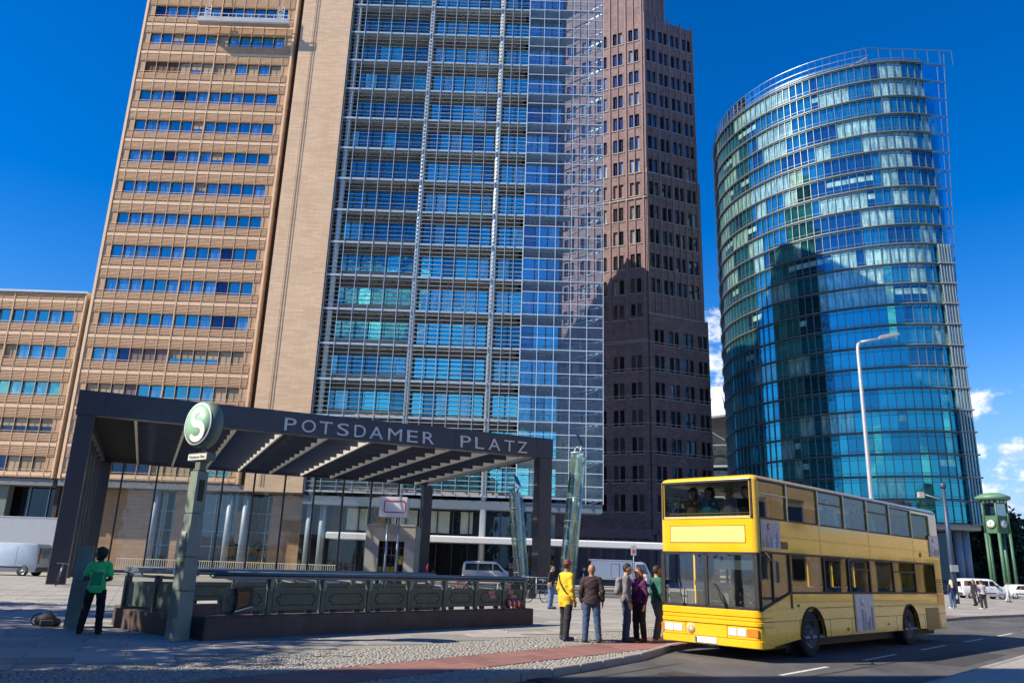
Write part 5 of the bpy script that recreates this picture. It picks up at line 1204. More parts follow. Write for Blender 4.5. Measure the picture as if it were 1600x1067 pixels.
for k in range(6): mb.box(11.12, 11.55, -.012, -.002, 1.42 + k * .07, 1.45 + k * .07)
mb.build('engine_vent', blk, BUS, kind='stuff')
mb = MBd(); mb.cbox(9.9, 11.0, -.012, .0, .36, .98, .01); mb.build('engine_flap', M('bus_flap', (.36, .235, .06), rough=.5, var=.1), BUS)
# corners and roof
def corner(cx, cy, a0, z0, z1):
    mb = MBd(); n = 6; P = [(cx + CR * math.cos(R_(a0 + 90 * k / n)), cy + CR * math.sin(R_(a0 + 90 * k / n))) for k in range(n + 1)]
    vs = [(x, y, z0) for x, y in P] + [(x, y, z1) for x, y in P]; mb.add(vs, [(i, i + 1, n + 2 + i, n + 1 + i) for i in range(n)], 0, True); mb.build('corner_pillar', yel_p, BUS, normals=False)
for z0, z1 in ((2.22, BH_ - .12),): corner(CR, CR, 180, z0, z1); corner(CR, BW - CR, 90, z0, z1)
for z0, z1 in ((.34, BH_ - .12),): corner(BL_ - CR, CR, 270, z0, z1); corner(BL_ - CR, BW - CR, 0, z0, z1)
def rrect(i, r):
    P = []
    for cx, cy, a0 in ((r + i, r + i, 180), (BL_ - r - i, r + i, 270), (BL_ - r - i, BW - r - i, 0), (r + i, BW - r - i, 90)):
        for k in range(6): P.append((cx + r * math.cos(R_(a0 + 18 * k)), cy + r * math.sin(R_(a0 + 18 * k))))
    return P
mb = MBd(); rings = [(0, .14, BH_ - .13), (.005, .14, BH_ - .09), (.04, .13, BH_ - .035), (.10, .12, BH_ - .006), (.3, .1, BH_ + .02)]
vs = []
for i, r, z in rings: vs += [(x, y, z) for x, y in rrect(i, r)]
n = 24; fs = [tuple(range(4 * n, 5 * n))]
for q in range(4):
    for j in range(n): fs.append((q * n + j, q * n + (j + 1) % n, (q + 1) * n + (j + 1) % n, (q + 1) * n + j))
mb.add(vs, fs, 0, True); mb.build('roof', yel_p, BUS)
mb = MBd(); mb.box(.12, BL_ - .2, -.012, .004, BH_ - .14, BH_ - .105); mb.build('gutter', blk, BUS)
# soft top folded at the rear of the roof, with a line of bulbs
mb = MBd(); mb.tube([(10.0, .35, BH_ + .08), (10.0, BW - .35, BH_ + .08)], .14, 10); mb.tube([(10.45, .3, BH_ + .05), (10.45, BW - .3, BH_ + .05)], .12, 10); mb.tube([(9.7, .4, BH_ + .05), (9.7, BW - .4, BH_ + .05)], .09, 8); mb.build('folded_cover', M('cover_black', (.015, .015, .017), rough=.8), BUS)
# front
mb = MBd(); wall_open(mb, (CR, BW - CR), 2.22, BH_ - .12, [(CR + .01, BW - CR - .01, ZU0, ZU1)], .05)
f = mb.build('front_panel', yel_p, BUS, (0, 0, 0), 0, normals=False)
def to_front(o):
    """local x-z wall facing -y becomes the front face (facing -x): x -> b measured from the other side"""
    for v in o.data.vertices: x, y, z = v.co; v.co = (y, BW - x, z)
to_front(f)
mb = MBd(); mb.box(CR + .02, BW - CR - .02, -.004, .0, 2.28, 2.36); mb.box(.30, 2.22, -.006, .0, 2.44, 2.80, 1)
o = mb.build('destination_panel', [yel_p, yel_l], BUS, normals=False); to_front(o)
mb = MBd()
for a, b, c, d in ((.29, 2.23, 2.43, 2.442), (.29, 2.23, 2.798, 2.81), (.29, .302, 2.43, 2.81), (2.218, 2.23, 2.43, 2.81)): mb.box(a, b, -.008, -.001, c, d)
o = mb.build('destination_outline', M('outline_brown', (.16, .10, .02), rough=.6), BUS); to_front(o)
def fr(mb, name, mats, parent=BUS): o = mb.build(name, mats, parent); to_front(o); return o
mb = MBd(); mb.box(CR, BW - CR, -.012, .03, ZU0 - .02, ZU0 + .035); fr(mb, 'window_ledge', M('ledge_cream', (.62, .5, .2), rough=.5))
# upper windscreen with black surround
mb = MBd(); mb.box(.10, BW - .10, .012, .02, ZU0, ZU1); fr(mb, 'upper_windscreen', bgl)
mb = MBd()
for a, b, c, d in ((.08, BW - .08, ZU0 - .02, ZU0 + .02), (.08, BW - .08, ZU1 - .03, ZU1 + .02), (.08, .125, ZU0, ZU1), (BW - .125, BW - .08, ZU0, ZU1)): mb.box(a, b, -.008, .03, c, d)
fr(mb, 'upper_windscreen_rubber', blk)
# lower windscreen: two panes in a black frame
for a, b in ((.10, 1.17), (1.25, BW - .10)):
    mb = MBd(); mb.box(a, b, .0, .01, 1.08, 2.19); fr(mb, 'windscreen_pane', bgl)
mb = MBd()
for a, b, c, d in ((.02, BW - .02, 1.03, 1.09), (.02, BW - .02, 2.17, 2.235), (1.165, 1.255, 1.05, 2.2), (.02, .12, 1.05, 2.2), (BW - .12, BW - .02, 1.05, 2.2)): mb.box(a, b, -.014, .05, c, d)
fr(mb, 'windscreen_frame', blk)
for sgn, x in ((1, CR), (1, BW - CR)): pass
mb = MBd(); mb.tube([(CR * .55, CR * .55, 1.0), (CR * .55, CR * .55, 2.23)], .075, 10); mb.tube([(CR * .55, BW - CR * .55, 1.0), (CR * .55, BW - CR * .55, 2.23)], .075, 10); mb.build('windscreen_pillar', blk, BUS)
# nose: stepped bumper shaped as rounded-plan slabs
def nose(z0, z1, ext, name, mat, dep=.5):
    mb = MBd(); r = .16; P = [(dep, -ext * .3), (r - ext, -ext * .3)]
    for k in range(1, 6): a = R_(270 - 18 * k); P.append((r - ext + r * math.cos(a), r - ext * .3 + r * math.sin(a)))
    Q = [(x, BW - y) for x, y in reversed(P)]; poly = P + Q; c = .012
    def ring(i, z): return [(x + i if x < dep else x, y + (i if y < BW / 2 else -i), z) for x, y in poly]
    m = len(poly); vs = ring(c, z0) + ring(0, z0 + c) + ring(0, z1 - c) + ring(c, z1); fs = [tuple(range(m)), tuple(range(3 * m, 4 * m))]
    for q in range(3):
        for j in range(m): fs.append((q * m + j, q * m + (j + 1) % m, (q + 1) * m + (j + 1) % m, (q + 1) * m + j))
    mb.add(vs, fs, 0, False); return mb.build(name, mat, BUS)
nose(.27, .43, .05, 'bumper', yel_p); nose(.435, .70, .03, 'nose_panel', yel_p); nose(.705, .80, .055, 'nose_lip', yel_p); nose(.805, .88, .035, 'nose_lip', yel_p); nose(.885, 1.03, .05, 'nose_lip', yel_p)
lampw = M('headlamp_glass', (.72, .74, .74), rough=.12, var=.15, scale=30, coat=.5); orange = M('indicator_orange', (.75, .20, .02), rough=.2, coat=.4)
def fbox(a, b, z0, z1, mat, name, y=-.045, parent=BUS, t=.03):
    mb = MBd(); mb.cbox(a, b, y, y + t, z0, z1, .008); o = mb.build(name, mat, parent); to_front(o); return o
# photo left (kerb side) = high b; front x measured from the kerb side here
for a, b in ((.10, .34), (.35, .58)): fbox(a, b, .50, .655, lampw, 'headlight')
for a, b in ((1.74, 1.94), (1.96, 2.16)): fbox(a, b, .50, .655, lampw, 'headlight')
fbox(.015, .09, .50, .655, orange, 'indicator'); fbox(2.18, 2.44, .50, .655, orange, 'indicator')
for a in (.66, 1.70): fbox(a, a + .008, .445, .69, M('seam_brown', (.22, .14, .02)), 'nose_seam', y=-.034, t=.005)
pl = fbox(.92, 1.46, .30, .425, M('plate_white', (.74, .76, .80), rough=.4), 'number_plate', y=-.066, t=.014); fbox(.925, .965, .305, .42, M('plate_blue', (.02, .06, .35), rough=.4), 'plate_strip', y=-.069, t=.004, parent=pl)
mb = MBd(); mb.lathe([(0, -.036), (.115, -.036), (.115, -.02)], 24, (.80, 0, .575), 'y', cap=False); lg = fr(mb, 'emblem', M('emblem_cream', (.72, .66, .40), rough=.4))
mb = MBd()
for k in range(12): a = 2 * math.pi * k / 12; mb.obox(Vector((.80 + .07 * math.cos(a), -.038, .575 + .07 * math.sin(a))), Vector((math.cos(a), 0, math.sin(a))) * .03, Vector((-math.sin(a), 0, math.cos(a))) * .008, Vector((0, .002, 0)))
fr(mb, 'emblem_rays', M('emblem_red', (.45, .15, .08), rough=.5), lg)
# wipers, mirrors, cards in the windscreen
for x0, x1, z1 in ((.62, .50, 1.62), (1.70, 1.42, 1.55)):
    mb = MBd(); mb.tube([(x0, -.04, 1.05), (x1, -.03, z1)], .012, 6); mb.tube([(x0 + .03, -.04, 1.05), (x1 + .16, -.03, z1 - .2)], .016, 6); fr(mb, 'wiper', blk)
paper = M('notice_paper', (.72, .68, .62), rough=.8, var=.2, scale=14)
for a, b, z in ((.22, .52, 1.33), (.68, .88, 1.37), (1.58, 1.74, 1.36)): fbox(a, b, 1.09, z, paper, 'windscreen_notice', y=.03, t=.006)
mb = MBd(); mb.cbox(.02, .12, -.42, -.30, 1.62, 2.06, .03); mb.tube([(.1, -.32, 2.0), (.2, -.1, 2.22), (.22, 0, 2.24)], .018, 6); mb.build('mirror', blk, BUS)
mb = MBd(); mb.box(.121, .124, -.41, -.31, 1.66, 2.02); mb.build('mirror_glass', M('mirror_silver', (.6, .6, .6), rough=.08, metal=.9), BUS)
# side panes
for i, (a, b) in enumerate(UPW):
    for y in (.02, BW - .02):
        zt_ = ZU1 if i < 5 else ZU1 - .06 * (i - 4)
        mb = MBd(); mb.box(a, b, y - .004, y + .004, ZU0, zt_); w_ = mb.build('upper_window', bgl_s, BUS)
        mb = MBd(); yy = -.006 if y < 1 else BW + .006; e = .03
        for c, d, z0, z1 in ((a - .02, b + .02, ZU0 - .02, ZU0 + .02), (a - .02, b + .02, zt_ - .02, zt_ + .02)): mb.box(c, d, yy - .008, yy + .03, z0, z1)
        mb.build('window_rubber', blk, w_, kind='stuff')
        mb = MBd(); mb.box(b + .002, b + .058, yy - .012, yy + .02, ZU0 - .01, zt_ + .01); mb.build('window_post', M('post_silver', (.55, .55, .53), rough=.4, metal=.4), w_)
        if i in (0, 2, 4): mb = MBd(); mb.box(a, b, yy - .006, yy + .012, zt_ - .30, zt_ - .275); mb.build('vent_bar', blk if i else MATS['post_silver'], w_)
for i, (a, b, z) in enumerate(LOW):
    for y in (.02, BW - .02):
        if i == 0 and y > 1: continue
        mb = MBd()
        if i: mb.box(a, b, y - .004, y + .004, z, ZW1)
        else: mb.prism([(a, 1.075), (a + .02, 1.075), (b, 1.40), (b, ZW1), (a, ZW1)], y - .004, y + .004, axis='y')
        w_ = mb.build('lower_window', bgl_s, BUS); yy = -.006 if y < 1 else BW + .006; mb = MBd()
        mb.box(a - .03, b + .03, yy - .008, yy + .03, ZW1 - .02, ZW1 + .03); mb.box(b - .02, b + .05, yy - .008, yy + .03, z, ZW1)
        if i: mb.box(a - .03, b + .03, yy - .008, yy + .03, z - .025, z + .02)
        else: mb.bar((a, yy + .01, 1.06), (b, yy + .01, 1.40), .035, .04); mb.bar((.62, yy + .01, 1.2), (.62, yy + .01, ZW1), .03)
        if i in (3, 5): mb.box(a, b, yy - .006, yy + .012, ZW1 - .28, ZW1 - .25)
        mb.build('window_rubber', blk, w_, kind='stuff')
# advertising frames: generic pale pictures
def ad(a0, a1, z0, z1, seed):
    mb = MBd(); mb.cbox(a0, a1, -.03, -.002, z0, z1, .012); fr_ = mb.build('poster_frame', M('poster_alu', (.45, .45, .44), rough=.4, metal=.5), BUS)
    w, hh = a1 - a0 - .08, z1 - z0 - .08; rg = random.Random(seed + 40); ps = MBd(); ps.box(a0 + .04, a1 - .04, -.034, -.031, z0 + .04, z1 - .04); ps = ps.build('poster', M('poster_ground_%d' % seed, ((.50, .53, .58), (.42, .40, .48), (.52, .48, .56))[seed], rough=.3, var=.2, scale=5), fr_)
    for k in range(7):
        x = a0 + .04 + w * (k + rg.uniform(0, .4)) / 7.5; ww = w * rg.uniform(.05, .12); h1 = hh * rg.uniform(.2, .68); q = MBd(); q.box(x, x + ww, -.0365 - .0006 * k, -.035, z0 + .05, z0 + .05 + h1); c_ = rg.choice(((.12, .14, .20), (.30, .33, .40), (.66, .66, .66), (.34, .20, .14), (.20, .24, .34))); q.build('poster_shape', M('poster_ink_%d' % int(sum(c_) * 100), c_, rough=.4), ps)
    q = MBd(); q.lathe([(0, -.038), (hh * .13, -.038), (hh * .13, -.035)], 18, (a0 + .04 + w * .35, 0, z1 - .04 - hh * .18), 'y', cap=False); q.build('poster_shape', M('poster_sun_%d' % seed, ((.70, .66, .58), (.62, .30, .10), (.55, .20, .22))[seed], rough=.4), ps)
ad(4.80, 6.0, .46, 1.38, 0); ad(.16, 1.02, 2.30, 2.94, 1); ad(10.75, 11.6, 2.45, 3.10, 2)
# rear
mb = MBd(); mb.box(BL_ - .05, BL_, CR, BW - CR, .34, BH_ - .12); mb.build('rear_panel', yel_p, BUS)
mb = MBd(); mb.box(11.05, 11.62, -.012, 0, 1.1, 1.36); mb.build('rear_marker', orange, BUS)
# interior: floors, stairs wall, seats, dash, wheel
mb = MBd(); mb.box(.06, BL_ - .06, .06, BW - .06, .40, .46); mb.build('lower_floor', inn, BUS)
mb = MBd(); mb.box(.06, BL_ - .06, .06, BW - .06, 2.26, 2.36); mb.build('upper_floor', inn, BUS)
mb = MBd(); mb.box(.3, BL_ - .06, .06, BW - .06, BH_ - .15, BH_ - .135); mb.build('ceiling', M('bus_ceiling', (.7, .7, .68), rough=.7), BUS)
mb = MBd(); mb.cbox(.10, .55, .15, 1.5, .5, 1.12, .06); mb.build('dashboard', M('dash_black', (.02, .02, .022), rough=.6), BUS)
mb = MBd(); mb.tube([(.62 + .08 * math.sin(a), .72 + .24 * math.cos(a), 1.24 + .22 * math.sin(a)) for a in [2 * math.pi * k / 20 for k in range(21)]], .018, 6); mb.tube([(.45, .72, 1.05), (.62, .72, 1.24)], .03, 6); mb.build('steering_wheel', blk, BUS)
mb = MBd(); mb.box(1.55, 1.62, .12, 1.5, .5, 2.2); mb.build('cab_screen', inn, BUS)
mb = MBd(); mb.box(.1, .13, .18, 1.12, 1.86, 2.14); mb.build('sun_blind', M('sun_blind_green', (.30, .38, .33), rough=.8), BUS)
for x, y in ((.9, 1.75), (1.45, 1.6), (2.2, 1.9)): mb = MBd(); mb.tube([(x, y, .46), (x, y, 2.26)], .03, 8); mb.build('grab_pole', inn_y, BUS)
sb = MBd(); sb.cbox(0, .44, 0, .44, .34, .44, .03); sb.cbox(.40, .50, 0, .44, .44, 1.02, .03); sb.box(.18, .28, .16, .28, 0, .34); sme_ = sb.mesh('seat', seat_m)
for k in range(11):
    for y in (.14, .62, 1.46, 1.94):
        link('seat', sme_, BUS, (.42 + k * .88, y, 2.36))
        if k > 2: link('seat', sme_, BUS, (.75 + k * .88, y, .46))
# handrail behind the upper windscreen
mb = MBd(); mb.tube([(.14, .15, 3.08), (.14, BW - .15, 3.08)], .022, 8); mb.build('grab_rail', MATS['ledge_cream'], BUS)
# wheels
tyre = M('tyre_rubber', (.02, .02, .021), rough=.8, var=.3, scale=12); rimm = M('wheel_rim', (.10, .10, .105), rough=.5, metal=.4, var=.2)
def wheel(root, x, y, z, r, w, out, name='wheel', rim=rimm):
    """out = -1: hub faces -y"""
    e = MBd(); e.lathe([(r * .62, -w / 2), (r * .93, -w / 2), (r, -w / 2 + .05 * r), (r, w / 2 - .05 * r), (r * .93, w / 2), (r * .62, w / 2)], 28, (0, 0, 0), 'y', cap=False)
    for k in range(28):
        a = 2 * math.pi * k / 28
        e.obox(Vector((r * math.cos(a), 0, r * math.sin(a))), Vector((-math.sin(a), 0, math.cos(a))) * .03 * r, Vector((0, w * .42, 0)), Vector((math.cos(a), 0, math.sin(a))) * .012 * r)
    t = e.build(name, tyre, root, (x, y, z)); o = out * w / 2
    q = MBd(); q.lathe([(r * .63, o), (r * .56, o * .9), (r * .50, o * .45), (r * .22, o * .5), (r * .20, o * 1.0), (.001, o * 1.02)], 24, (0, 0, 0), 'y', cap=False)
    for k in range(8): a = 2 * math.pi * k / 8; q.lathe([(.03 * r, o * .45), (.03 * r, o * .8), (0, o * .82)], 6, (r * .36 * math.cos(a), 0, r * .36 * math.sin(a)), 'y', cap=False)
    q.build('rim', rim, t); return t
for x in (2.42, 8.62):
    wheel(BUS, x, .20, .50, .50, .28, -1); wheel(BUS, x, BW - .20, .50, .50, .28, 1)
    mb = MBd(); mb.box(x - .66, x + .66, .37, .42, .1, 1.1); mb.box(x - .66, x + .66, BW - .42, BW - .37, .1, 1.1); mb.box(x - .66, x + .66, .05, BW - .05, 1.1, 1.14); mb.build('wheel_housing', blk, BUS)
mb = MBd(); mb.box(.5, BL_ - .4, .3, BW - .3, .2, .40); mb.build('underframe', blk, BUS)

# ================================================================== OTHER VEHICLES
def shell(mb, prof, w, c=.06, mi=0):
    """side profile (x,z) clockwise or not, spread across the width with rounded shoulders"""
    cx = sum(p[0] for p in prof) / len(prof); cz = sum(p[1] for p in prof) / len(prof); n = len(prof); vs = []
    for y, k in ((-w / 2, c), (-w / 2 + c * .35, c * .3), (-w / 2 + c, 0), (w / 2 - c, 0), (w / 2 - c * .35, c * .3), (w / 2, c)):
        for x, z in prof:
            d = math.hypot(x - cx, z - cz) or 1; vs.append((x - (x - cx) / d * k, y, z - (z - cz) / d * k))
    fs = [tuple(range(n)), tuple(range(5 * n, 6 * n))]
    for q in range(5):
        for j in range(n): fs.append((q * n + j, q * n + (j + 1) % n, (q + 1) * n + (j + 1) % n, (q + 1) * n + j))
    mb.add(vs, fs, mi, True)
cargl = MG('car_glass', (.5, .6, .68), (.01, .012, .014), refl=.25, wav=.02, rnd=0)
rim_s = M('rim_silver', (.42, .43, .44), rough=.35, metal=.6)
def van(name, label, cat, loc, rz, paint, L=4.7, H=1.95, W=1.85, kind='van', windows=True, group=None):
    """nose towards +x"""
    t = thing(name, label, cat, loc, rz, group)
    if kind == 'van': prof = [(0.03, .30), (0, .55), (.02, 1.2), (.10, H - .18), (.25, H - .04), (1.2, H), (2.7, H - .01), (3.1, H - .10), (3.75, 1.28), (4.35, 1.10), (4.62, .92), (L, .6), (L - .02, .32), (L - .3, .24), (.3, .24)]
    else: prof = [(0.03, .30), (0, .55), (.03, .9), (.25, 1.0), (.9, H - .05), (1.5, H), (2.5, H - .02), (3.3, 1.05), (4.1, .90), (L - .08, .72), (L, .5), (L - .03, .28), (L - .3, .22), (.3, .22)]
    mb = MBd(); shell(mb, prof, W); mb.build('body', paint, t)
    for s in (-1, 1):
        y = s * (W / 2 + .004)
        def pane(poly): m2 = MBd(); m2.prism(poly, min(y, y - s * .02), max(y, y - s * .02), axis='y'); m2.build('side_window', cargl, t)
        if kind == 'van':
            pane([(2.75, 1.25), (3.55, 1.25), (3.1, H - .22), (2.75, H - .20)])
            if windows: pane([(.25, 1.22), (1.35, 1.22), (1.35, H - .22), (.30, H - .25)]); pane([(1.45, 1.22), (2.65, 1.22), (2.65, H - .2), (1.45, H - .2)])
        else: pane([(1.0, .98), (2.0, .98), (2.0, H - .12), (1.25, H - .14)]); pane([(2.08, .98), (3.1, 1.0), (2.5, H - .14), (2.08, H - .12)])
        m2 = MBd(); m2.box(.95, 3.3, min(y, y + s * .01), max(y, y + s * .01), .50, .60); m2.build('rub_strip', blk, t)
        m2 = MBd(); m2.cbox(-.012, .05, s * (W / 2 - .18) - .08, s * (W / 2 - .18) + .08, .75 if kind != 'van' else .8, 1.0 if kind != 'van' else 1.45, .01); m2.build('tail_light', M('tail_red', (.35, .02, .02), rough=.25, coat=.4), t)
        m2 = MBd(); m2.cbox(L - .22, L - .06, s * (W / 2 - .28) - .16, s * (W / 2 - .28) + .16, .62, .78, .02); m2.build('headlight', lampw, t)
        m2 = MBd(); m2.cbox(3.35, 3.55, s * (W / 2 + .02) if s > 0 else -W / 2 - .2, s * (W / 2 + .2) if s > 0 else -W / 2 - .02, 1.15 if kind == 'van' else .95, 1.35 if kind == 'van' else 1.1, .02); m2.build('mirror', blk, t)
        for x in (.85, L - .85): wheel(t, x, s * (W / 2 - .10), .31, .31, .2, s, rim=rim_s)
        for x in (.85, L - .85):
            m2 = MBd(); m2.lathe([(.37, -.005), (.37, .012), (.30, .013)], 20, (x, s * (W / 2 - .005), .33), 'y', cap=False); m2.build('wheel_arch', blk, t)
    for s in (-1, 1):
        y = s * (W / 2 + .003)
        for x in (1.4, 2.7, 3.62): m2 = MBd(); m2.box(x, x + .014, min(y, y - s * .01), max(y, y - s * .01), .35, (H - .25 if x < 3 else 1.2) if kind == 'van' else .95); m2.build('door_seam', blk, t)
        m2 = MBd(); m2.cbox(2.82, 3.0, min(y, y + s * .02), max(y, y + s * .02), .98 if kind == 'van' else .82, 1.02 if kind == 'van' else .85, .004); m2.build('door_handle', blk, t)
    m2 = MBd()
    if kind == 'van': m2.add([(3.15, -W / 2 + .16, H - .13), (3.15, W / 2 - .16, H - .13), (3.73, W / 2 - .1, 1.32), (3.73, -W / 2 + .1, 1.32)], [(0, 1, 2, 3)])
    else: m2.add([(2.53, -W / 2 + .2, H - .05), (2.53, W / 2 - .2, H - .05), (3.28, W / 2 - .12, 1.09), (3.28, -W / 2 + .12, 1.09)], [(0, 1, 2, 3)])
    for v in range(4): x, y, z = m2.v[v]; m2.v[v] = (x + .02, y, z + .015)
    m2.build('windscreen', cargl, t)
    m2 = MBd(); m2.box(-.008, .06, -W / 2 + .22, W / 2 - .22, 1.15 if kind == 'van' else .95, H - .3 if kind == 'van' else .97); m2.build('rear_window', cargl, t)
    m2 = MBd(); m2.cbox(-.06, .12, -W / 2 + .02, W / 2 - .02, .30, .58, .03); m2.build('rear_bumper', M('bumper_dark', (.06, .065, .07), rough=.6), t)
    return t
silver = M('silver_blue_paint', (.42, .50, .58), rough=.35, metal=.1, var=.05, coat=.6); white_p = M('white_paint', (.72, .74, .76), rough=.3, var=.04, coat=.5); greyb = M('van_greyblue', (.30, .36, .42), rough=.35, var=.05, coat=.4)
van('delivery_van', 'silver blue panel van parked at the left edge beside the canopy post', 'van', (-31.2, 55.5, -.02), R_(180 + 3), silver, L=5.0, H=2.12, windows=False)
van('delivery_van', 'white van parked behind the balustrade with its windscreen to the right', 'van', (-3.7, 73.0, -.02), R_(-2), white_p, H=2.0)
GC = 'white vehicles beside the traffic tower'
van('people_carrier', 'white people carrier parked behind the legs of the traffic tower', 'car', (46.6, 84.0, -.02), R_(-4), white_p, H=1.95, group=GC)
van('parked_car', 'white car at the right edge beside the traffic tower', 'car', (53.6, 88.0, -.02), R_(-6), white_p, L=4.3, H=1.5, W=1.75, kind='car', group=GC)
van('parked_car', 'dark car parked behind the man with the white shirt and bag', 'car', (4.2, 80.0, -.02), R_(178), M('dark_paint', (.03, .035, .045), rough=.25, coat=.6), L=4.3, H=1.45, W=1.75, kind='car')
def box_truck(name, label, loc, rz, L, H, W, box, cabp, z0=.9):
    t = thing(name, label, 'truck', loc, rz)
    mb = MBd(); mb.cbox(0, L, -W / 2, W / 2, z0, H, .05); mb.build('box_body', box, t)
    mb = MBd()
    for z in (z0 + .02, H - .10): mb.box(-.012, L + .012, -W / 2 - .014, W / 2 + .014, z, z + .08)
    for x in (0, L - .06): mb.box(x, x + .06, -W / 2 - .012, W / 2 + .012, z0 + .1, H - .1)
    mb.build('box_trim', rim_s, t)
    mb = MBd(); mb.box(L * .48, L * .68, -W / 2 - .016, -W / 2, z0 + .12, H - .35); mb.build('side_door', box, t)
    mb = MBd(); a, b, c, d = L * .48, L * .68, z0 + .12, H - .35
    for q in ((a, a + .03, c, d), (b - .03, b, c, d), (a, b, d - .03, d), (a, b, c, c + .03)): mb.box(q[0], q[1], -W / 2 - .022, -W / 2 - .017, q[2], q[3])
    mb.build('door_seal', blk, t)
    mb = MBd(); hc = min(H - .1, 2.5); shell(mb, [(L + .1, .45), (L + .1, hc - .05), (L + .9, hc), (L + 1.25, hc - .15), (L + 1.75, 1.35), (L + 1.85, .9), (L + 1.85, .45)], W * .94); mb.build('cab', cabp, t)
    for s in (-1, 1): mb = MBd(); y = s * (W * .47 + .004); mb.prism([(L + .35, 1.35), (L + 1.5, 1.35), (L + 1.2, hc - .25), (L + .35, hc - .25)], min(y, y - s * .02), max(y, y - s * .02), axis='y'); mb.build('cab_window', cargl, t)
    mb = MBd(); mb.add([(L + 1.28, -W * .4, hc - .22), (L + 1.28, W * .4, hc - .22), (L + 1.73, W * .42, 1.42), (L + 1.73, -W * .42, 1.42)], [(0, 1, 2, 3)]); 
    for v in range(4): x, y, z = mb.v[v]; mb.v[v] = (x + .03, y, z + .02)
    mb.build('windscreen', cargl, t)
    mb = MBd(); mb.box(.1, L + 1.7, -W * .3, W * .3, .45, z0); mb.build('chassis', blk, t)
    for x in (.9, L + 1.0):
        for s in (-1, 1): wheel(t, x, s * (W / 2 - .2), .42, .42, .26, s, rim=rim_s)
box_truck('box_truck', 'small blue grey box truck with a side door behind the waiting people', (8.25, 79.0, -.02), 0, 4.0, 2.55, 2.1, M('truck_bluegrey', (.26, .34, .48), rough=.5, var=.06, dirt=.3, dirtcol=(.2, .25, .33)), greyb, z0=.7)
box_truck('box_truck', 'large pale grey box truck behind the silver van at the left edge', (-36.2, 66.5, -.02), R_(180 + 2), 7.5, 4.25, 2.4, M('truck_pale', (.46, .49, .53), rough=.5, var=.05, dirt=.3, dirtcol=(.36, .38, .42)), white_p, z0=1.0)

# bicycles
def bicycle(label, loc, rz, frame, lean=0.0, group=None):
    t = thing('bicycle', label, 'bicycle', loc, rz, group); t.rotation_euler = (lean, 0, rz); r = .34
    for x in (-.52, .54):
        mb = MBd(); mb.tube([(x + r * math.cos(a), 0, r + .0 + r * math.sin(a)) for a in [2 * math.pi * k / 22 for k in range(23)]], .022, 6, cap=False); w = mb.build('wheel', tyre, t)
        mb = MBd()
        for k in range(10): a = math.pi * k / 10; mb.tube([(x - r * math.cos(a), 0, r - r * math.sin(a)), (x + r * math.cos(a), 0, r + r * math.sin(a))], .004, 4)
        mb.build('spokes', rim_s, w)
    mb = MBd(); bb = (-.08, 0, .30); hd_ = (.40, 0, .88); st_ = (-.22, 0, .86)
    for a, b in ((bb, (.42, 0, .76)), (bb, st_), (st_, hd_), ((-.52, 0, r), bb), ((-.52, 0, r), st_), (hd_, (.54, 0, r))): mb.tube([a, b], .02, 7)
    mb.build('frame', frame, t)
    mb = MBd(); mb.tube([hd_, (.38, 0, 1.02), (.44, .0, 1.05)], .015, 6); mb.tube([(.30, -.29, 1.03), (.42, -.14, 1.06), (.42, .14, 1.06), (.30, .29, 1.03)], .014, 6); mb.build('handlebar', rim_s, t)
    mb = MBd(); mb.tube([st_, (-.25, 0, .98)], .015, 6); mb.cbox(-.40, -.10, -.06, .06, .97, 1.02, .02); mb.build('saddle', blk, t)
    mb = MBd(); mb.tube([(-.08 + .09 * math.cos(a), .03, .30 + .09 * math.sin(a)) for a in [2 * math.pi * k / 14 for k in range(15)]], .012, 5); mb.bar((-.08, .05, .30), (-.02, .06, .15), .02); mb.bar((-.08, -.05, .30), (-.14, -.06, .45), .02); mb.build('crank', blk, t)
    return t
bicycle('grey bicycle with a wrapped front wheel leaning on the left canopy post', (-22.35, 41.2, 0), R_(115), M('bike_grey', (.45, .46, .5), rough=.4), lean=.12)
GB = 'bicycles parked behind the balustrade'; fr_c = [(.05, .05, .06), (.12, .2, .4), (.3, .3, .32), (.02, .02, .02), (.35, .06, .05), (.5, .5, .5), (.04, .06, .1)]
blab = ['black bicycle parked behind the balustrade, farthest left', 'blue bicycle parked behind the balustrade, left of the lift house', 'grey bicycle parked behind the balustrade below the lift house', 'black bicycle parked behind the balustrade right of the lift house', 'red bicycle parked behind the balustrade in front of the white van', 'silver bicycle parked behind the balustrade near its right end', 'dark blue bicycle parked behind the last balustrade panels']
for i in range(7):
    q = i / 6; bicycle(blab[i], (-9.6 + q * 11.2, 36 + q * 4.5, -.02), R_(35 + 20 * (i % 3)), M('bike_paint_%d' % i, fr_c[i], rough=.4), lean=.05, group=GB)
# planter, barrier, bench steps, sign, bollards
PB = thing('planter_box', 'black planter box at the foot of the right canopy post', 'planter', (.35, 44.5, -.02), R_(20)); mb = MBd(); mb.cbox(0, 1.5, 0, .8, 0, .72, .03); mb.build('box', M('planter_black', (.02, .02, .024), rough=.6), PB); mb = MBd(); mb.box(.08, 1.42, .08, .72, .72, .74); mb.build('soil', bark, PB)
mb = MBd(); rs = np.random.RandomState(5)
for i in range(260): c = Vector((rs.uniform(.1, 1.4), rs.uniform(.1, .7), .72 + rs.uniform(0, .35))); a = Vector(rs.normal(0, 1, 3)).normalized() * .06; b = a.cross(Vector(rs.normal(0, 1, 3))).normalized() * .035; mb.add([c - a, c + b, c + a, c - b], [(0, 1, 2, 3)])
mb.build('leaves', lf2, PB, normals=False, kind='stuff')
BR = thing('hoop_barrier', 'grey steel barrier rail beside the planter box', 'barrier', (1.0, 47.5, -.02), R_(12))
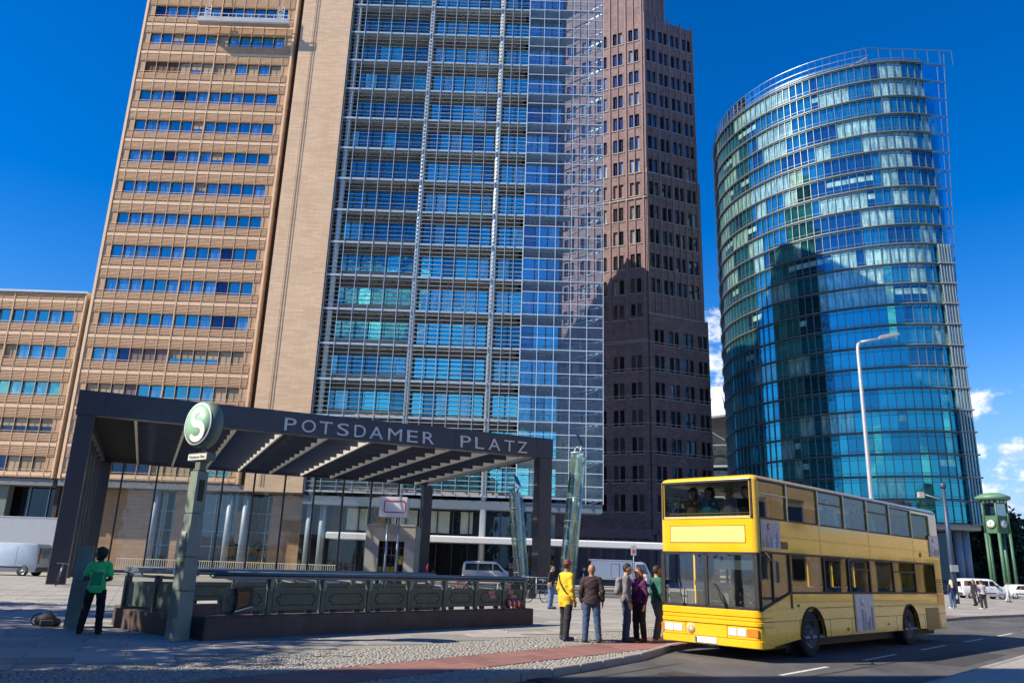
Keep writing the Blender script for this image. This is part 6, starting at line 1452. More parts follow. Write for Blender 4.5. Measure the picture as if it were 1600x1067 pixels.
for k in range(3): mb = MBd(); mb.tube([(k * .9, 0, 0), (k * .9, 0, 1.1)], .03, 8); mb.build('post', steel_g, BR)
for z in (.35, .7, 1.08): mb = MBd(); mb.tube([(0, 0, z), (1.8, 0, z)], .025, 8); mb.build('rail', steel_g, BR)
BN = thing('stone_steps', 'low pale stone steps behind the bald man', 'steps', (4.3, 49.0, -.02), R_(14))
for k in range(3): mb = MBd(); mb.cbox(0, 4.6 - .3 * k, k * .5, 2.4, k * .17, .15 + k * .17, .015); mb.build('step', kst, BN)
RS = thing('round_post_sign', 'small red and white notice on a thin post left of the bus', 'sign', (.1585 * 68, 68, -.02)); mb = MBd(); mb.tube([(0, 0, 0), (0, 0, 3.9)], .04, 8); mb.build('post', steel_g, RS); mb = MBd(); mb.cbox(-.22, .22, -.06, -.02, 2.85, 3.65, .01); mb.build('plate', M('notice_white', (.4, .4, .46), rough=.5), RS); mb = MBd(); mb.box(-.12, .12, -.065, -.061, 3.0, 3.3); mb.build('red_field', M('notice_red', (.45, .05, .06), rough=.5), RS)
wood = M('bollard_brown', (.16, .10, .08), rough=.7, var=.15)
for i, (x, y) in enumerate(((.55, 66), (2.35, 63))):
    b = thing('bollard', ('brown bollard left of the leaning glass tube', 'brown bollard between the glass tube and the canopy post')[i], 'bollard', (x, y, -.02), 0, 'brown bollards'); mb = MBd(); mb.lathe([(.22, 0), (.22, 1.75), (.19, 1.85)], 14); mb.build('shaft', wood, b); mb = MBd(); mb.lathe([(.235, 1.5), (.235, 1.62)], 14, cap=False); mb.build('band', M('band_white', (.6, .6, .6)), b)
FN = thing('site_fence', 'pale low railing in front of the tower base behind the canopy glass', 'fence', (-38, 80, -.02))
mb = MBd()
for x in np.arange(0, 21.5, .22): mb.box(x, x + .05, 0, .04, .05, 1.15)
mb.build('palings', M('fence_pale', (.58, .56, .5), rough=.6), FN, kind='stuff')
for z in (.08, 1.15): mb = MBd(); mb.box(0, 21.5, -.01, .05, z, z + .07); mb.build('rail', MATS['fence_pale'], FN)
# rucksack on the ground
RK = thing('rucksack', 'black rucksack lying on the paving beside the left pillar', 'rucksack', (-10.35, 19.0, 0), R_(20)); RK.scale = (.8, .8, .8)

mb = MBd(); prof = [(0, 0), (.22, .02), (.26, .14), (.22, .27), (.10, .34), (0, .36)]; mb.lathe(prof, 16, (0, 0, 0)); o = mb.build('bag_body', M('rucksack_black', (.016, .016, .018), rough=.7, var=.3, bump=.3, bscale=20), RK)
for v in o.data.vertices: v.co.x *= 1.35; v.co.y *= .8; v.co.z *= 1.0 - .25 * (v.co.x > .1)
mb = MBd(); mb.tube([(-.30, -.05, .02), (-.42, -.1, .12), (-.38, -.08, .28), (-.2, 0, .36)], .022, 6); mb.build('strap', MATS['rucksack_black'], RK)
mb = MBd(); mb.tube([(-.08, 0, .35), (0, 0, .41), (.08, 0, .35)], .014, 6); mb.build('handle', MATS['rucksack_black'], RK)
mb = MBd(); mb.cbox(-.16, .18, -.26, -.18, .05, .2, .03); mb.build('pocket', M('rucksack_grey', (.10, .10, .11), rough=.6), RK)

# ================================================================== PEOPLE
def surface_nets(V, lo, h):
    nx, ny, nz = V.shape; ins = V < 0
    c = np.zeros((nx - 1, ny - 1, nz - 1), np.int8)
    for dx in (0, 1):
        for dy in (0, 1):
            for dz in (0, 1): c += ins[dx:nx - 1 + dx, dy:ny - 1 + dy, dz:nz - 1 + dz]
    mask = (c > 0) & (c < 8); I = np.argwhere(mask); idx = -np.ones(mask.shape, np.int64); idx[mask] = np.arange(len(I))
    acc = np.zeros((len(I), 3)); cnt = np.zeros(len(I)); C = [(0, 0, 0), (1, 0, 0), (0, 1, 0), (1, 1, 0), (0, 0, 1), (1, 0, 1), (0, 1, 1), (1, 1, 1)]
    vals = [V[I[:, 0] + a, I[:, 1] + b, I[:, 2] + d] for a, b, d in C]
    for a, b in ((0, 1), (2, 3), (4, 5), (6, 7), (0, 2), (1, 3), (4, 6), (5, 7), (0, 4), (1, 5), (2, 6), (3, 7)):
        va, vb = vals[a], vals[b]; m = (va < 0) != (vb < 0); t = np.where(m, va / np.where(m, va - vb, 1), 0)
        p = np.array(C[a])[None] + t[:, None] * (np.array(C[b]) - np.array(C[a]))[None]; acc[m] += p[m]; cnt[m] += 1
    P = (I + acc / cnt[:, None]) * h + np.array(lo); F = []
    for ax in range(3):
        s0 = [slice(None)] * 3; s1 = [slice(None)] * 3; s0[ax] = slice(0, -1); s1[ax] = slice(1, None)
        a = ins[tuple(s0)]; b = ins[tuple(s1)]; E = np.argwhere(a != b); u, v = [(1, 2), (2, 0), (0, 1)][ax]
        E = E[(E[:, u] > 0) & (E[:, v] > 0) & (E[:, u] < V.shape[u] - 1) & (E[:, v] < V.shape[v] - 1)]
        def cell(du, dv): q = E.copy(); q[:, u] += du; q[:, v] += dv; return idx[q[:, 0], q[:, 1], q[:, 2]]
        q = np.stack([cell(-1, -1), cell(0, -1), cell(0, 0), cell(-1, 0)], 1); fl = a[E[:, 0], E[:, 1], E[:, 2]]; q[~fl] = q[~fl][:, ::-1]; F.append(q)
    F = np.concatenate(F); F = F[(F >= 0).all(1)]
    return P, F
def smin(a, b, k): hh = np.clip(.5 + .5 * (b - a) / k, 0, 1); return b + (a - b) * hh - k * hh * (1 - hh)
def sdf_mesh(name, prims, mat, h=.016, k=.03, off=0.0, clip=None, folds=0.0, seed=0, sub=()):
    pts = []
    for p in prims:
        if p[0] == 'cap': pts += [np.array(p[1]) - p[3] - .05, np.array(p[1]) + p[3] + .05, np.array(p[2]) - p[4] - .05, np.array(p[2]) + p[4] + .05]
        else: pts += [np.array(p[1]) - np.array(p[2]) - .05, np.array(p[1]) + np.array(p[2]) + .05]
    lo = np.min(pts, 0) - off; hi = np.max(pts, 0) + off; n = np.ceil((hi - lo) / h).astype(int) + 1
    ax = [lo[i] + np.arange(n[i]) * h for i in range(3)]; V = np.full(tuple(n), .3)
    for p in prims:
        if p[0] == 'cap': bl = np.minimum(np.array(p[1]) - p[3], np.array(p[2]) - p[4]); bh = np.maximum(np.array(p[1]) + p[3], np.array(p[2]) + p[4])
        else: bl = np.array(p[1]) - np.array(p[2]); bh = np.array(p[1]) + np.array(p[2])
        i0 = np.clip(((bl - .07 - off - lo) / h).astype(int), 0, n - 1); i1 = np.clip(np.ceil((bh + .07 + off - lo) / h).astype(int) + 1, 1, n)
        X, Y, Z = np.meshgrid(ax[0][i0[0]:i1[0]], ax[1][i0[1]:i1[1]], ax[2][i0[2]:i1[2]], indexing='ij')
        if p[0] == 'cap':
            a = np.array(p[1]); b = np.array(p[2]); d = b - a; L2 = max(1e-9, (d * d).sum()); t = np.clip(((X - a[0]) * d[0] + (Y - a[1]) * d[1] + (Z - a[2]) * d[2]) / L2, 0, 1)
            D = np.sqrt((X - a[0] - t * d[0]) ** 2 + (Y - a[1] - t * d[1]) ** 2 + (Z - a[2] - t * d[2]) ** 2) - (p[3] + (p[4] - p[3]) * t)
        else:
            c = np.array(p[1]); r = np.array(p[2]); q = np.sqrt(((X - c[0]) / r[0]) ** 2 + ((Y - c[1]) / r[1]) ** 2 + ((Z - c[2]) / r[2]) ** 2); D = (q - 1) * r.min()
        kk = p[5] if p[0] == 'cap' and len(p) > 5 else (p[3] if p[0] == 'ell' and len(p) > 3 else k)
        s = (slice(i0[0], i1[0]), slice(i0[1], i1[1]), slice(i0[2], i1[2])); V[s] = smin(V[s], D, kk)
    X, Y, Z = np.meshgrid(*ax, indexing='ij', sparse=True)
    if folds: V = V + folds * (np.sin(38 * Z + 9 * X + seed) * np.sin(21 * X - 13 * Y + 7 * Z + seed * 2) + .6 * np.sin(61 * Z - 25 * Y + seed * 3) * np.sin(33 * X + 17 * Z))
    V = V - off
    if clip is not None: V = np.maximum(V, clip(X, Y, Z))
    V[0] = V[-1] = .2; V[:, 0] = V[:, -1] = .2; V[:, :, 0] = V[:, :, -1] = .2
    P, F = surface_nets(V, lo, h); me = bpy.data.meshes.new(name); me.from_pydata(P.tolist(), [], F.tolist()); me.materials.append(mat); me.polygons.foreach_set('use_smooth', [True] * len(me.polygons)); me.update(); return me
SKIN = {'light': (.52, .31, .22), 'tan': (.36, .20, .13), 'brown': (.11, .06, .04)}
def person(label, loc, face, height=1.76, top=None, legs=None, skin='light', hair=((.03, .02, .015), 'short'), pose=None, shoes=(.02, .02, .022), res=1.0, sleeve='long', hem=.88, hat=None, extra=None, group=None, bulk=1.0, open_front=None, neck=1.475):
    P = dict(la=[(.178, .0, 1.405), (.225, .03, 1.12), (.228, -.05, .87)], ra=[(-.178, .0, 1.405), (-.225, .03, 1.12), (-.228, -.05, .87)],
             ll=[(.095, 0, .92), (.115, -.015, .50), (.13, .03, .09)], rl=[(-.095, 0, .92), (-.115, -.02, .50), (-.13, .02, .09)], toe=(0.02, -.02), head=(0, 0), lean=0)
    if pose: P.update(pose)
    k = height / 1.76; t = thing('person', label, 'person', loc, face + math.pi / 2, group); t.scale = (k, k, k)
    hx, hy = P['head']; hz = 1.625; sk = M('skin_' + skin, SKIN[skin], rough=.5, var=.08, scale=14)
    dz = P.get('dz', 0)
    torso = [('ell', (0, .0, 1.29), (.165 * bulk, .108 * bulk, .205)), ('ell', (0, .0, 1.09), (.145 * bulk, .102 * bulk, .18)), ('ell', (0, .012, .96), (.158 * bulk, .112, .13)), ('cap', (-.145, .005, 1.40), (.145, .005, 1.40), .058, .058)]
    def arm(a, r=(.052, .043, .032)): return [('cap', a[0], a[1], r[0], r[1]), ('cap', a[1], a[2], r[1], r[2])]
    def leg(l, r=(.088, .060, .042)): m = np.array(l[1]) * .68 + np.array(l[2]) * .32; return [('cap', l[0], l[1], r[0], r[1]), ('cap', l[1], l[2], r[1] * .95, r[2]), ('ell', tuple(m + np.array([0, .015, 0])), (.052, .055, .11))]
    def hand(a, s):
        w = np.array(a[2]); d = w - np.array(a[1]); d = d / np.linalg.norm(d); out = []
        side = np.cross(d, (s, 0, 0)); side = side / (np.linalg.norm(side) + 1e-9)
        c = w + d * .055; out.append(('ell', tuple(c), (.026, .040, .048), .015)); kn = w + d * .095
        for i, (o, ln) in enumerate(((-.030, .058), (-.010, .070), (.010, .066), (.028, .052))):
            b = kn + side * o; m = b + d * ln * .55 + np.array((-s * .006, 0, 0)); e = m + d * ln * .4 + np.array((-s * .020, 0, 0)); out += [('cap', tuple(b), tuple(m), .0105, .0100, .004), ('cap', tuple(m), tuple(e), .0100, .0085, .004)]
        b = w + d * .03 - side * .03; m = b - side * .025 + d * .03 + np.array((-s * .008, 0, 0)); out += [('cap', tuple(b), tuple(m), .0125, .0115, .008), ('cap', tuple(m), tuple(m + d * .03), .0115, .0095, .005)]
        return out
    head = [('ell', (hx, hy - .008, hz + .012), (.083, .102, .117)), ('ell', (hx, hy - .035, hz - .062), (.058, .066, .062)), ('cap', (0, .012, 1.43), (hx * .8, hy + .008, hz - .06), .056, .052), ('cap', (hx, hy - .098, hz + .012), (hx, hy - .122, hz - .022), .010, .016, .012), ('ell', (hx - .082, hy + .005, hz - .005), (.012, .022, .033), .01), ('ell', (hx + .082, hy + .005, hz - .005), (.012, .022, .033), .01), ('cap', (hx - .04, hy - .088, hz + .032), (hx + .04, hy - .088, hz + .032), .013, .013, .012)]
    foot = []
    for l in (P['ll'], P['rl']):
        a = np.array(l[2]); tx, ty = P['toe']; foot.append(('cap', tuple(a + (0, .0, -.045)), tuple(a + (np.sign(a[0]) * .03 + tx, -.17 + ty, -.055)), .040, .032))
    body = torso + arm(P['la']) + arm(P['ra']) + leg(P['ll']) + leg(P['rl']) + head + hand(P['la'], 1) + hand(P['ra'], -1) + foot
    link('body', sdf_mesh('body', body, sk, h=.0125 * res, k=.026), t)
    mb = MBd()
    for sx in (-.031, .031): mb.lathe([(0, -.012), (.012, 0), (0, .012)], 8, (hx + sx, hy - .094, hz + .012), 'y')
    mb.build('eyes', M('eye_dark', (.03, .025, .02), rough=.3), t)
    mb = MBd(); mb.tube([(hx - .024, hy - .094, hz - .063), (hx, hy - .100, hz - .065), (hx + .024, hy - .094, hz - .063)], .007, 6); mb.build('mouth', M('lips', (.30, .12, .10), rough=.5), t)
    # clothes
    if legs:
        m = M('cloth_%s' % legs[0], legs[1], rough=.85, var=.3, scale=9, bump=.3, bscale=30); lp = [('ell', (0, .012, .955), (.160 * bulk, .114, .13))] + leg(P['ll'], (.098, .070, .060)) + leg(P['rl'], (.098, .070, .060))
        zmin = min(P['ll'][2][2], P['rl'][2][2]) - .065
        sit = P.get('sit'); link('trousers', sdf_mesh('trousers', lp, m, h=.015 * res, k=.03, off=.012, clip=lambda X, Y, Z: np.maximum(Z - min(1.03, hem + .07), zmin - Z), folds=.004, seed=len(label)), t)
    if top:
        m = M('cloth_%s' % top[0], top[1], rough=.8, var=.22, scale=8, bump=.3, bscale=28)
        tp = list(torso)
        if hem < .93: tp.append(('ell', (0, .008, .90), (.168 * bulk, .122, .16)))
        if hem < .80: tp.append(('cap', (-.075, .008, .98), (-.08, .008, .66), .105, .105)); tp.append(('cap', (.075, .008, .98), (.08, .008, .66), .105, .105))
        for a in (P['la'], P['ra']):
            if sleeve == 'long': w = np.array(a[2]); d = w - np.array(a[1]); w = w - d / np.linalg.norm(d) * .05; tp += [('cap', a[0], a[1], .054, .047), ('cap', a[1], tuple(w), .047, .040)]
            else: q = np.array(a[0]) * .35 + np.array(a[1]) * .65; tp += [('cap', a[0], tuple(q), .058, .062)]
        armz = min(P['la'][2][2], P['ra'][2][2])
        cl = lambda X, Y, Z: np.maximum(np.where(np.abs(X) < .205 * max(1, bulk), hem - Z, hem - .22 - Z), np.where(np.abs(X) < .075, Z - neck, -1.0))
        link('top', sdf_mesh('top', tp, m, h=.014 * res, k=.03, off=.012, clip=cl, folds=.005, seed=len(label) + 3), t)
    if hair and hair[1] != 'bald':
        m = M('hair_%d' % int(sum(hair[0]) * 1000), hair[0], rough=.6, var=.4, scale=40, stretch=(1, 1, .3), bump=.5, bscale=60); st_ = hair[1]
        hp = [('ell', (hx, hy + .004, hz + .022), (.086, .103, .116))]; cl = lambda X, Y, Z: np.maximum(np.minimum(-(Y - hy) - .045 + 0 * X, .0 + hz + .062 - Z + 0 * X) if True else 0, hz - .07 - Z)
        if st_ == 'short': cl = lambda X, Y, Z: np.maximum(np.minimum(hy - .015 - Y, hz + .075 - Z), hz - .055 - Z); fo = .004
        if st_ == 'bushy': hp = [('ell', (hx, hy + .02, hz + .03), (.118, .125, .135)), ('ell', (hx, hy + .06, hz - .03), (.10, .08, .10))]; cl = lambda X, Y, Z: np.maximum(np.minimum(hy - .03 - Y, hz + .07 - Z), hz - .12 - Z); fo = .012
        if st_ == 'long': hp += [('cap', (hx, hy + .05, hz), (hx, hy + .09, hz - .30), .085, .075), ('cap', (hx + .07, hy + .01, hz), (hx + .085, hy + .0, hz - .26), .04, .04), ('cap', (hx - .07, hy + .01, hz), (hx - .085, hy + .0, hz - .26), .04, .04)]; cl = lambda X, Y, Z: np.where(Z > hz + .068, -1.0, np.maximum(hy - .03 - Y, np.where(np.abs(X - hx) < .066, hy - .005 - Y, -1.0))); fo = .008
        link('hair', sdf_mesh('hair', hp, m, h=.011 * res, k=.02, off=.004, clip=cl, folds=fo), t)
    for j, l in enumerate((P['ll'], P['rl'])):
        a = np.array(l[2]); tx, ty = P['toe']; b = a + (np.sign(a[0]) * .03 + tx, -.17 + ty, -.045); zf = a[2] - .09
        link('shoe', sdf_mesh('shoe', [('cap', tuple(a + (0, .03, -.045)), tuple(b), .046, .040), ('cap', tuple(a + (0, 0, -.01)), tuple(a + (0, 0, -.05)), .046, .05)], M('shoe_%d' % int(sum(shoes) * 1000), shoes, rough=.55, var=.15), h=.012 * res, k=.02, off=.006, clip=lambda X, Y, Z: zf + .002 - Z), t)
    if hat == 'cap':
        m = M('cap_red', (.40, .075, .06), rough=.8, var=.2); link('cap', sdf_mesh('cap', [('ell', (hx, hy + .004, hz + .03), (.092, .108, .112)), ('cap', (hx - .05, hy - .12, hz + .055), (hx + .05, hy - .12, hz + .055), .014, .014, .01), ('cap', (hx - .045, hy - .155, hz + .045), (hx + .045, hy - .155, hz + .045), .012, .012, .03)], m, h=.011, k=.03, clip=lambda X, Y, Z: hz + .035 - Z), t)
    if hat == 'brim':
        m = M('hat_straw', (.6, .5, .33), rough=.8, var=.2); mb = MBd(); mb.lathe([(.19, hz + .03), (.185, hz + .045), (.10, hz + .06), (.095, hz + .13), (.07, hz + .16), (0, hz + .165)], 20, (hx, hy, 0)); mb.build('hat', m, t)
    if extra: extra(t, P)
    return t
def strap(t, P, col=(.015, .015, .017)):
    m = M('strap_black', col, rough=.6); mb = MBd(); pts = []
    for i in range(25):
        a = 2 * math.pi * i / 24; u, v = math.cos(a), math.sin(a); pts.append((.188 * u, -.150 * v, 1.20 + .24 * u))
    mb.tube(pts, .017, 6); mb.build('strap', m, t)
def backpack(col, name='backpack'):
    def f(t, P):
        m = M('pack_%d' % int(sum(col) * 1000), col, rough=.7, var=.2, scale=10, bump=.3)
        link(name, sdf_mesh(name, [('ell', (0, .175, 1.25), (.14, .085, .20)), ('ell', (0, .22, 1.13), (.11, .065, .10)), ('cap', (-.10, .20, 1.36), (.10, .20, 1.36), .03, .03), ('cap', (.09, .12, 1.42), (.10, -.10, 1.40), .018, .018), ('cap', (-.09, .12, 1.42), (-.10, -.10, 1.40), .018, .018), ('cap', (.11, -.115, 1.38), (.15, -.02, 1.08), .018, .015), ('cap', (-.11, -.115, 1.38), (-.15, -.02, 1.08), .018, .015)], m, h=.014, k=.04), t)
    return f
def handbag(x, y, z, col, r=(.05, .11, .13)):
    def f(t, P):
        m = M('bag_%d' % int(sum(col) * 1000), col, rough=.5, var=.15); link('bag', sdf_mesh('bag', [('ell', (x, y, z), r), ('cap', (x, y - .08, z + r[2] * .8), (x, y, z + r[2] + .14), .010, .010), ('cap', (x, y + .08, z + r[2] * .8), (x, y, z + r[2] + .14), .010, .010)], m, h=.015, k=.02), t)
    return f
W_ = lambda a: R_(a)
BENT = dict(la=[(.178, 0, 1.40), (.25, .03, 1.13), (.13, -.20, 1.10)], ra=[(-.178, 0, 1.40), (-.25, .03, 1.13), (-.13, -.20, 1.08)])
# the one in the green shirt: seen from behind, forearms in front, a printed panel on the back
def back_print(t, P):
    link('back_print', sdf_mesh('back_print', [('ell', (0, .0, 1.29), (.165, .108, .205)), ('ell', (0, .0, 1.09), (.145, .102, .18)), ('ell', (0, .012, .96), (.158, .112, .13))], M('print_dark_green', (.012, .40, .14), rough=.8), h=.014, k=.04, off=.0235, clip=lambda X, Y, Z: np.maximum(np.maximum(np.abs(X) - .115, np.abs(Z - 1.12) - .15), .02 - Y)), t)
    mb = MBd()
    def yb(z): return .137 + (-.010 if z > 1.25 else 0)
    for a, b in (((-.12, .97), (.12, .97)), ((-.125, 1.27), (.125, 1.27)), ((-.12, .97), (-.125, 1.27)), ((.12, .97), (.125, 1.27)), ((-.10, 1.30), (.11, 1.30))):
        mb.tube([(a[0], yb(a[1]), a[1]), ((a[0] + b[0]) / 2, yb((a[1] + b[1]) / 2) + .006, (a[1] + b[1]) / 2), (b[0], yb(b[1]), b[1])], .006, 5)
    mb.build('print_outline', M('print_white', (.6, .75, .62), rough=.8), t)
person('person in a bright green T-shirt standing with back to the camera at left', (-8.68, 17.6, 0), W_(105), 1.74, ('green_shirt', (.04, .78, .20)), ('black_jeans', (.012, .012, .016)), 'brown', ((.012, .010, .010), 'bushy'), dict(BENT, ll=[(.10, 0, .92), (.15, -.02, .50), (.19, .02, .09)], rl=[(-.10, 0, .92), (-.14, -.02, .50), (-.17, .03, .09)]), (.012, .012, .014), 1.0, 'short', .83, extra=back_print)
person('man in a yellow jacket, red cap and dark trousers with a black shoulder strap', (1.50, 19.75, 0), W_(35), 1.84, ('yellow_jacket', (.70, .46, .02)), ('charcoal', (.022, .022, .028)), 'tan', ((.05, .03, .02), 'short'), dict(ll=[(.10, 0, .92), (.16, -.08, .50), (.22, -.09, .09)], rl=[(-.10, 0, .92), (-.12, .05, .50), (-.14, .12, .09)], head=(0, -.02)), (.03, .035, .06), 1.0, 'long', .72, hat='cap', extra=strap, bulk=1.08)
person('bald man in a dark maroon sweater and blue jeans seen from behind', (2.08, 19.45, 0), W_(80), 1.76, ('maroon_sweater', (.035, .020, .024)), ('blue_jeans', (.045, .085, .17)), 'tan', None, dict(ll=[(.10, 0, .92), (.13, -.02, .50), (.15, .03, .09)], rl=[(-.10, 0, .92), (-.13, -.02, .50), (-.17, .03, .09)], la=[(.19, 0, 1.40), (.25, .04, 1.13), (.245, -.04, .88)], ra=[(-.19, 0, 1.40), (-.255, .04, 1.13), (-.255, -.06, .90)]), (.03, .025, .02), 1.0, 'long', .84, bulk=1.1)
person('young man in a grey hooded top with a grey backpack facing the woman in purple', (2.98, 20.0, 0), W_(-5), 1.80, ('grey_hoodie', (.16, .16, .175)), ('dark_jeans', (.028, .05, .10)), 'light', ((.02, .015, .012), 'short'), dict(head=(0, -.03)), (.05, .05, .055), 1.0, 'long', .84, extra=backpack((.20, .20, .20)))
person('red haired woman in a purple top and black leggings facing the man with the backpack', (3.32, 20.15, 0), W_(215), 1.70, ('purple_top', (.075, .012, .07)), ('black_leggings', (.012, .012, .014)), 'light', ((.26, .09, .03), 'long'), dict(head=(0, -.02)), (.02, .02, .02), 1.0, 'long', .86, bulk=.9, extra=lambda t, P: link('scarf', sdf_mesh('scarf', [('cap', (-.06, -.08, 1.46), (.06, -.08, 1.46), .035, .035), ('ell', (0, -.10, 1.33), (.07, .04, .13)), ('cap', (-.07, .03, 1.46), (.07, .03, 1.46), .03, .03)], M('scarf_magenta', (.36, .03, .30), rough=.8, var=.4, scale=20), h=.014, k=.03), t))
person('man in a dark green sweater and jeans stepping up to the bus door', (3.80, 20.35, 0), W_(20), 1.78, ('green_sweater', (.012, .11, .075)), ('mid_jeans', (.06, .095, .16)), 'light', ((.03, .02, .015), 'short'), dict(ll=[(.10, 0, .92), (.12, -.12, .52), (.13, -.06, .09)], rl=[(-.10, 0, .92), (-.11, .02, .50), (-.13, .14, .09)]), (.6, .6, .58), 1.0, 'long', .86, extra=strap)
FAR = 1.35
person('man in a black jacket and pale jeans looking down beside the canopy post', (1.98, 34.6, -.02), W_(-20), 1.76, ('black_jacket', (.012, .012, .015)), ('pale_jeans', (.10, .17, .34)), 'light', ((.02, .015, .012), 'short'), dict(BENT, head=(0, -.05)), res=FAR, hem=.86, extra=handbag(-.24, -.02, .95, (.18, .15, .11)))
person('man in a dark suit with white shirt carrying a tan bag in the background', (5.35, 55.0, -.02), W_(-110), 1.78, ('dark_suit', (.016, .016, .02)), ('dark_suit', (.016, .016, .02)), 'light', ((.02, .015, .01), 'short'), None, res=1.7, hem=.80, extra=lambda t, P: (handbag(-.28, -.05, .80, (.30, .22, .14))(t, P), link('shirt_front', sdf_mesh('shirt_front', [('ell', (0, -.05, 1.25), (.05, .09, .17))], M('shirt_white', (.7, .7, .7), rough=.8), h=.015), t)))
person('person in a blue shirt and white trousers walking in the background left of the bus', (8.45, 52.0, -.02), W_(70), 1.76, ('blue_shirt', (.10, .15, .24)), ('white_trousers', (.55, .55, .54)), 'light', ((.12, .09, .06), 'short'), None, res=1.7, hem=.9)
person('person in a white top beside the one in the blue shirt', (9.0, 53.0, -.02), W_(80), 1.70, ('white_top', (.62, .62, .62)), ('grey_trousers', (.10, .10, .11)), 'light', ((.03, .02, .015), 'short'), None, res=1.7, hem=.9)
GP = 'pedestrians on the plaza right of the bus'
person('person in a red jacket half hidden behind the rear of the bus', (27.2, 51.6, -.02), W_(100), 1.74, ('red_jacket', (.40, .025, .05)), ('navy_trousers', (.02, .03, .06)), 'light', ((.03, .02, .015), 'short'), None, res=1.7, group=GP)
person('blonde woman in a navy jacket and jeans carrying a white bag right of the bus', (27.9, 51.0, -.02), W_(95), 1.72, ('navy_jacket', (.015, .025, .08)), ('blue_jeans2', (.06, .11, .22)), 'light', ((.62, .50, .30), 'long'), None, (.5, .5, .5), res=1.7, group=GP, extra=handbag(-.28, 0, .72, (.65, .65, .66), (.09, .12, .15)))
person('person in a pale grey hooded top and dark trousers right of the blonde woman', (30.1, 51.5, -.02), W_(85), 1.76, ('pale_hoodie', (.40, .40, .41)), ('dark_trousers', (.022, .022, .03)), 'light', ((.04, .025, .02), 'short'), None, (.55, .55, .55), res=1.7, group=GP, extra=handbag(.27, .05, 1.2, (.12, .02, .12)))
person('man in a black jacket walking left beyond the grey hooded person', (33.6, 58.5, -.02), W_(190), 1.80, ('black_jacket2', (.014, .014, .016)), ('black_trousers', (.016, .015, .014)), 'tan', ((.02, .015, .012), 'short'), dict(ll=[(.10, 0, .92), (.11, -.14, .52), (.12, -.10, .09)], rl=[(-.10, 0, .92), (-.11, .05, .50), (-.12, .22, .12)]), res=1.7, group=GP)
person('person in white clothes walking past the legs of the traffic tower', (44.3, 72.0, -.02), W_(-10), 1.72, ('pale_jacket', (.45, .46, .50)), ('pale_trousers', (.5, .5, .5)), 'light', ((.02, .015, .012), 'short'), dict(ll=[(.10, 0, .92), (.11, -.16, .52), (.12, -.14, .09)], rl=[(-.10, 0, .92), (-.11, .05, .50), (-.12, .24, .12)]), res=2.0, group=GP)
person('person in dark clothes at the right edge of the picture', (46.6, 72.5, -.02), W_(170), 1.75, ('dark_coat', (.02, .02, .025)), ('dark_coat', (.02, .02, .025)), 'light', ((.02, .015, .012), 'short'), None, res=2.0, group=GP)
person('small person in dark blue clothes in front of the white people carrier', (38.3, 66.0, -.02), W_(200), 1.45, ('blue_coat', (.03, .04, .10)), ('navy_trousers', (.02, .03, .06)), 'light', ((.3, .25, .2), 'short'), None, res=2.0, group=GP)
person('person in a bright red jacket passing the shopfront behind the white van', (-6.6, 70.0, -.02), W_(0), 1.72, ('bright_red', (.55, .02, .03)), ('black_trousers', (.016, .015, .014)), 'light', ((.03, .02, .015), 'short'), None, res=2.0)
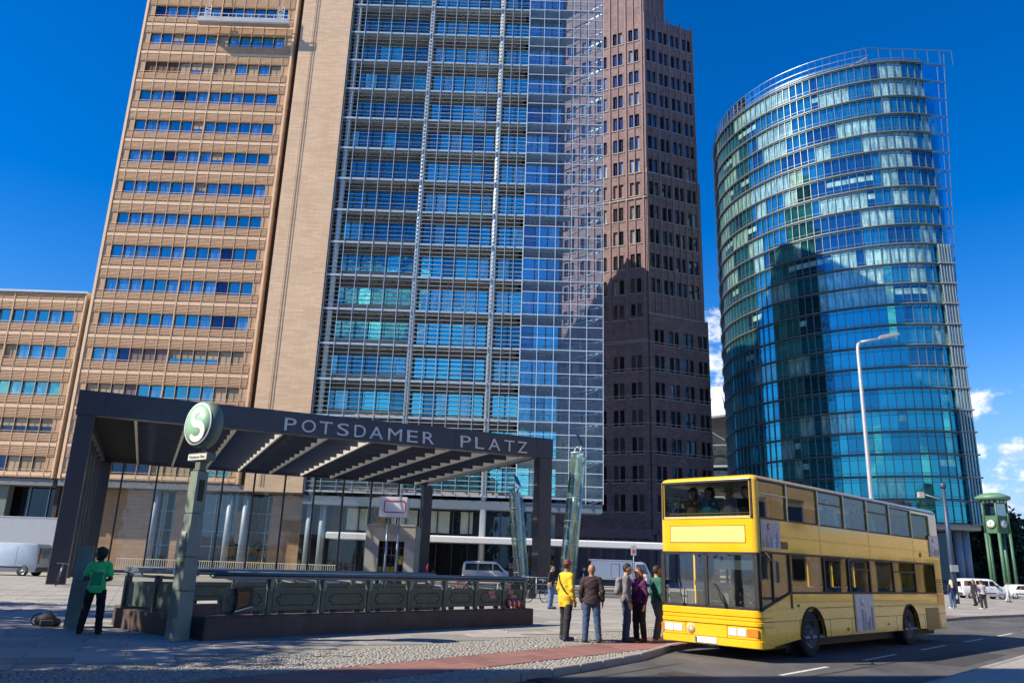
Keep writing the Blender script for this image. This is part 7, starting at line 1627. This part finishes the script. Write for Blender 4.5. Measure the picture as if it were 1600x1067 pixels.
# passengers: seated, local pose with thighs forward
SIT = dict(ll=[(.10, -.02, .92), (.12, -.42, .94), (.12, -.42, .55)], rl=[(-.10, -.02, .92), (-.12, -.42, .94), (-.12, -.42, .55)])
def bus_pt(a, b, z): c, s_ = math.cos(BUSA), math.sin(BUSA); return Vector((bp0.x + a * c - b * s_, bp0.y + a * s_ + b * c, bp0.z + z))
SITF = dict(ll=[(.10, -.02, .92), (.12, -.28, .94), (.12, -.20, .60)], rl=[(-.10, -.02, .92), (-.12, -.28, .94), (-.12, -.20, .60)])
GU = 'passengers on the upper deck'
UP = [(.64, 1.98, ('p_brown', (.22, .15, .09)), ((.025, .018, .014), 'bushy'), None, 'passenger in a brown coat at the kerb end of the upper front window'),
      (.64, 1.52, ('p_teal', (.05, .25, .33)), ((.015, .012, .012), 'bushy'), None, 'dark haired passenger in a teal top behind the upper front window'),
      (.64, .98, ('p_grey', (.3, .3, .32)), ((.05, .03, .02), 'short'), 'brim', 'passenger in a straw hat behind the upper front window'),
      (.66, .60, ('p_black', (.015, .015, .02)), ((.015, .012, .012), 'short'), None, 'passenger in black at the road end of the upper front window'),
      (1.45, .36, ('p_navy', (.03, .04, .07)), None, None, 'bald passenger behind the corner of the upper front window'),
      (4.4, .36, ('p_pale', (.5, .45, .45)), ((.10, .07, .05), 'short'), None, 'passenger in a pale top by the third upper side window'),
      (6.15, .36, ('p_pink', (.55, .12, .25)), ((.2, .12, .06), 'long'), None, 'passenger in pink by the fourth upper side window'),
      (6.9, .40, ('p_sand', (.5, .4, .3)), ((.5, .45, .4), 'short'), None, 'grey haired passenger beside the one in pink')]
for a, b, tp, hr, ht, lb_ in UP:
    p_ = bus_pt(a, b, 2.36 + .44 - .80); person(lb_, (p_.x, p_.y, p_.z), BUSA + math.pi, 1.72, tp, ('p_dark', (.02, .02, .03)), 'light', hr, SITF if a < 1 else SIT, res=1.5, hem=.88, hat=ht, group=GU)
p_ = bus_pt(1.15, .72, .46 + .44 - .70); person('bus driver in a dark jumper behind the steering wheel', (p_.x, p_.y, p_.z), BUSA + math.pi, 1.74, ('driver_navy', (.02, .022, .035)), ('p_dark', (.02, .02, .03)), 'light', ((.03, .02, .015), 'short'), dict(SIT, la=[(.20, 0, 1.40), (.25, -.10, 1.15), (.16, -.38, 1.14)], ra=[(-.20, 0, 1.40), (-.25, -.10, 1.15), (-.16, -.38, 1.14)]), res=1.5, hem=.88)
p_ = bus_pt(1.0, 1.98, .46); person('person in a white and black top boarding inside the bus door', (p_.x, p_.y, p_.z), BUSA - math.pi / 2, 1.66, ('boarder_white', (.55, .55, .55)), ('p_dark', (.02, .02, .03)), 'tan', ((.02, .015, .012), 'short'), BENT, res=1.5, hem=.88)
